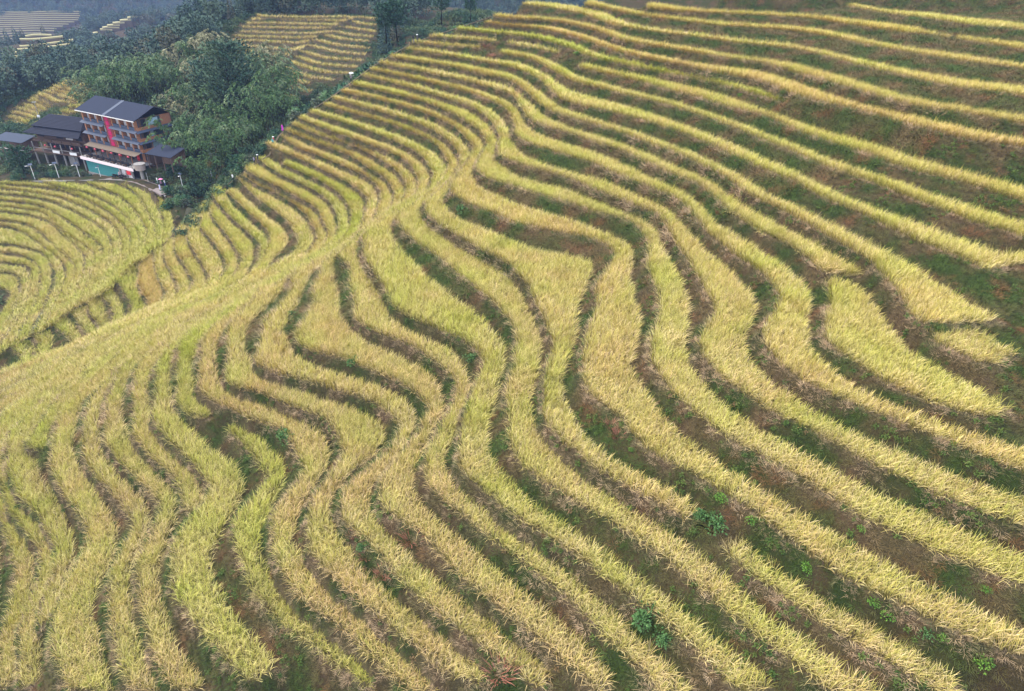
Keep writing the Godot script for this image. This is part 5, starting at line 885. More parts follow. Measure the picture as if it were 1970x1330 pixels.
func big_tree_shape(tall: float, r: float, n: int, leaf: float, conic: float, dark: Color, pale: Color, bare_to: float) -> Array:
	var tr := SurfaceTool.new(); tr.begin(Mesh.PRIMITIVE_TRIANGLES); var st := SurfaceTool.new(); st.begin(Mesh.PRIMITIVE_TRIANGLES)
	var line := []
	for k in 7: line.append(Vector3(sin(k * 1.3) * 0.012 * tall, tall * k / 6.4, cos(k * 1.7) * 0.012 * tall))
	tube(tr, line, tall * 0.017, tall * 0.003, 8)
	var limbs := int(tall * 3.2)
	for k in limbs:
		var t := bare_to + (1.0 - bare_to) * float(k) / limbs; var a := k * 2.399 + rng.randf() * 0.6
		var wide := r * (lerpf(1.0, 0.12, pow((t - bare_to) / (1.0 - bare_to), 1.2)) if conic > 0.5 else sqrt(maxf(0.03, 1.0 - pow((t - 0.55) / 0.5, 2.0)))) * rng.randf_range(0.65, 1.1)
		var o := Vector3(cos(a), 0, sin(a)); var p0 := Vector3(0, tall * t * 0.93, 0)
		var p1 := p0 + o * wide * 0.55 + Vector3.UP * wide * 0.22; var p2 := p0 + o * wide + Vector3.UP * wide * (0.18 if conic > 0.5 else 0.45)
		tube(tr, [p0, p1, p2], 0.006 * tall * (1.1 - t), 0.01, 4)
		var tone := dark.lerp(pale, rng.randf() * rng.randf() * 1.4)
		for i in n / limbs:
			var u := sqrt(rng.randf()) ; var q := p0.lerp(p1, u * 2.0) if u < 0.5 else p1.lerp(p2, u * 2.0 - 1.0)
			var sp := wide * 0.26 * (0.5 + u)
			q += Vector3(rng.randf_range(-1, 1), rng.randf_range(-0.7, 0.7), rng.randf_range(-1, 1)) * sp
			leaf_quad(st, q, (o * 0.6 + Vector3.UP * 0.7).normalized(), leaf * rng.randf_range(0.6, 1.3), tone * rng.randf_range(0.75, 1.25), 0.5)
	return [tr.commit(), st.commit()]

func plant(shape: Array, called: String, p1: String, p2: String, label: String, category: String, at: Vector3, turn: float, size: float, group: String, m1: Material) -> Node3D:
	var t := thing(called, label, category, at, turn, group); t.scale = Vector3.ONE * size
	part(p1, shape[0], m1, t); part(p2, shape[1], M.leaf, t)
	return t

const PLACES := ["in the dense stand behind the inn", "in the front rank above the gully path", "in the middle of the grove right of the inn", "at the back of the grove below the hillside terraces"]
func plant_trees():
	var bam := []
	for k in 7: bam.append(bamboo_shape(12.5 + k % 3, [0, 1, 0, 2, 1, 2, 0][k]))
	var rows_ := [
		[-131.2, -208.1, 0.88, 0, 0], [-128.9, -207.8, 0.91, 1, 0], [-128.0, -211.7, 0.84, 1, 0], [-124.6, -208.7, 0.82, 0, 0], [-121.0, -208.0, 0.93, 1, 0], [-119.5, -208.9, 0.86, 1, 0], [-119.4, -211.1, 0.93, 0, 0], [-116.6, -210.5, 0.82, 1, 0], [-114.1, -209.6, 0.94, 1, 0], [-111.3, -210.8, 0.88, 1, 0], [-136.2, -215.3, 0.96, 1, 0], [-135.3, -216.9, 1.10, 2, 0], [-131.2, -215.3, 1.03, 1, 0], [-129.5, -215.7, 1.03, 1, 0], [-128.2, -216.9, 1.02, 0, 0], [-124.0, -215.3, 0.91, 0, 0], [-124.0, -217.8, 1.07, 1, 0], [-120.4, -215.8, 0.99, 1, 0], [-117.8, -215.4, 1.09, 1, 0], [-117.5, -220.0, 0.90, 1, 0], [-113.5, -215.8, 1.03, 1, 0], [-134.6, -222.3, 1.04, 2, 0], [-133.3, -224.4, 0.98, 1, 0], [-130.0, -223.8, 1.02, 0, 0], [-126.7, -224.4, 1.04, 2, 0], [-123.9, -222.6, 0.96, 1, 0], [-121.9, -224.6, 1.14, 1, 0], [-119.5, -224.6, 1.01, 1, 0], [-117.4, -224.4, 1.10, 1, 0], [-80.2, -163.8, 0.79, 0, 1], [-77.9, -163.5, 0.83, 0, 1], [-76.3, -166.0, 0.79, 0, 1], [-74.5, -165.5, 0.80, 0, 1], [-71.7, -167.0, 0.80, 0, 1], [-71.5, -169.8, 0.86, 1, 1], [-91.3, -176.0, 0.93, 0, 1], [-86.9, -172.5, 0.84, 0, 1], [-86.2, -175.7, 0.96, 1, 1], [-82.9, -175.6, 0.93, 1, 1], [-81.0, -175.3, 0.90, 1, 1], [-78.5, -177.3, 0.81, 0, 1], [-75.6, -175.7, 0.97, 0, 1], [-73.9, -177.0, 0.89, 0, 1], [-70.8, -176.3, 0.80, 0, 1], [-71.1, -179.8, 0.82, 0, 1], [-66.9, -178.8, 0.98, 0, 1], [-65.7, -179.4, 0.96, 0, 1], [-62.1, -179.2, 0.82, 0, 1], [-97.7, -185.0, 0.97, 1, 2], [-93.9, -181.4, 1.03, 0, 2], [-91.8, -183.1, 0.86, 2, 2], [-90.4, -185.6, 0.91, 1, 2], [-87.6, -186.4, 0.93, 0, 2], [-85.6, -185.4, 1.03, 2, 2], [-83.0, -186.3, 0.94, 1, 2], [-80.7, -187.7, 0.95, 0, 2], [-76.5, -184.3, 1.02, 1, 2], [-74.5, -185.4, 1.02, 1, 2], [-73.5, -188.6, 0.99, 0, 2], [-69.5, -185.0, 0.87, 2, 2], [-68.0, -187.3, 0.93, 1, 2], [-66.3, -188.9, 1.05, 0, 2], [-63.2, -188.5, 0.91, 2, 2], [-101.1, -192.9, 1.08, 1, 2], [-98.4, -192.5, 0.89, 2, 2], [-95.1, -192.4, 0.96, 1, 2], [-93.7, -194.0, 0.92, 2, 2], [-92.3, -195.1, 1.02, 0, 2], [-89.6, -194.6, 1.08, 2, 2], [-85.4, -193.3, 0.93, 0, 2], [-83.4, -194.6, 1.04, 0, 2], [-81.2, -196.3, 1.09, 1, 2], [-79.9, -197.4, 1.02, 0, 2], [-76.4, -197.7, 0.88, 1, 2], [-73.5, -196.8, 1.00, 2, 2], [-70.6, -196.8, 1.07, 1, 2], [-68.0, -197.2, 0.93, 1, 2], [-65.4, -196.6, 0.98, 1, 2], [-103.3, -202.1, 0.95, 1, 3], [-101.7, -202.3, 0.85, 2, 3], [-98.4, -202.9, 0.99, 1, 3], [-96.5, -202.7, 0.86, 1, 3], [-95.3, -205.9, 1.01, 1, 3], [-91.0, -202.8, 0.87, 1, 3], [-89.5, -204.7, 0.97, 1, 3], [-86.6, -202.9, 0.92, 1, 3], [-85.3, -206.0, 1.02, 1, 3], [-81.8, -203.4, 1.04, 2, 3], [-79.5, -204.0, 0.88, 1, 3], [-76.4, -206.1, 1.00, 2, 3], [-74.1, -206.4, 1.09, 1, 3], [-71.9, -206.8, 1.03, 2, 3], [-106.7, -210.8, 1.06, 1, 3], [-105.2, -212.2, 0.89, 1, 3], [-103.5, -213.3, 0.93, 1, 3], [-101.2, -212.7, 0.96, 2, 3], [-99.9, -214.5, 0.93, 2, 3], [-96.7, -211.8, 1.00, 2, 3], [-95.4, -214.3, 0.97, 2, 3], [-93.7, -216.3, 0.96, 2, 3], [-91.4, -216.8, 1.08, 1, 3], [-109.3, -222.4, 1.01, 2, 3], [-108.3, -224.9, 1.08, 2, 3], [-105.0, -226.5, 0.98, 1, 3], [-103.4, -225.5, 0.95, 1, 3], [-100.4, -226.7, 1.00, 2, 3], [-95.9, -223.4, 0.95, 2, 3]
	]
	var i := 0
	for q in rows_:        # x, z, height factor, hue
		var pick: Array = [[0, 2, 6], [1, 4, 0], [3, 5, 4]][int(q[3])]
		var at := Vector3(q[0], land(q[0], q[1]) - 0.1, q[1])
		var hue := int(q[3])
		plant(bam[pick[i % 3]], "bamboo", "culm", "foliage", ["dark green bamboo with drooping plumes ", "mid green bamboo with arching tops ", "pale straw tinted feathery bamboo "][hue] + PLACES[int(q[4])], "bamboo", at, i * 2.1, q[2], ["dark bamboos ", "mid green bamboos ", "straw tinted bamboos "][hue] + PLACES[int(q[4])], M.culm)
		i += 1
	var fir := big_tree_shape(24.5, 7.0, 8500, 0.75, 0.0, Color(0.03, 0.075, 0.05), Color(0.105, 0.15, 0.085), 0.2)
	var at := Vector3(-79.91, 29.48, -191.29)
	plant(fir, "tall_tree", "trunk", "crown", "tallest dark green tree standing above the bamboo grove", "tree", Vector3(at.x, land(at.x, at.z) - 0.2, at.z), 0.4, 1.0, "", M.bark)
	at = Vector3(-90.60, 29.33, -199.45)
	var fir2 := big_tree_shape(18.0, 4.4, 3000, 0.7, 0.0, Color(0.03, 0.072, 0.05), Color(0.07, 0.11, 0.065), 0.15)
	plant(fir2, "tall_tree", "trunk", "crown", "slimmer dark tree just to the left of the tallest tree", "tree", Vector3(at.x, land(at.x, at.z) - 0.2, at.z), 1.4, 1.0, "", M.bark)
	var pine := big_tree_shape(9.5, 2.6, 1500, 0.55, 0.0, Color(0.03, 0.075, 0.05), Color(0.05, 0.10, 0.06), 0.38)
	var names := ["dark pine with a bare trunk at the ridge, left one of the pair", "dark pine with a bare trunk at the ridge, right one of the pair", "green tree on the ridge right of the two bare trunked pines", "low green tree on the ridge nearest the top terraces"]
	i = 0
	for p in [
		Vector3(-35.22, 54.06, -186.61), Vector3(-32.23, 54.75, -185.86), Vector3(-21.76, 57.84, -196.05), Vector3(-14.15, 59.01, -196.78)
	]:
		plant(pine, "ridge_tree", "trunk", "crown", names[i], "tree", Vector3(p.x, p.y, p.z), i * 1.9, [1.0, 1.05, 0.95, 0.7][i], "", M.bark); i += 1
	at = Vector3(-137.82, 21.47, -180.40)
	var bush := big_tree_shape(9.0, 3.0, 1700, 0.6, 0.0, Color(0.025, 0.07, 0.035), Color(0.05, 0.10, 0.05), 0.3)
	plant(bush, "roadside_tree", "trunk", "crown", "round dark green tree in front of the open shed beside the road", "tree", Vector3(at.x, land(at.x, at.z) - 0.2, at.z), 0.0, 1.0, "", M.bark)
	# shrubs along the back of the ridge, round the inn and down the gully
	var sh := []
	for k in 4: sh.append(shrub_shape(1.5, 2.2, 420, 0.42, [Color(0.03, 0.08, 0.045), Color(0.045, 0.10, 0.04), Color(0.06, 0.085, 0.05), Color(0.03, 0.065, 0.045)][k], [Color(0.06, 0.13, 0.06), Color(0.09, 0.15, 0.06), Color(0.12, 0.13, 0.09), Color(0.05, 0.10, 0.06)][k]))
	var n := 0
	for q in [
		[-63.3, -149.2, 0.98, 0], [-62.0, -149.2, 1.09, 0], [-60.5, -148.7, 0.99, 0], [-58.4, -149.7, 0.94, 0], [-57.4, -150.0, 0.73, 0], [-56.4, -153.1, 0.98, 0], [-57.1, -155.2, 1.03, 0], [-55.4, -154.9, 1.04, 0], [-53.6, -156.1, 0.71, 0], [-51.6, -155.2, 0.89, 0], [-50.7, -155.9, 1.45, 0], [-47.9, -157.1, 1.24, 0], [-50.0, -159.4, 1.54, 0], [-51.7, -163.0, 2.25, 0], [-45.9, -156.9, 1.38, 0], [-47.5, -160.2, 1.68, 0], [-50.2, -162.1, 2.30, 0], [-44.0, -157.6, 1.40, 0], [-46.3, -160.8, 1.82, 0], [-48.2, -163.8, 2.07, 0], [-42.9, -158.1, 1.23, 0], [-44.8, -162.1, 1.58, 0], [-45.8, -163.8, 2.33, 0], [-41.9, -159.2, 1.21, 0], [-42.1, -162.7, 1.84, 0], [-44.6, -164.8, 2.10, 0], [-39.8, -161.7, 1.20, 0], [-41.7, -164.1, 1.57, 0], [-42.2, -166.3, 2.18, 0], [-37.9, -162.7, 1.17, 0], [-39.1, -164.2, 1.78, 0], [-42.2, -168.1, 2.05, 0], [-36.9, -162.0, 1.25, 0], [-38.2, -166.1, 1.74, 0], [-39.9, -169.2, 2.05, 0], [-35.0, -163.8, 1.47, 0], [-35.8, -166.4, 1.55, 0], [-37.2, -169.0, 2.22, 0], [-32.1, -162.9, 1.21, 0], [-34.8, -166.1, 1.72, 0], [-35.9, -168.9, 2.25, 0], [-30.3, -164.5, 1.15, 0], [-32.9, -166.2, 1.61, 0], [-34.0, -169.2, 2.20, 0], [-29.3, -164.7, 1.39, 0], [-29.8, -167.1, 1.65, 0], [-31.5, -170.1, 1.99, 0], [-27.7, -166.3, 1.40, 0], [-28.0, -168.4, 1.54, 0], [-30.7, -171.7, 2.12, 0], [-25.8, -166.3, 1.30, 0], [-27.0, -169.0, 1.58, 0], [-29.3, -172.6, 2.24, 0], [-23.4, -166.5, 1.24, 0], [-24.7, -170.3, 1.70, 0], [-25.7, -172.8, 2.05, 0], [-21.0, -167.8, 1.35, 0], [-22.3, -169.5, 1.68, 0], [-24.0, -172.7, 2.00, 0], [-19.6, -167.8, 1.29, 0], [-20.9, -170.9, 1.59, 0], [-22.6, -174.0, 2.18, 0], [-16.3, -169.2, 1.23, 0], [-18.8, -171.2, 1.72, 0], [-20.5, -174.8, 2.05, 0], [-14.9, -168.2, 1.45, 0], [-16.2, -172.2, 1.58, 0], [-17.8, -174.6, 2.00, 0], [-12.3, -169.6, 1.17, 0], [-13.6, -172.1, 1.74, 0], [-16.0, -174.3, 2.01, 0], [-10.7, -169.7, 1.21, 0], [-12.2, -171.3, 1.77, 0], [-13.2, -175.3, 2.09, 0], [-8.8, -168.3, 1.33, 0], [-9.6, -172.3, 1.56, 0], [-12.0, -174.1, 2.13, 0], [-122.1, -181.1, 0.83, 1], [-124.3, -181.5, 0.82, 1], [-118.0, -177.8, 0.60, 1], [-127.7, -177.4, 0.72, 1], [-126.0, -179.0, 0.69, 1], [-125.4, -179.5, 0.55, 1], [-136.7, -177.8, 0.62, 1], [-132.6, -177.2, 0.72, 1], [-136.8, -176.7, 0.77, 1], [-127.9, -178.4, 0.63, 1], [-124.3, -179.3, 0.59, 1], [-126.8, -179.6, 0.73, 1], [-128.7, -179.3, 0.57, 1], [-120.8, -180.0, 0.83, 1], [-129.7, -178.5, 0.61, 1], [-132.5, -178.0, 0.67, 1], [-134.1, -179.9, 0.61, 1], [-121.5, -178.0, 0.79, 1], [-137.6, -181.8, 0.51, 1], [-137.6, -176.2, 0.73, 1], [-127.5, -178.4, 0.84, 1], [-131.4, -179.2, 0.76, 1], [-134.6, -180.9, 0.53, 1], [-140.0, -181.8, 0.65, 1], [-126.1, -181.2, 0.62, 1], [-130.8, -176.6, 0.63, 1], [-90.5, -169.1, 0.87, 1], [-92.7, -168.3, 0.53, 1], [-92.3, -167.8, 0.61, 1], [-95.7, -170.1, 0.80, 1], [-90.0, -170.2, 0.86, 1], [-92.3, -166.9, 0.87, 1], [-90.2, -169.7, 0.78, 1], [-93.7, -170.3, 0.73, 1], [-79.4, -153.0, 0.63, 2], [-85.6, -156.4, 0.90, 2], [-80.9, -152.8, 0.61, 2], [-83.4, -158.3, 0.89, 2], [-83.2, -156.2, 0.69, 2], [-83.4, -150.2, 0.89, 2], [-82.6, -160.4, 0.84, 2], [-81.0, -154.8, 0.63, 2], [-84.3, -158.8, 0.62, 2], [-81.2, -151.8, 0.80, 2], [-79.2, -148.7, 0.86, 2], [-78.3, -148.8, 0.83, 2], [-82.7, -156.2, 0.84, 2], [-79.0, -151.0, 0.83, 2], [-83.2, -152.3, 0.78, 2], [-82.4, -158.2, 0.58, 2], [-81.1, -160.4, 0.89, 2], [-85.7, -156.7, 0.87, 2], [-83.5, -151.1, 0.87, 2], [-80.8, -150.3, 0.62, 2], [-83.2, -162.4, 0.92, 3], [-75.1, -165.2, 0.63, 3], [-73.4, -160.6, 0.69, 3], [-70.6, -160.8, 0.82, 3], [-79.0, -162.9, 0.92, 3], [-70.4, -164.5, 0.65, 3], [-81.4, -165.1, 0.75, 3], [-72.8, -162.0, 0.69, 3], [-80.1, -161.8, 0.63, 3], [-71.9, -165.4, 0.98, 3], [-73.5, -163.9, 0.79, 3], [-70.5, -160.4, 0.66, 3], [-82.7, -164.5, 0.84, 3], [-71.1, -163.9, 0.71, 3], [-73.0, -160.5, 0.78, 3], [-74.9, -161.2, 1.02, 3], [-72.4, -165.4, 1.02, 3], [-69.0, -162.6, 0.84, 3], [-73.3, -161.1, 1.00, 3], [-75.3, -162.3, 0.64, 3], [-77.2, -163.5, 0.73, 3], [-70.5, -161.1, 0.97, 3]
	]:     # x, z, size, place
		var k := n % 4
		var place := int(q[3])
		plant(sh[k], "shrub", "stems", "leaves", ["bushy green shrub in the thick hedge behind the ridge top", "bushy green shrub on the bank between road and houses", "leafy shrub in the gully between the two fields", "green shrub at the foot of the bamboo grove"][place], "shrub", Vector3(q[0], land(q[0], q[1]) - 0.1, q[1]), n * 1.7, q[2], ["shrubs of the hedge behind the ridge top", "shrubs on the roadside bank", "shrubs in the gully", "shrubs under the bamboo"][place], M.bark)
		n += 1

# ---------------------------------------------------------------- road, paths
func road_line(dy: float) -> Array:
	var r := []
	for p in [
		Vector3(-155.03, 15.54, -181.41), Vector3(-143.89, 16.79, -178.75), Vector3(-133.76, 17.86, -177.01), Vector3(-124.17, 18.72, -175.80), Vector3(-116.44, 19.38, -175.03), Vector3(-110.50, 19.87, -174.69), Vector3(-104.69, 20.28, -173.18), Vector3(-100.04, 20.69, -170.44), Vector3(-94.77, 21.22, -165.98), Vector3(-89.37, 21.91, -160.65), Vector3(-85.68, 22.64, -156.36)
	]: r.append(p + Vector3(0, dy, 0))
	return r

func ribbon(line: Array, half: float, thick: float) -> ArrayMesh:
	var st := SurfaceTool.new(); st.begin(Mesh.PRIMITIVE_TRIANGLES)
	var L := []; var R := []
	for i in line.size():
		var d: Vector3 = line[mini(i + 1, line.size() - 1)] - line[maxi(i - 1, 0)]; d.y = 0; d = d.normalized()
		var s := Vector3(d.z, 0, -d.x) * half
		L.append(line[i] - s); R.append(line[i] + s)
	var dn := Vector3.DOWN * thick
	for i in line.size() - 1:
		quad(st, L[i], L[i + 1], R[i + 1], R[i]); quad(st, R[i], R[i + 1], R[i + 1] + dn, R[i] + dn); quad(st, L[i] + dn, L[i + 1] + dn, L[i + 1], L[i])
	return st.commit()

func build_road_and_paths():
	var o := part("road", ribbon(road_line(0.0), 1.5, 0.5), M.road); o.set_meta("kind", "structure")
	var kerb := []
	for p in road_line(0.06): kerb.append(p + Vector3(0.3, 0, 1.55))
	o = part("road_kerb", ribbon(kerb, 0.14, 0.4), M.concrete); o.set_meta("kind", "structure")
	o = part("footpath", ribbon([
		Vector3(-68.20, 27.57, -145.31), Vector3(-63.79, 30.31, -146.15), Vector3(-60.32, 33.06, -146.60), Vector3(-55.60, 35.81, -147.24), Vector3(-54.80, 38.56, -152.61), Vector3(-51.54, 41.31, -153.33), Vector3(-47.30, 44.05, -153.87), Vector3(-42.72, 46.80, -155.55), Vector3(-38.62, 49.55, -158.10), Vector3(-34.56, 52.30, -160.27), Vector3(-29.92, 55.05, -161.22), Vector3(-24.49, 57.79, -163.69), Vector3(-15.46, 60.54, -165.97), Vector3(-7.13, 63.29, -166.50)
	], 0.32, 0.14), M.path); o.set_meta("kind", "structure")

# ---------------------------------------------------------------- the inn and its neighbours
func add_box(st: SurfaceTool, lo: Vector3, hi: Vector3):
	var a := lo; var b := hi
	var v := [Vector3(a.x, a.y, b.z), Vector3(b.x, a.y, b.z), Vector3(b.x, b.y, b.z), Vector3(a.x, b.y, b.z), Vector3(a.x, a.y, a.z), Vector3(b.x, a.y, a.z), Vector3(b.x, b.y, a.z), Vector3(a.x, b.y, a.z)]
	for q in [[0, 3, 2, 1], [5, 6, 7, 4], [1, 2, 6, 5], [4, 7, 3, 0], [3, 7, 6, 2], [4, 0, 1, 5]]: quad(st, v[q[0]], v[q[1]], v[q[2]], v[q[3]])

func bx(called: String, lo: Vector3, hi: Vector3, m: Material, parent: Node) -> MeshInstance3D:
	var st := SurfaceTool.new(); st.begin(Mesh.PRIMITIVE_TRIANGLES); add_box(st, lo, hi)
	return part(called, st.commit(), m, parent)

func plate(called: String, a: Vector3, b: Vector3, c: Vector3, d: Vector3, thick: float, m: Material, parent: Node) -> MeshInstance3D:   # a sloping slab
	var st := SurfaceTool.new(); st.begin(Mesh.PRIMITIVE_TRIANGLES)
	var n := (c - a).cross(b - a).normalized()
	if n.y < 0: n = -n; var t := b; b = d; d = t
	var o := n * -thick
	quad(st, a, b, c, d); quad(st, a + o, d + o, c + o, b + o)
	for e in [[a, b], [b, c], [c, d], [d, a]]: quad(st, e[0], e[0] + o, e[1] + o, e[1])
	return part(called, st.commit(), m, parent)

func V(x: float, y: float, z: float) -> Vector3: return Vector3(x, y, z)

func window(parent: Node, x0: float, x1: float, y0: float, y1: float, z: float, curtain: float, side := false):
	var w := Node3D.new()
	var fr := SurfaceTool.new(); fr.begin(Mesh.PRIMITIVE_TRIANGLES)
	var t := 0.09
	for q in [[x0, y0, x1, y0 + t], [x0, y1 - t, x1, y1], [x0, y0 + t, x0 + t, y1 - t], [x1 - t, y0 + t, x1, y1 - t], [lerpf(x0, x1, curtain), y0 + t, lerpf(x0, x1, curtain) + t, y1 - t]]:
		if side: add_box(fr, V(z - 0.12, q[1], -q[2]), V(z + 0.05, q[3], -q[0]))
		else: add_box(fr, V(q[0], q[1], z - 0.12), V(q[2], q[3], z + 0.05))
	var f_ := part("window", fr.commit(), M.bluegrey, parent)
	if side:
		bx("pane", V(z - 0.08, y0 + t, -x1 + t), V(z - 0.04, y1 - t, -x0 - t), M.glass, f_)
		bx("curtain", V(z - 0.035, y0 + t, -lerpf(x0, x1, curtain)), V(z - 0.01, y1 - t, -x0 - t), M.paleblue, f_)
	else:
		bx("pane", V(x0 + t, y0 + t, z - 0.08), V(x1 - t, y1 - t, z - 0.04), M.glass, f_)
		bx("curtain", V(x0 + t, y0 + t, z - 0.035), V(lerpf(x0, x1, curtain), y1 - t, z - 0.01), M.curtain, f_)

func build_inn():
	var W := 21.3; var D := 11.0; var at := [Vector3(-119.55, 23.40, -185.47), -0.4575]
	var t := thing("inn", "four storey inn with orange timber pillars, magenta panel and dark low roof", "building", at[0], at[1])
	# core
	bx("wall", V(0.0, -3.2, -D), V(W, 2.9, -1.6), M.timber, t)
	bx("upper_wall", V(0.003, 2.9, -D + 0.003), V(W - 0.003, 11.7, -0.95), M.timber, t)
	bx("stair_panel", V(9.0, 3.2, -0.95), V(11.9, 11.7, 0.35), M.maroon, t)
	for k in 6: bx("panel_sign", V(9.75, 3.5 + k * 1.36, 0.36), V(11.1, 4.62 + k * 1.36, 0.42), M.magenta, t)
	for fl in 3:
		var y := 3.3 + fl * 2.85
		for wing in 2:
			var x0 := 0.0 if wing == 0 else 11.9; var x1 := 9.0 if wing == 0 else W; var pitch := (x1 - x0) / 3.0
			bx("balcony_floor", V(x0, y - 0.22, -0.95), V(x1, y, 0.5), M.bluegrey, t)
			if fl > 0: plate("pent_roof", V(x0 - 0.4, y - 0.5, 1.3), V(x1 + (0.9 if wing == 1 else 0.0), y - 0.5, 1.3), V(x1 + (0.9 if wing == 1 else 0.0), y - 0.02, 0.3), V(x0 - 0.4, y - 0.02, 0.3), 0.1, M.bluegrey, t)
			for b in 3:
				var xa := x0 + b * pitch
				bx("pillar", V(xa + 0.05, y, -0.95), V(xa + 0.5, y + 2.6, 0.25), M.orange, t)
				window(t, xa + 0.55, xa + pitch - 0.02, y + 0.05, y + 2.45, -0.8, 0.66)
				bx("balcony_rail", V(xa + 0.5, y + 0.72, 0.2), V(xa + pitch, y + 0.8, 0.27), M.dark, t)
				bx("rail_glass", V(xa + 0.55, y + 0.05, 0.22), V(xa + pitch - 0.05, y + 0.7, 0.25), M.bluegrey, t)
			if wing == 1: bx("pillar", V(W - 0.35, y, -0.6), V(W + 0.02, y + 2.6, 0.25), M.orange, t)
			else: bx("pillar", V(-0.1, y, -1.4), V(0.04, y + 2.6, 0.2), M.orange, t)
	# right-hand side wall
	for fl in 3:
		var y := 3.3 + fl * 2.85
		bx("side_balcony", V(W + 0.003, y - 0.2, -D + 0.4), V(W + 0.9, y - 0.02, 0.5), M.bluegrey, t)
		bx("side_parapet", V(W + 0.75, y - 0.02, -6.5), V(W + 0.9, y + 0.75, 0.5), M.orange, t)
		if fl > 0: plate("pent_roof", V(W + 1.5, y - 0.5, 1.3), V(W + 1.5, y - 0.5, -D), V(W + 0.92, y - 0.03, -D), V(W + 0.92, y - 0.03, 0.3), 0.1, M.bluegrey, t)
		bx("side_cladding", V(W + 0.004, y, -D + 0.3), V(W + 0.08, y + 2.6, -7.6), M.orange, t)
		window(t, 3.2, 7.4, y + 0.15, y + 2.4, W + 0.13, 0.85 if fl != 1 else 0.35, true)
		bx("side_door", V(W + 0.004, y, -2.9), V(W + 0.06, y + 2.4, -1.7), M.dark, t)
		bx("corner_post", V(W + 0.6, y, -3.2), V(W + 0.75, y + 2.65, -3.05), M.orange, t)
	# roof: two low slopes, fascia, pale seam and gable
	var e := 11.75; var r := 14.3
	var roof := plate("roof", V(-0.9, e, 1.2), V(W + 1.5, e, 1.2), V(W + 1.5, r, -5.6), V(-0.9, r, -5.6), 0.16, M.slate, t)
	plate("roof", V(-0.9, r - 0.01, -5.61), V(W + 1.5, r - 0.01, -5.61), V(W + 1.5, e, -D - 1.0), V(-0.9, e, -D - 1.0), 0.16, M.slate, t)
	plate("roof_seam", V(10.2, e + 0.06, 1.22), V(11.3, e + 0.06, 1.22), V(11.3, r + 0.06, -5.6), V(10.2, r + 0.06, -5.6), 0.05, M.seam, roof)
	bx("fascia", V(-0.9, e - 0.28, 1.2), V(W + 1.5, e - 0.06, 1.27), M.white, t)
	var g := SurfaceTool.new(); g.begin(Mesh.PRIMITIVE_TRIANGLES)
	for x in [0.0, W]:
		for q in [[V(x, 11.7, -D), V(x, 11.7, 0), V(x, r - 0.2, -5.6)], [V(x, 11.7, 0), V(x, 11.7, -D), V(x, r - 0.2, -5.6)]]:
			for p in q: g.set_normal(V(1 if x > 0 else -1, 0, 0)); g.add_vertex(p)
	part("gable", g.commit(), M.paleblue, t)
	# ground floor with red doors, corrugated canopy
	for k in 8:
		var x := 1.2 + k * 2.5
		bx("door", V(x, 0.0, -1.59), V(x + 1.1, 2.3, -1.5), [M.red, M.orange, M.dark][k % 3], t)
		bx("window", V(x + 1.25, 0.5, -1.59), V(x + 2.3, 2.3, -1.52), M.dark, t)
		bx("post", V(x - 0.12, 0.0, 1.6), V(x + 0.06, 2.85, 1.78), [M.timber, M.orange][k % 2], t)
	var can := plate("canopy", V(0.6, 2.75, 2.6), V(W + 0.2, 2.75, 2.6), V(W + 0.2, 3.25, 0.3), V(0.6, 3.25, 0.3), 0.06, M.corrugated, t)
	for k in 42: plate("rib", V(0.7 + k * 0.5, 2.79, 2.58), V(0.82 + k * 0.5, 2.79, 2.58), V(0.82 + k * 0.5, 3.29, 0.3), V(0.7 + k * 0.5, 3.29, 0.3), 0.03, M.corrugated, can)
	# deck on its wall
	bx("deck", V(0.2, -0.25, -1.6), V(W + 0.6, 0.0, 4.2), M.concrete, t)
	bx("deck_edge", V(0.2, -0.75, 4.2), V(W + 0.6, -0.02, 4.34), M.pink, t)
	bx("rail", V(0.2, 0.95, 4.15), V(W + 0.6, 1.02, 4.22), M.dark, t)
	for k in 16: bx("rail_post", V(0.25 + k * 1.42, 0.0, 4.14), V(0.33 + k * 1.42, 0.95, 4.2), M.dark, t)
	bx("teal_wall", V(1.4, -4.6, 3.6), V(15.5, -0.76, 3.75), M.teal, t)
	bx("plaster_wall", V(15.5, -4.8, 3.55), V(20.6, -0.76, 3.72), M.curtain, t)
	bx("wall_base", V(1.2, -7.5, 3.5), V(20.8, -4.2, 3.9), M.concrete, t)
	bx("stair_rail", V(19.0, -1.9, 4.3), V(20.6, -0.9, 4.4), M.red, t)
	for k in 3: bx("deck_pillar", V(15.6 + k * 2.5, -6.0, 3.8), V(15.95 + k * 2.5, -0.76, 4.15), M.concrete, t)
	# lanterns under the canopy, tables on the deck
	var frame := Transform3D(Basis(Vector3.UP, at[1]), at[0])
	var lan := thing("red_lantern", "round red lantern hanging under the inn's canopy", "lantern", frame * V(1.6, 2.25, 2.45), at[1], "lanterns under the canopy")
	var bl := ball(0.3, 12); part("shade", bl, M.lantern, lan); part("cap", cyl(0.12, 0.1, 0.08), M.dark, lan, V(0, 0.32, 0)); part("cord", cyl(0.015, 0.015, 0.3, 5), M.dark, lan, V(0, 0.46, 0))
	for k in 5: dup(lan, frame * V(1.6 + (k + 1) * 3.4, 2.25, 2.45), at[1])
	var tab := thing("dining_table", "small dark table standing on the inn's open deck", "table", frame * V(3.0, 0.003, 3.0), at[1], "tables on the inn's deck")
	part("table_top", box(V(1.5, 0.05, 0.8)), M.dark, tab, V(0, 0.74, 0)); part("bench", box(V(1.4, 0.08, 0.3)), M.timber, tab, V(0, 0.42, 0.7)); part("bench", box(V(1.4, 0.08, 0.3)), M.timber, tab, V(0, 0.42, -0.7))
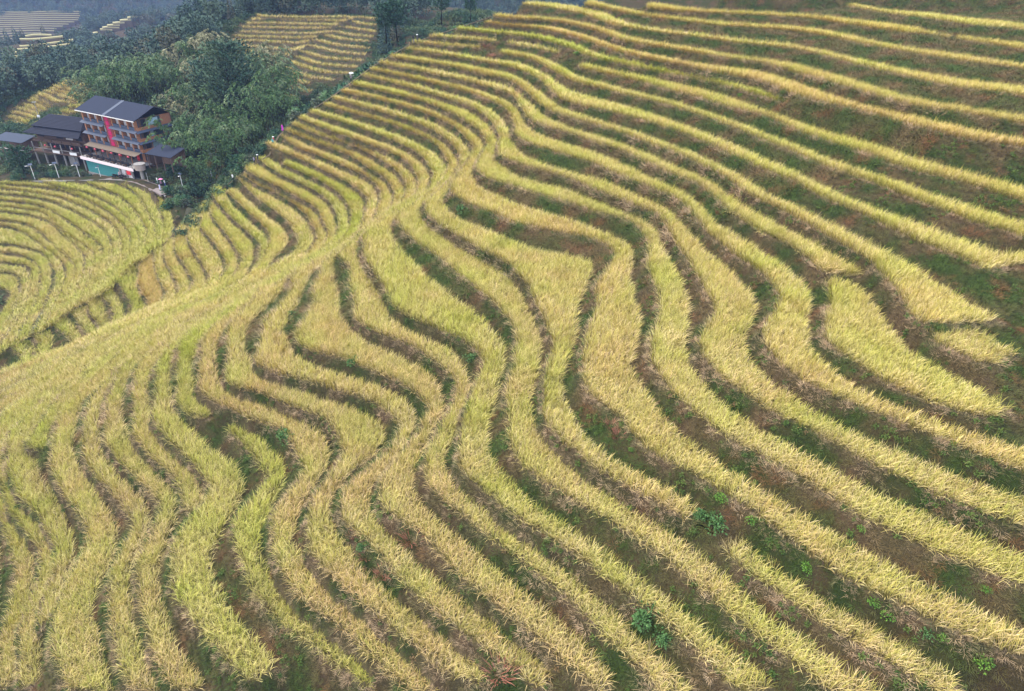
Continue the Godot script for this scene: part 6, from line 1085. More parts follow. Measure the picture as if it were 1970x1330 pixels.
	for s in [-0.65, 0.65]: part("leg", box(V(0.07, 0.72, 0.6)), M.dark, tab, V(s, 0.36, 0)); part("bench_leg", box(V(0.07, 0.4, 1.6)), M.timber, tab, V(s * 0.9, 0.2, 0))
	for k in 6: dup(tab, frame * V(5.7 + k * 2.5, 0.003, 3.0 + 0.2 * (k % 2)), at[1])
	build_annexe()
	build_sheds()

func build_annexe():
	var at := [Vector3(-138.12, 22.63, -190.03), -0.2653, 17.30]
	var W: float = at[2]; var D := 9.0
	var t := thing("annexe", "brown timber house on stilts with a two tier tiled roof", "building", at[0], at[1])
	bx("floor", V(-0.4, -0.25, -D), V(W, 0.0, 2.2), M.timber, t)
	bx("wall", V(0.3, 0.003, -D), V(W - 0.2, 2.5, -2.6), M.timber, t)
	bx("upper_wall", V(0.2, 2.7, -D), V(W - 0.1, 5.3, -0.4), M.timber, t)
	bx("upper_floor", V(0.0, 2.5, -D), V(W, 2.7, 1.2), M.timber, t)
	for k in 6:
		var x := 0.2 + k * (W - 0.6) / 5.0
		bx("post", V(x, 0.0, 1.7), V(x + 0.2, 2.5, 1.9), M.concrete, t)
		bx("stilt", V(x, -5.5, 1.5), V(x + 0.34, -0.25, 1.84), M.concrete, t)
		if k < 5:
			var x1 := x + (W - 0.6) / 5.0
			bx("upper_window", V(x + 0.5, 3.5, -0.39), V(x1 - 0.5, 4.7, -0.33), [M.dark, M.timber, M.dark, M.curtain, M.dark][k], t)
			bx("upper_rail", V(x + 0.2, 3.3, 1.05), V(x1, 3.4, 1.15), M.timber, t)
			bx("upper_panel", V(x + 0.25, 2.75, 1.07), V(x1 - 0.05, 3.25, 1.12), M.timber, t)
			bx("rail", V(x + 0.2, 0.9, 1.95), V(x1, 1.0, 2.05), M.concrete, t)
			bx("opening", V(x + 0.3, 0.05, -2.59), V(x1 - 0.3, 2.2, -2.53), M.dark, t)
	bx("notice", V(W * 0.42, 0.02, 2.06), V(W * 0.56, 0.75, 2.1), M.white, t)
	bx("notice", V(W * 0.76, 0.02, 2.06), V(W * 0.9, 0.75, 2.1), M.white, t)
	bx("base_wall", V(W * 0.62, -3.6, 0.6), V(W * 0.8, -0.26, 0.8), M.concrete, t)
	# skirt roof and upper hipped roof, with rows of tiles
	tiled("skirt_roof", V(-1.0, 5.0, 2.4), V(W + 0.9, 5.0, 2.4), V(W - 0.4, 6.3, -0.6), V(0.6, 6.3, -0.6), 6, t)
	tiled("roof", V(0.2, 6.5, 0.2), V(W + 0.2, 6.5, 0.2), V(W - 2.2, 8.9, -4.6), V(2.6, 8.9, -4.6), 10, t)
	plate("roof_back", V(0.2, 6.5, -D - 0.4), V(W + 0.2, 6.5, -D - 0.4), V(W - 2.2, 8.88, -4.62), V(2.6, 8.88, -4.62), 0.12, M.tile, t)
	plate("roof_hip", V(W + 0.22, 6.5, 0.18), V(W + 0.22, 6.5, -D - 0.4), V(W - 2.2, 8.87, -4.63), V(W - 2.2, 8.87, -4.59), 0.12, M.tile, t)
	plate("roof_hip", V(0.18, 6.5, -D - 0.4), V(0.18, 6.5, 0.18), V(2.6, 8.87, -4.59), V(2.6, 8.87, -4.63), 0.12, M.tile, t)
	bx("clerestory", V(0.8, 5.3, -D + 0.3), V(W - 0.6, 6.5, -0.7), M.timber, t)
	var frame := Transform3D(Basis(Vector3.UP, at[1]), at[0])
	var lan := thing("red_lantern", "small red lantern hanging along the timber house's lower gallery", "lantern", frame * V(W * 0.3, 1.9, 2.1), at[1], "lanterns on the timber house")
	part("shade", ball(0.26, 12), M.lantern, lan); part("cord", cyl(0.012, 0.012, 0.4, 5), M.dark, lan, V(0, 0.42, 0))
	dup(lan, frame * V(W * 0.5, 1.9, 2.1), at[1]); dup(lan, frame * V(W * 0.84, 1.9, 2.1), at[1])

func tiled(called: String, a: Vector3, b: Vector3, c: Vector3, d: Vector3, courses: int, parent: Node):
	var p := plate(called, a, b, c, d, 0.14, M.tile, parent)
	var n := (b - a).cross(d - a).normalized()
	if n.y < 0: n = -n
	for k in courses:
		var s := float(k) / courses; var e := (k + 0.94) / courses
		plate("tile_course", a.lerp(d, s) + n * 0.09, b.lerp(c, s) + n * 0.09, b.lerp(c, e) + n * 0.03, a.lerp(d, e) + n * 0.03, 0.03, M.tile, p)

func build_sheds():
	var at := [Vector3(-145.38, 21.56, -191.06), -0.2653]
	var t := thing("open_shed", "open sided shed with a blue grey roof beside the timber house", "shed", at[0], at[1])
	plate("roof", V(-6.0, 3.0, 2.0), V(5.0, 3.0, 2.0), V(5.0, 3.9, -3.0), V(-6.0, 3.9, -3.0), 0.1, M.shed_roof, t)
	bx("floor", V(-6.0, -0.3, -3.0), V(5.0, 0.0, 2.2), M.timber, t)
	bx("rail", V(-6.0, 0.85, 2.1), V(5.0, 0.95, 2.2), M.curtain, t)
	bx("back_wall", V(-6.0, 0.0, -3.0), V(5.0, 3.4, -2.85), M.timber, t)
	for k in 5:
		bx("post", V(-5.8 + k * 2.6, 0.0, 1.8), V(-5.65 + k * 2.6, 3.0, 1.95), M.timber, t)
		bx("stilt", V(-5.8 + k * 2.6, -4.0, 1.6), V(-5.5 + k * 2.6, -0.3, 1.9), M.concrete, t)
	at = [Vector3(-90.69, 26.42, -169.34), -0.3575]
	t = thing("lean_to", "low shed with a dark blue roof under the bamboo right of the inn", "shed", at[0], at[1])
	plate("roof", V(-4.2, 2.3, 2.6), V(4.2, 2.3, 2.6), V(4.2, 3.5, -2.6), V(-4.2, 3.5, -2.6), 0.12, M.slate, t)
	bx("back_wall", V(-4.0, -1.5, -2.5), V(4.0, 3.2, -2.3), M.timber, t)
	for k in 4: bx("post", V(-4.0 + k * 2.6, -1.5, 2.2), V(-3.82 + k * 2.6, 2.3, 2.38), M.timber, t)
	at = [Vector3(-97.98, 22.04, -168.96)]
	t = thing("concrete_tank", "pale rounded concrete tank on a pillar at the corner of the deck", "tank", at[0], 0.0)
	var st := SurfaceTool.new(); st.begin(Mesh.PRIMITIVE_TRIANGLES)
	part("tank", cyl(1.25, 1.35, 1.5, 20), M.plaster, t, V(0, 3.0, 0)); part("pillar", cyl(0.45, 0.4, 2.4, 12), M.concrete, t, V(0, 1.1, 0)); part("lid", cyl(1.42, 1.42, 0.12, 20), M.concrete, t, V(0, 3.8, 0))

func build_lamps():
	var k := 0
	var first: Node3D
	var said := ["white solar street lamp, leftmost one on the roadside bank", "white solar street lamp on the bank below the timber house's notices", "white solar street lamp on the bank near the teal wall", "short white lamp post in front of the teal wall", "white solar street lamp beside the gully, right of the umbrellas", "white post standing at the foot of the concrete tank"]
	for p in [
		Vector3(-132.51, 19.33, -176.70), Vector3(-125.83, 19.64, -176.90), Vector3(-120.16, 20.05, -177.15), Vector3(-113.70, 20.32, -176.14), Vector3(-85.07, 22.32, -163.24), Vector3(-97.22, 21.28, -169.66)
	]:
		var y := land(p.x, p.z)
		if k == 0:
			first = thing("street_lamp", said[0], "street lamp", Vector3(p.x, y, p.z), 0.5, "solar lamps along the road")
			part("pole", cyl(0.09, 0.06, 4.0, 8), M.white, first, V(0, 2.0, 0)); part("panel", box(V(1.0, 0.06, 0.7)), M.bluegrey, first, V(0, 4.1, 0), V(0.5, 0, 0))
			part("arm", cyl(0.04, 0.04, 0.9, 6), M.white, first, V(-0.45, 3.7, 0), V(0, 0, 1.4)); part("lamp_head", box(V(0.5, 0.09, 0.24)), M.white, first, V(-1.05, 3.75, 0))
		else: dup(first, Vector3(p.x, y, p.z), 0.5 + 0.3 * k, [1.0, 1.0, 1.0, 0.7, 1.0, 0.6][k], said[k])
		k += 1
	k = 0
	for p in [
		Vector3(-153.78, 22.41, -216.36), Vector3(-159.43, 23.16, -245.12)
	]:
		var t := thing("utility_pole", ["grey utility pole with a lamp box in the yellow terraces behind the timber house", "thin grey pole beside the bamboo at the edge of the terraces"][k], "pole", Vector3(p.x, p.y, p.z), 0.3)
		part("pole", cyl(0.13, 0.09, 7.2, 8), M.concrete, t, V(0, 3.6, 0)); part("crossarm", box(V(1.2, 0.12, 0.12)), M.metal, t, V(0, 6.9, 0))
		if k == 0: part("box", box(V(0.7, 0.6, 0.5)), M.metal, t, V(0, 2.6, 0.2))
		k += 1

# ---------------------------------------------------------------- small plants and things on the banks
func plant_details():
	var lime := shrub_shape(0.62, 0.5, 240, 0.13, Color(0.06, 0.15, 0.025), Color(0.15, 0.27, 0.04))
	var teal := shrub_shape(0.75, 0.4, 420, 0.17, Color(0.045, 0.105, 0.03), Color(0.10, 0.19, 0.065))
	var said := [
		"lime green leafy bush on the brown bank above the hose", "lime green leafy plant beside the upper rice edge, right of the hose", "blue green broad leafed plants clustered around the black hose", "blue green leafy plant left of the black hose", "lime green bush with a dark heart on the bank in the lower right", "lime green bush against the red earth edge, upper of a close pair", "lime green bush below the red earth edge, lower of a close pair", "lime green bush at the right end of the lowest bank", "small lime green plant beside the white scrap", "grey green patch of weeds between two lower terraces", "smaller grey green weeds just below the big weed patch", "bright green weeds in the narrow bank left of the middle terraces", "long bright green weeds at the foot of the brown bank near the crest", "bright green weeds nearest the crest under the brown bank", "pair of lime green sprigs on the brown bank at the right", "lime green sprigs on the brown bank near the right edge", "grassy green hump at the end of the short upper strip", "green tuft next to pink grass on the upper bank", "bright green weeds in the dark gap left of the wedge paddy", "green weeds on the dark bank under the central terraces", "tiny lime plant on the brown bank under the wide terrace", "dark green weeds on the lowest bank left of the white scrap", "dark green weeds behind the short bright yellow strip", "green weeds beside the red grass on the lower bank"
	]
	var k := 0
	for q in [
		[14.29, -32.65, 0.90, 0], [15.93, -30.74, 0.80, 0], [13.83, -31.39, 1.20, 1], [13.21, -32.00, 0.90, 1], [18.42, -27.55, 0.90, 0], [21.22, -24.93, 0.80, 0], [21.98, -24.23, 0.90, 0], [25.82, -21.70, 1.10, 0], [24.08, -22.84, 0.60, 0], [9.02, -26.33, 1.30, 1], [9.84, -25.17, 0.90, 1], [-4.10, -55.50, 1.00, 1], [-7.66, -85.89, 1.40, 1], [-10.20, -93.25, 1.00, 1], [21.99, -29.34, 0.60, 0], [27.33, -25.11, 0.60, 0], [10.32, -135.53, 1.30, 0], [32.56, -104.00, 0.90, 0], [-26.31, -69.06, 1.10, 1], [-16.44, -57.49, 1.00, 1], [9.06, -37.62, 0.50, 0], [23.37, -23.24, 0.70, 1], [-22.05, -49.97, 1.40, 1], [-10.76, -34.59, 0.70, 1]
	]:      # x, z, size, kind
		var y := height(NG, q[0], q[1])
		plant(lime if q[3] < 0.5 else teal, "wild_plant", "stems", "leaves", said[k], "plant", Vector3(q[0], y, q[1]), k * 1.3, q[2], "leafy plants on the banks", M.bark)
		k += 1
	var red := SurfaceTool.new(); red.begin(Mesh.PRIMITIVE_TRIANGLES)
	for i in 90:
		var a := rng.randf() * TAU; var r := sqrt(rng.randf()) * 0.4; var c := Color(0.42, 0.10, 0.08).lerp(Color(0.46, 0.20, 0.15), rng.randf())
		blade(red, Vector3(cos(a) * r, -0.05, sin(a) * r), a, rng.randf_range(0.35, 0.85), rng.randf_range(0.1, 0.6), rng.randf_range(0.1, 0.8), 0.015, 3, Color(0.22, 0.12, 0.07), c)
	var rm := red.commit()
	k = 0
	var tell := [
		"reddest grass tuft, largest on the lower bank", "pale topped red grass tuft below the largest one", "small red grass tuft left of the others on the lower bank", "tiny red grass tuft nearest the rice edge on the lower bank", "red stems on the brown bank under the wide terrace, upper", "red stems on the brown bank under the wide terrace, lower", "pink grass tuft on the bank above the right hand bends", "pink grass tuft on the upper bank under the lime terrace", "dark red grass at the bottom edge", "dry red brown patch of grass between the two short strips", "dry red brown grass just below the gap between short strips"
	]
	for q in [
		[-7.10, -34.49, 1.40], [-8.91, -32.45, 1.12], [-10.56, -34.04, 0.84], [-11.96, -35.81, 0.70], [7.79, -40.32, 0.98], [8.19, -39.20, 0.98], [23.20, -73.05, 0.98], [32.05, -103.24, 1.12], [-0.09, -25.00, 1.68], [-7.91, -156.91, 1.82], [-6.52, -151.01, 1.68]
	]:
		var t := thing("red_grass_tuft", tell[k], "grass tuft", Vector3(q[0], height(NG, q[0], q[1]), q[1]), k * 1.1, "red grass tufts")
		t.scale = Vector3.ONE * q[2]
		part("blades", rm, M.weed, t); k += 1
	var hose := SurfaceTool.new(); hose.begin(Mesh.PRIMITIVE_TRIANGLES); var line := []
	for p in [
		Vector3(12.71, 0, -31.56), Vector3(13.05, 0, -31.57), Vector3(13.31, 0, -31.40), Vector3(13.51, 0, -31.14), Vector3(13.83, 0, -30.92)
	]: line.append(Vector3(p.x, height(NG, p.x, p.z) + 0.10, p.z))
	tube(hose, line, 0.05, 0.05, 8)
	var o := part("hose", hose.commit(), M.rubber); o.set_meta("label", "short black hose lying on the weedy bank beside the leafy plants"); o.set_meta("category", "hose")

# ---------------------------------------------------------------- people
func figure(tall: float, top: Color, legs: Color, dress: bool, stride: float, arm: float) -> ArrayMesh:
	var s := tall / 1.7
	var skin := Color(0.42, 0.25, 0.17); var hair := Color(0.02, 0.016, 0.014)
	var J := []      # from, to, radius, radius, colour
	var hip := 0.88; var sh := 1.40
	for d in [-1, 1]:
		var fz: float = stride * d
		J.append([V(0.09 * d, hip, 0), V(0.10 * d, 0.47, fz * 0.55 + 0.02), 0.085, 0.06, legs])
		J.append([V(0.10 * d, 0.47, fz * 0.55 + 0.02), V(0.10 * d, 0.08, fz), 0.058, 0.04, legs])
		J.append([V(0.10 * d, 0.045, fz - 0.03), V(0.11 * d, 0.035, fz + 0.13), 0.042, 0.035, Color(0.05, 0.045, 0.04)])
		J.append([V(0.18 * d, sh - 0.02, 0), V(0.25 * d, 1.12, -0.03 + arm * d * 0.3), 0.05, 0.042, top])
		J.append([V(0.25 * d, 1.12, -0.03 + arm * d * 0.3), V(0.24 * d, 0.90, 0.10 + arm * d * 0.4), 0.04, 0.03, top])
		J.append([V(0.24 * d, 0.88, 0.10 + arm * d * 0.4), V(0.235 * d, 0.79, 0.12 + arm * d * 0.4), 0.035, 0.025, skin])
	J.append([V(0, hip, 0), V(0, 1.12, 0), 0.13, 0.12, top if not dress else top])
	J.append([V(0, 1.12, 0), V(0, sh, 0), 0.125, 0.14, top])
	J.append([V(-0.13, sh - 0.01, 0), V(0.13, sh - 0.01, 0), 0.07, 0.07, top])
	if dress: J.append([V(0, 0.95, 0), V(0, 0.42, 0), 0.15, 0.24, top])
	J.append([V(0, 1.42, 0), V(0, 1.52, 0.01), 0.055, 0.05, skin])
	J.append([V(0, 1.58, 0.015), V(0, 1.63, 0.01), 0.085, 0.088, skin])
	J.append([V(0, 1.56, 0.105), V(0, 1.545, 0.11), 0.016, 0.016, skin])
	J.append([V(0, 1.62, -0.03), V(0, 1.655, -0.015), 0.088, 0.085, hair])
	var c := 0.033; var lo := V(-0.45, -0.02, -0.5); var nx := 28; var ny := 54; var nz := 31
	var f_ := PackedFloat32Array(); f_.resize(nx * ny * nz); f_.fill(1.0)
	var who := PackedInt32Array(); who.resize(nx * ny * nz)
	for b in J.size():
		var q = J[b]; var a: Vector3 = q[0]; var e: Vector3 = q[1]; var r := maxf(q[2], q[3]) + 0.09
		var l := Vector3(minf(a.x, e.x), minf(a.y, e.y), minf(a.z, e.z)) - V(r, r, r); var h := Vector3(maxf(a.x, e.x), maxf(a.y, e.y), maxf(a.z, e.z)) + V(r, r, r)
		var ab := e - a; var ll := ab.length_squared()
		for z in range(maxi(0, int((l.z - lo.z) / c)), mini(nz, int((h.z - lo.z) / c) + 1)):
			for y in range(maxi(0, int((l.y - lo.y) / c)), mini(ny, int((h.y - lo.y) / c) + 1)):
				for x in range(maxi(0, int((l.x - lo.x) / c)), mini(nx, int((h.x - lo.x) / c) + 1)):
					var p := lo + V(x, y, z) * c; var t := clampf((p - a).dot(ab) / ll, 0, 1)
					var d := (p - a - ab * t).length() - lerpf(q[2], q[3], t)
					var k := (z * ny + y) * nx + x
					if d < f_[k]: who[k] = b
					var hh := maxf(0.03 - absf(d - f_[k]), 0.0) / 0.03
					f_[k] = minf(d, f_[k]) - hh * hh * 0.0075
	var cell := {}; var V3 := PackedVector3Array(); var co := PackedColorArray()
	for z in nz - 1:
		for y in ny - 1:
			for x in nx - 1:
				var k := (z * ny + y) * nx + x; var s_ := V(0, 0, 0); var n := 0; var inside := 0; var near := 9.0; var w := 0
				for o in 8:
					var kk := k + (o & 1) + ((o >> 1) & 1) * nx + (o >> 2) * nx * ny
					if f_[kk] < 0: inside += 1
					if absf(f_[kk]) < near: near = absf(f_[kk]); w = who[kk]
				if inside == 0 or inside == 8: continue
				for e in [[0, 1], [2, 3], [4, 5], [6, 7], [0, 2], [1, 3], [4, 6], [5, 7], [0, 4], [1, 5], [2, 6], [3, 7]]:
					var a0: int = e[0]; var b0: int = e[1]
					var fa := f_[k + (a0 & 1) + ((a0 >> 1) & 1) * nx + (a0 >> 2) * nx * ny]; var fb := f_[k + (b0 & 1) + ((b0 >> 1) & 1) * nx + (b0 >> 2) * nx * ny]
					if (fa < 0) != (fb < 0):
						var t := fa / (fa - fb)
						s_ += V(a0 & 1, (a0 >> 1) & 1, a0 >> 2).lerp(V(b0 & 1, (b0 >> 1) & 1, b0 >> 2), t); n += 1
				cell[k] = V3.size(); V3.append((lo + (V(x, y, z) + s_ / n) * c) * s); co.append(J[w][4])
	var st := SurfaceTool.new(); st.begin(Mesh.PRIMITIVE_TRIANGLES); st.set_smooth_group(0)
	for i in V3.size(): st.set_color(co[i]); st.add_vertex(V3[i])
	for k in cell:
		for ax in 3:
			var step: int = [1, nx, nx * ny][ax]; var u: int = [nx, nx * ny, 1][ax]; var v: int = [nx * ny, 1, nx][ax]
			if k + step >= f_.size(): continue
			if (f_[k] < 0) == (f_[k + step] < 0): continue
			if not (cell.has(k - u) and cell.has(k - v) and cell.has(k - u - v)): continue
			var q := [cell[k], cell[k - u], cell[k - u - v], cell[k - v]]
			if f_[k] < 0: q = [q[0], q[3], q[2], q[1]]
			for i in [0, 1, 2, 0, 2, 3]: st.add_index(q[i])
	st.generate_normals()
	return st.commit()

func place_people():
	var looks := [
		[Vector3(-58.11, 34.29, -146.79), -0.60, 1.68, Color(0.030, 0.030, 0.040), Color(0.050, 0.050, 0.080), false, 0.12, 0.10, Color(0.750, 0.740, 0.740), null, "person in dark clothes and a white hat walking up the ridge path", ""],
		[Vector3(-58.98, 33.81, -146.72), 2.40, 1.65, Color(0.280, 0.250, 0.360), Color(0.030, 0.030, 0.040), false, 0.15, -0.10, null, null, "person in a lavender grey top just below the white hatted walker", ""],
		[Vector3(-53.79, 39.50, -153.15), 1.20, 1.66, Color(0.550, 0.050, 0.500), Color(0.600, 0.550, 0.600), true, 0.05, 0.10, null, null, "person in a long bright magenta dress on the ridge path", ""],
		[Vector3(-55.31, 37.19, -149.95), 0.50, 1.60, Color(0.080, 0.350, 0.380), Color(0.030, 0.030, 0.040), false, 0.10, 0.10, null, null, "person in a teal top on the ridge path", ""],
		[Vector3(-55.22, 37.42, -150.39), 2.20, 1.66, Color(0.500, 0.100, 0.090), Color(0.750, 0.740, 0.740), false, 0.10, -0.10, Color(0.750, 0.740, 0.740), null, "person with a white hat and a red top beside the teal one", ""],
		[Vector3(-64.23, 30.03, -146.04), 2.80, 1.62, Color(0.750, 0.740, 0.740), Color(0.030, 0.030, 0.040), false, 0.15, 0.10, null, null, "person in white at the lower end of the ridge path", ""],
		[Vector3(-24.46, 57.68, -162.11), 3.00, 1.72, Color(0.030, 0.030, 0.040), Color(0.200, 0.190, 0.230), false, 0.05, 0.10, null, null, "man in a dark top and grey trousers standing among upper terraces", ""],
		[Vector3(-23.62, 57.88, -162.47), 3.00, 1.66, Color(0.080, 0.080, 0.090), Color(0.030, 0.030, 0.040), false, 0.05, 0.10, Color(0.750, 0.740, 0.740), null, "person with a white hat just above the man in grey trousers", ""],
		[Vector3(-38.36, 49.73, -158.28), 1.00, 1.62, Color(0.200, 0.180, 0.200), Color(0.030, 0.030, 0.040), false, 0.10, 0.10, Color(0.750, 0.740, 0.740), Color(0.740, 0.730, 0.730), "person under a white sunshade at the edge of the ridge", "white"],
		[Vector3(-137.08, 17.37, -177.83), 1.60, 1.68, Color(0.600, 0.030, 0.030), Color(0.500, 0.030, 0.030), true, 0.10, 0.10, null, null, "person in a long red coat on the road at the far left", ""],
		[Vector3(-90.34, 22.05, -163.07), 0.60, 1.62, Color(0.300, 0.150, 0.250), Color(0.030, 0.030, 0.040), false, 0.10, 0.10, null, Color(0.700, 0.220, 0.420), "person under a pink umbrella where the road meets the gully", "pink"],
		[Vector3(-89.43, 22.19, -163.16), 2.00, 1.62, Color(0.750, 0.740, 0.740), Color(0.100, 0.130, 0.350), false, 0.10, 0.10, null, null, "person in white and blue beside the pink umbrella", ""],
		[Vector3(-92.44, 22.02, -165.41), 2.60, 1.62, Color(0.750, 0.740, 0.740), Color(0.300, 0.300, 0.350), false, 0.10, 0.10, null, null, "person in white left of the pink umbrella", ""],
		[Vector3(-89.84, 21.78, -161.13), 2.80, 1.60, Color(0.550, 0.520, 0.720), Color(0.600, 0.550, 0.700), true, 0.05, 0.10, null, null, "person in pale lavender at the bend of the road", ""],
		[Vector3(-76.93, 25.57, -161.14), 0.80, 1.60, Color(0.450, 0.460, 0.500), Color(0.030, 0.030, 0.040), false, 0.10, 0.10, null, null, "person in pale grey under the bamboo, left of two", ""],
		[Vector3(-76.15, 25.70, -161.22), 2.40, 1.60, Color(0.750, 0.740, 0.740), Color(0.300, 0.300, 0.350), false, 0.10, 0.10, null, null, "person in white under the bamboo, right of two", ""],
		[Vector3(-106.78, 20.41, -173.48), 0.40, 1.65, Color(0.500, 0.350, 0.400), Color(0.030, 0.030, 0.040), false, 0.10, 0.10, null, null, "person standing beside the parked scooters", ""]
	]
	for q in looks:      # place, turn, tall, top, legs, dress, stride, arm, hat colour or null, umbrella colour or null, label
		var t := thing("person", q[10], "person", q[0], q[1])
		part("body", figure(q[2], q[3], q[4], q[5], q[6], q[7]), M.cloth, t)
		if q[8] != null:
			part("hat", cyl(0.24, 0.22, 0.025, 14), mat(q[8], 0.9), t, V(0, q[2] * 0.965, 0)); part("hat_crown", cyl(0.105, 0.085, 0.1, 12), mat(q[8], 0.9), t, V(0, q[2] * 1.0, 0))
		if q[9] != null:
			var um := thing("umbrella", "open " + q[11] + " umbrella held over a person", "umbrella", q[0] + V(0.2, q[2] * 0.75, 0.1), 0.0)
			part("canopy", cyl(0.55, 0.04, 0.22, 12), mat(q[9], 0.8), um, V(0, 0.85, 0)); part("shaft", cyl(0.012, 0.012, 0.9, 6), M.metal, um, V(0, 0.42, 0))
	# scooters parked by the wall
	var sc: Node3D; var k := 0
	for p in [
		Vector3(-107.98, 20.52, -173.43), Vector3(-107.35, 20.48, -173.41), Vector3(-106.02, 20.46, -173.40), Vector3(-105.46, 20.42, -173.37)
	]:
		if k == 0:
			sc = thing("motor_scooter", "parked motor scooter beside the road under the plaster wall", "scooter", p, 0.5, "scooters parked by the road")
			var b := SurfaceTool.new(); b.begin(Mesh.PRIMITIVE_TRIANGLES)
			tube(b, [V(-0.55, 0.75, 0), V(-0.3, 0.62, 0), V(0.0, 0.42, 0), V(0.3, 0.45, 0), V(0.5, 0.85, 0)], 0.17, 0.09, 8)
			part("body", b.commit(), M.white, sc); part("seat", box(V(0.62, 0.12, 0.26)), M.rubber, sc, V(-0.3, 0.83, 0)); part("handlebar", cyl(0.02, 0.02, 0.62, 6), M.rubber, sc, V(0.5, 1.02, 0), V(PI / 2, 0, 0))
			for s in [-0.6, 0.62]: part("wheel", cyl(0.26, 0.26, 0.11, 14), M.rubber, sc, V(s, 0.26, 0), V(PI / 2, 0, 0))
		else: dup(sc, p, 0.5 + 0.12 * k)
		k += 1

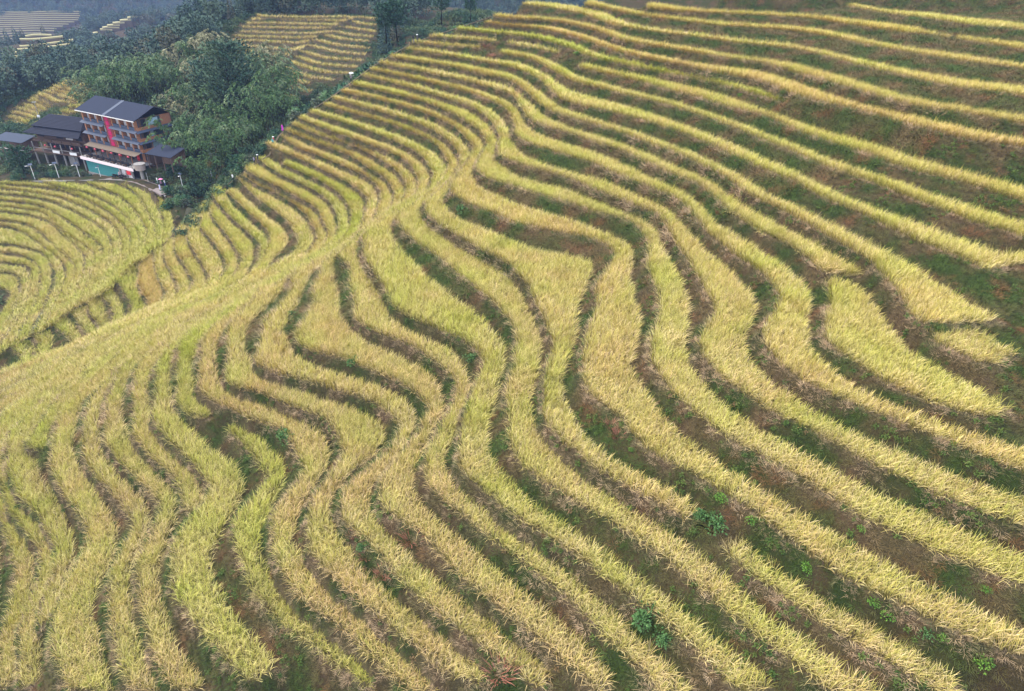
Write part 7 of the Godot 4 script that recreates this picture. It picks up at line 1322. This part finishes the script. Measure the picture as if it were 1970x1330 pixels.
var NAMES := {"S1": ["topmost rice terrace of the slope, cut off by the upper right corner"], "S2": ["second terrace from the top right corner, straight and straw gold"], "S3": ["third terrace from the top right corner, thin and straw coloured"], "S4": ["fourth terrace from the top right, with a lime green right end"], "S5": ["straw coloured terrace between the lime ended one and the pinkish one"], "S6": ["pinkish straw terrace directly above the narrow lime green terrace"], "S7": ["narrow lime green rice terrace ending in a point at the upper right"], "S8L": ["upper of two short strips left of the bare red earth patch"], "S8M": ["short strip between the bare red patch and the grassy green hump"], "S8": ["golden terrace starting beside the grassy hump under the lime terrace"], "S9L": ["lower of two short strips ending at the bare red earth patch"], "S9": ["golden terrace starting just right of the bare red earth patch"], "S10": ["terrace level with the upper walker's hat, lime green at its right end"], "S11": ["terrace whose right end widens into a great yellow wedge"], "S11b": ["leaf shaped paddy at the right edge below the great yellow wedge"], "S12": ["terrace ending in a blunt tip above the large bulging paddy"], "S12b": ["large bulging paddy curving away to the right edge"], "S13": ["first strip down the ridge path below the two upper walkers"], "S14": ["second strip down the ridge path below the two upper walkers"], "S15": ["terrace with a broad corner pocket of greener rice in the middle"], "S16": ["fourth strip down the ridge path below the two upper walkers"], "S17": ["terrace that narrows to a point on the bank above the hose"], "S17b": ["lower right strip that begins in a point just below the hose"], "S18": ["sixth strip down the ridge path below the two upper walkers"], "S19": ["terrace with a wide green belly just below the crest"], "S20": ["eighth strip down the ridge path below the two upper walkers"], "S21": ["ninth strip down the ridge path below the two upper walkers"], "S22": ["terrace with the fan shaped wide bend left of centre"], "S23": ["terrace with a wide bulb bend above the lower left sweeps"], "S24": ["twelfth strip down the ridge path below the two upper walkers"], "S25": ["bright yellow green strip that stops short on the left"], "S25b": ["bright yellow strip resuming past the gap and sweeping to the bottom"], "S26": ["widest greenish terrace of the lower left with two joined plots"], "S27": ["narrow terrace that pinches out in the lower left"], "S28": ["sixteenth strip down the ridge path below the two upper walkers"], "S29": ["seventeenth strip down the ridge path below the two upper walkers"], "S30": ["broad golden terrace widening toward the bottom left"], "S31": ["small strip from the green blob by the gully to a blunt tip"], "S32": ["left hand terrace with a deep green streak ending in a rounded tip"], "S33": ["left flank strip, fourth down from the path's white clad walker"], "S34": ["left flank strip, fifth down from the path's white clad walker"], "S35": ["left flank strip, sixth down from the path's white clad walker"], "S36": ["left flank strip, seventh down from the path's white clad walker"], "S37": ["left flank strip, eighth down from the path's white clad walker"], "S38": ["brownish tan terrace among the left flank strips"], "S39": ["lime green terrace beside the dry brown bank on the left flank"], "S40": ["left flank strip, eleventh down from the path's white clad walker"], "S41": ["left flank strip, twelfth down from the path's white clad walker"], "S42": ["left flank strip, thirteenth down from the path's white clad walker"], "S43": ["left flank strip, fourteenth down from the path's white clad walker"], "S44": ["left flank strip, fifteenth down from the path's white clad walker"], "S45": ["left flank strip, sixteenth down from the path's white clad walker"], "F0": ["first terrace counted down from the road in the field below the inn"], "F1": ["second terrace counted down from the road in the field below the inn"], "F2": ["third terrace counted down from the road in the field below the inn"], "F3": ["fourth terrace counted down from the road in the field below the inn"], "F4": ["fifth terrace counted down from the road in the field below the inn"], "F5": ["sixth terrace counted down from the road in the field below the inn"], "F6": ["seventh terrace counted down from the road in the field below the inn"], "F7": ["eighth terrace counted down from the road in the field below the inn"], "F8": ["ninth terrace counted down from the road in the field below the inn"], "F9": ["tenth terrace counted down from the road in the field below the inn"], "F10": ["eleventh terrace counted down from the road in the field below the inn"], "F11": ["twelfth terrace counted down from the road in the field below the inn"], "F12": ["thirteenth terrace counted down from the road in the field below the inn"], "F13": ["fourteenth terrace counted down from the road in the field below the inn"], "F14": ["fifteenth terrace counted down from the road in the field below the inn"], "F15": ["sixteenth terrace counted down from the road in the field below the inn"], "F16": ["seventeenth terrace counted down from the road in the field below the inn"], "B0": ["first strip from the top on the pale hillside behind the bamboo"], "B1": ["second strip from the top on the pale hillside behind the bamboo"], "B2": ["third strip from the top on the pale hillside behind the bamboo"], "B3": ["fourth strip from the top on the pale hillside behind the bamboo"], "B4": ["fifth strip from the top on the pale hillside behind the bamboo"], "B5": ["sixth strip from the top on the pale hillside behind the bamboo"], "B6": ["seventh strip from the top on the pale hillside behind the bamboo"], "B7": ["eighth strip from the top on the pale hillside behind the bamboo"], "B8": ["ninth strip from the top on the pale hillside behind the bamboo"], "B9": ["tenth strip from the top on the pale hillside behind the bamboo"], "B10": ["eleventh strip from the top on the pale hillside behind the bamboo"], "B11": ["twelfth strip from the top on the pale hillside behind the bamboo"], "B12": ["thirteenth strip from the top on the pale hillside behind the bamboo"], "B13": ["fourteenth strip from the top on the pale hillside behind the bamboo"], "B14": ["fifteenth strip from the top on the pale hillside behind the bamboo"], "C0": ["first wavy strip from the top on the spur behind the timber house"], "C1": ["second wavy strip from the top on the spur behind the timber house"], "C2": ["third wavy strip from the top on the spur behind the timber house"], "C3": ["fourth wavy strip from the top on the spur behind the timber house"], "C4": ["fifth wavy strip from the top on the spur behind the timber house"], "C5": ["sixth wavy strip from the top on the spur behind the timber house"], "C6": ["seventh wavy strip from the top on the spur behind the timber house"], "C7": ["eighth wavy strip from the top on the spur behind the timber house"], "C8": ["ninth wavy strip from the top on the spur behind the timber house"], "C9": ["tenth wavy strip from the top on the spur behind the timber house"], "C10": ["eleventh wavy strip from the top on the spur behind the timber house"], "C11": ["twelfth wavy strip from the top on the spur behind the timber house"], "C12": ["thirteenth wavy strip from the top on the spur behind the timber house"], "C13": ["fourteenth wavy strip from the top on the spur behind the timber house"], "C14": ["fifteenth wavy strip from the top on the spur behind the timber house"], "D0": ["first yellow strip of the small knoll just above the timber house roof"], "D1": ["second yellow strip of the small knoll just above the timber house roof"], "D2": ["third yellow strip of the small knoll just above the timber house roof"], "D3": ["fourth yellow strip of the small knoll just above the timber house roof"], "D4": ["fifth yellow strip of the small knoll just above the timber house roof"]}
var GROUPS := {"S": "rice terraces of the near slope", "F": "rice terraces below the inn", "B": "rice terraces behind the bamboo", "C": "rice terraces on the spur behind the houses", "D": "rice terraces above the timber house roof"}
var TONES := {"S7": [0.85, 0.00], "S25": [0.75, 0.00], "S25b": [0.75, 0.00], "S26": [0.60, 0.05], "S38": [0.00, 1.20], "S39": [0.85, 0.00], "S31": [0.55, 0.00], "S19": [0.50, 0.10], "S15": [0.35, 0.10], "S5": [0.10, 0.60], "S6": [0.05, 0.90], "S3": [0.05, 0.50], "S2": [0.05, 0.50], "S4": [0.20, 0.30], "S10": [0.35, 0.10], "S9": [0.25, 0.10], "S11": [0.20, 0.10], "S16": [0.10, 0.35], "S21": [0.10, 0.40], "S22": [0.15, 0.35], "S23": [0.20, 0.35], "S24": [0.15, 0.50], "S30": [0.30, 0.20], "S32": [0.50, 0.10], "S33": [0.40, 0.10], "S40": [0.60, 0.10], "S41": [0.50, 0.10], "S42": [0.60, 0.10], "S43": [0.60, 0.10], "S44": [0.70, 0.00], "S45": [0.80, 0.00], "F0": [0.75, 0.10], "F1": [0.75, 0.10], "F2": [0.75, 0.10], "F3": [0.75, 0.10], "F4": [0.75, 0.10], "F5": [0.50, 0.10], "F6": [0.50, 0.10], "F7": [0.50, 0.10], "F8": [0.50, 0.10], "F9": [0.50, 0.30], "F10": [0.50, 0.30], "F11": [0.50, 0.30], "F12": [0.50, 0.30], "F13": [0.50, 0.30], "F14": [0.50, 0.30], "F15": [0.50, 0.30], "F16": [0.50, 0.30], "B0": [0.05, 0.45], "B1": [0.05, 0.45], "B2": [0.05, 0.45], "B3": [0.05, 0.45], "B4": [0.05, 0.45], "B5": [0.05, 0.45], "B6": [0.05, 0.45], "B7": [0.05, 0.45], "B8": [0.05, 0.45], "B9": [0.30, 0.45], "B10": [0.30, 0.45], "B11": [0.30, 0.45], "B12": [0.30, 0.45], "B13": [0.30, 0.45], "B14": [0.30, 0.45], "C0": [0.05, 0.45], "C1": [0.05, 0.45], "C2": [0.05, 0.45], "C3": [0.05, 0.45], "C4": [0.05, 0.45], "C5": [0.05, 0.45], "C6": [0.05, 0.45], "C7": [0.05, 0.45], "C8": [0.05, 0.45], "C9": [0.30, 0.45], "C10": [0.30, 0.45], "C11": [0.30, 0.45], "C12": [0.30, 0.45], "C13": [0.30, 0.45], "C14": [0.30, 0.45], "D0": [0.40, 0.05], "D1": [0.40, 0.05], "D2": [0.40, 0.05], "D3": [0.40, 0.05], "D4": [0.40, 0.05]}
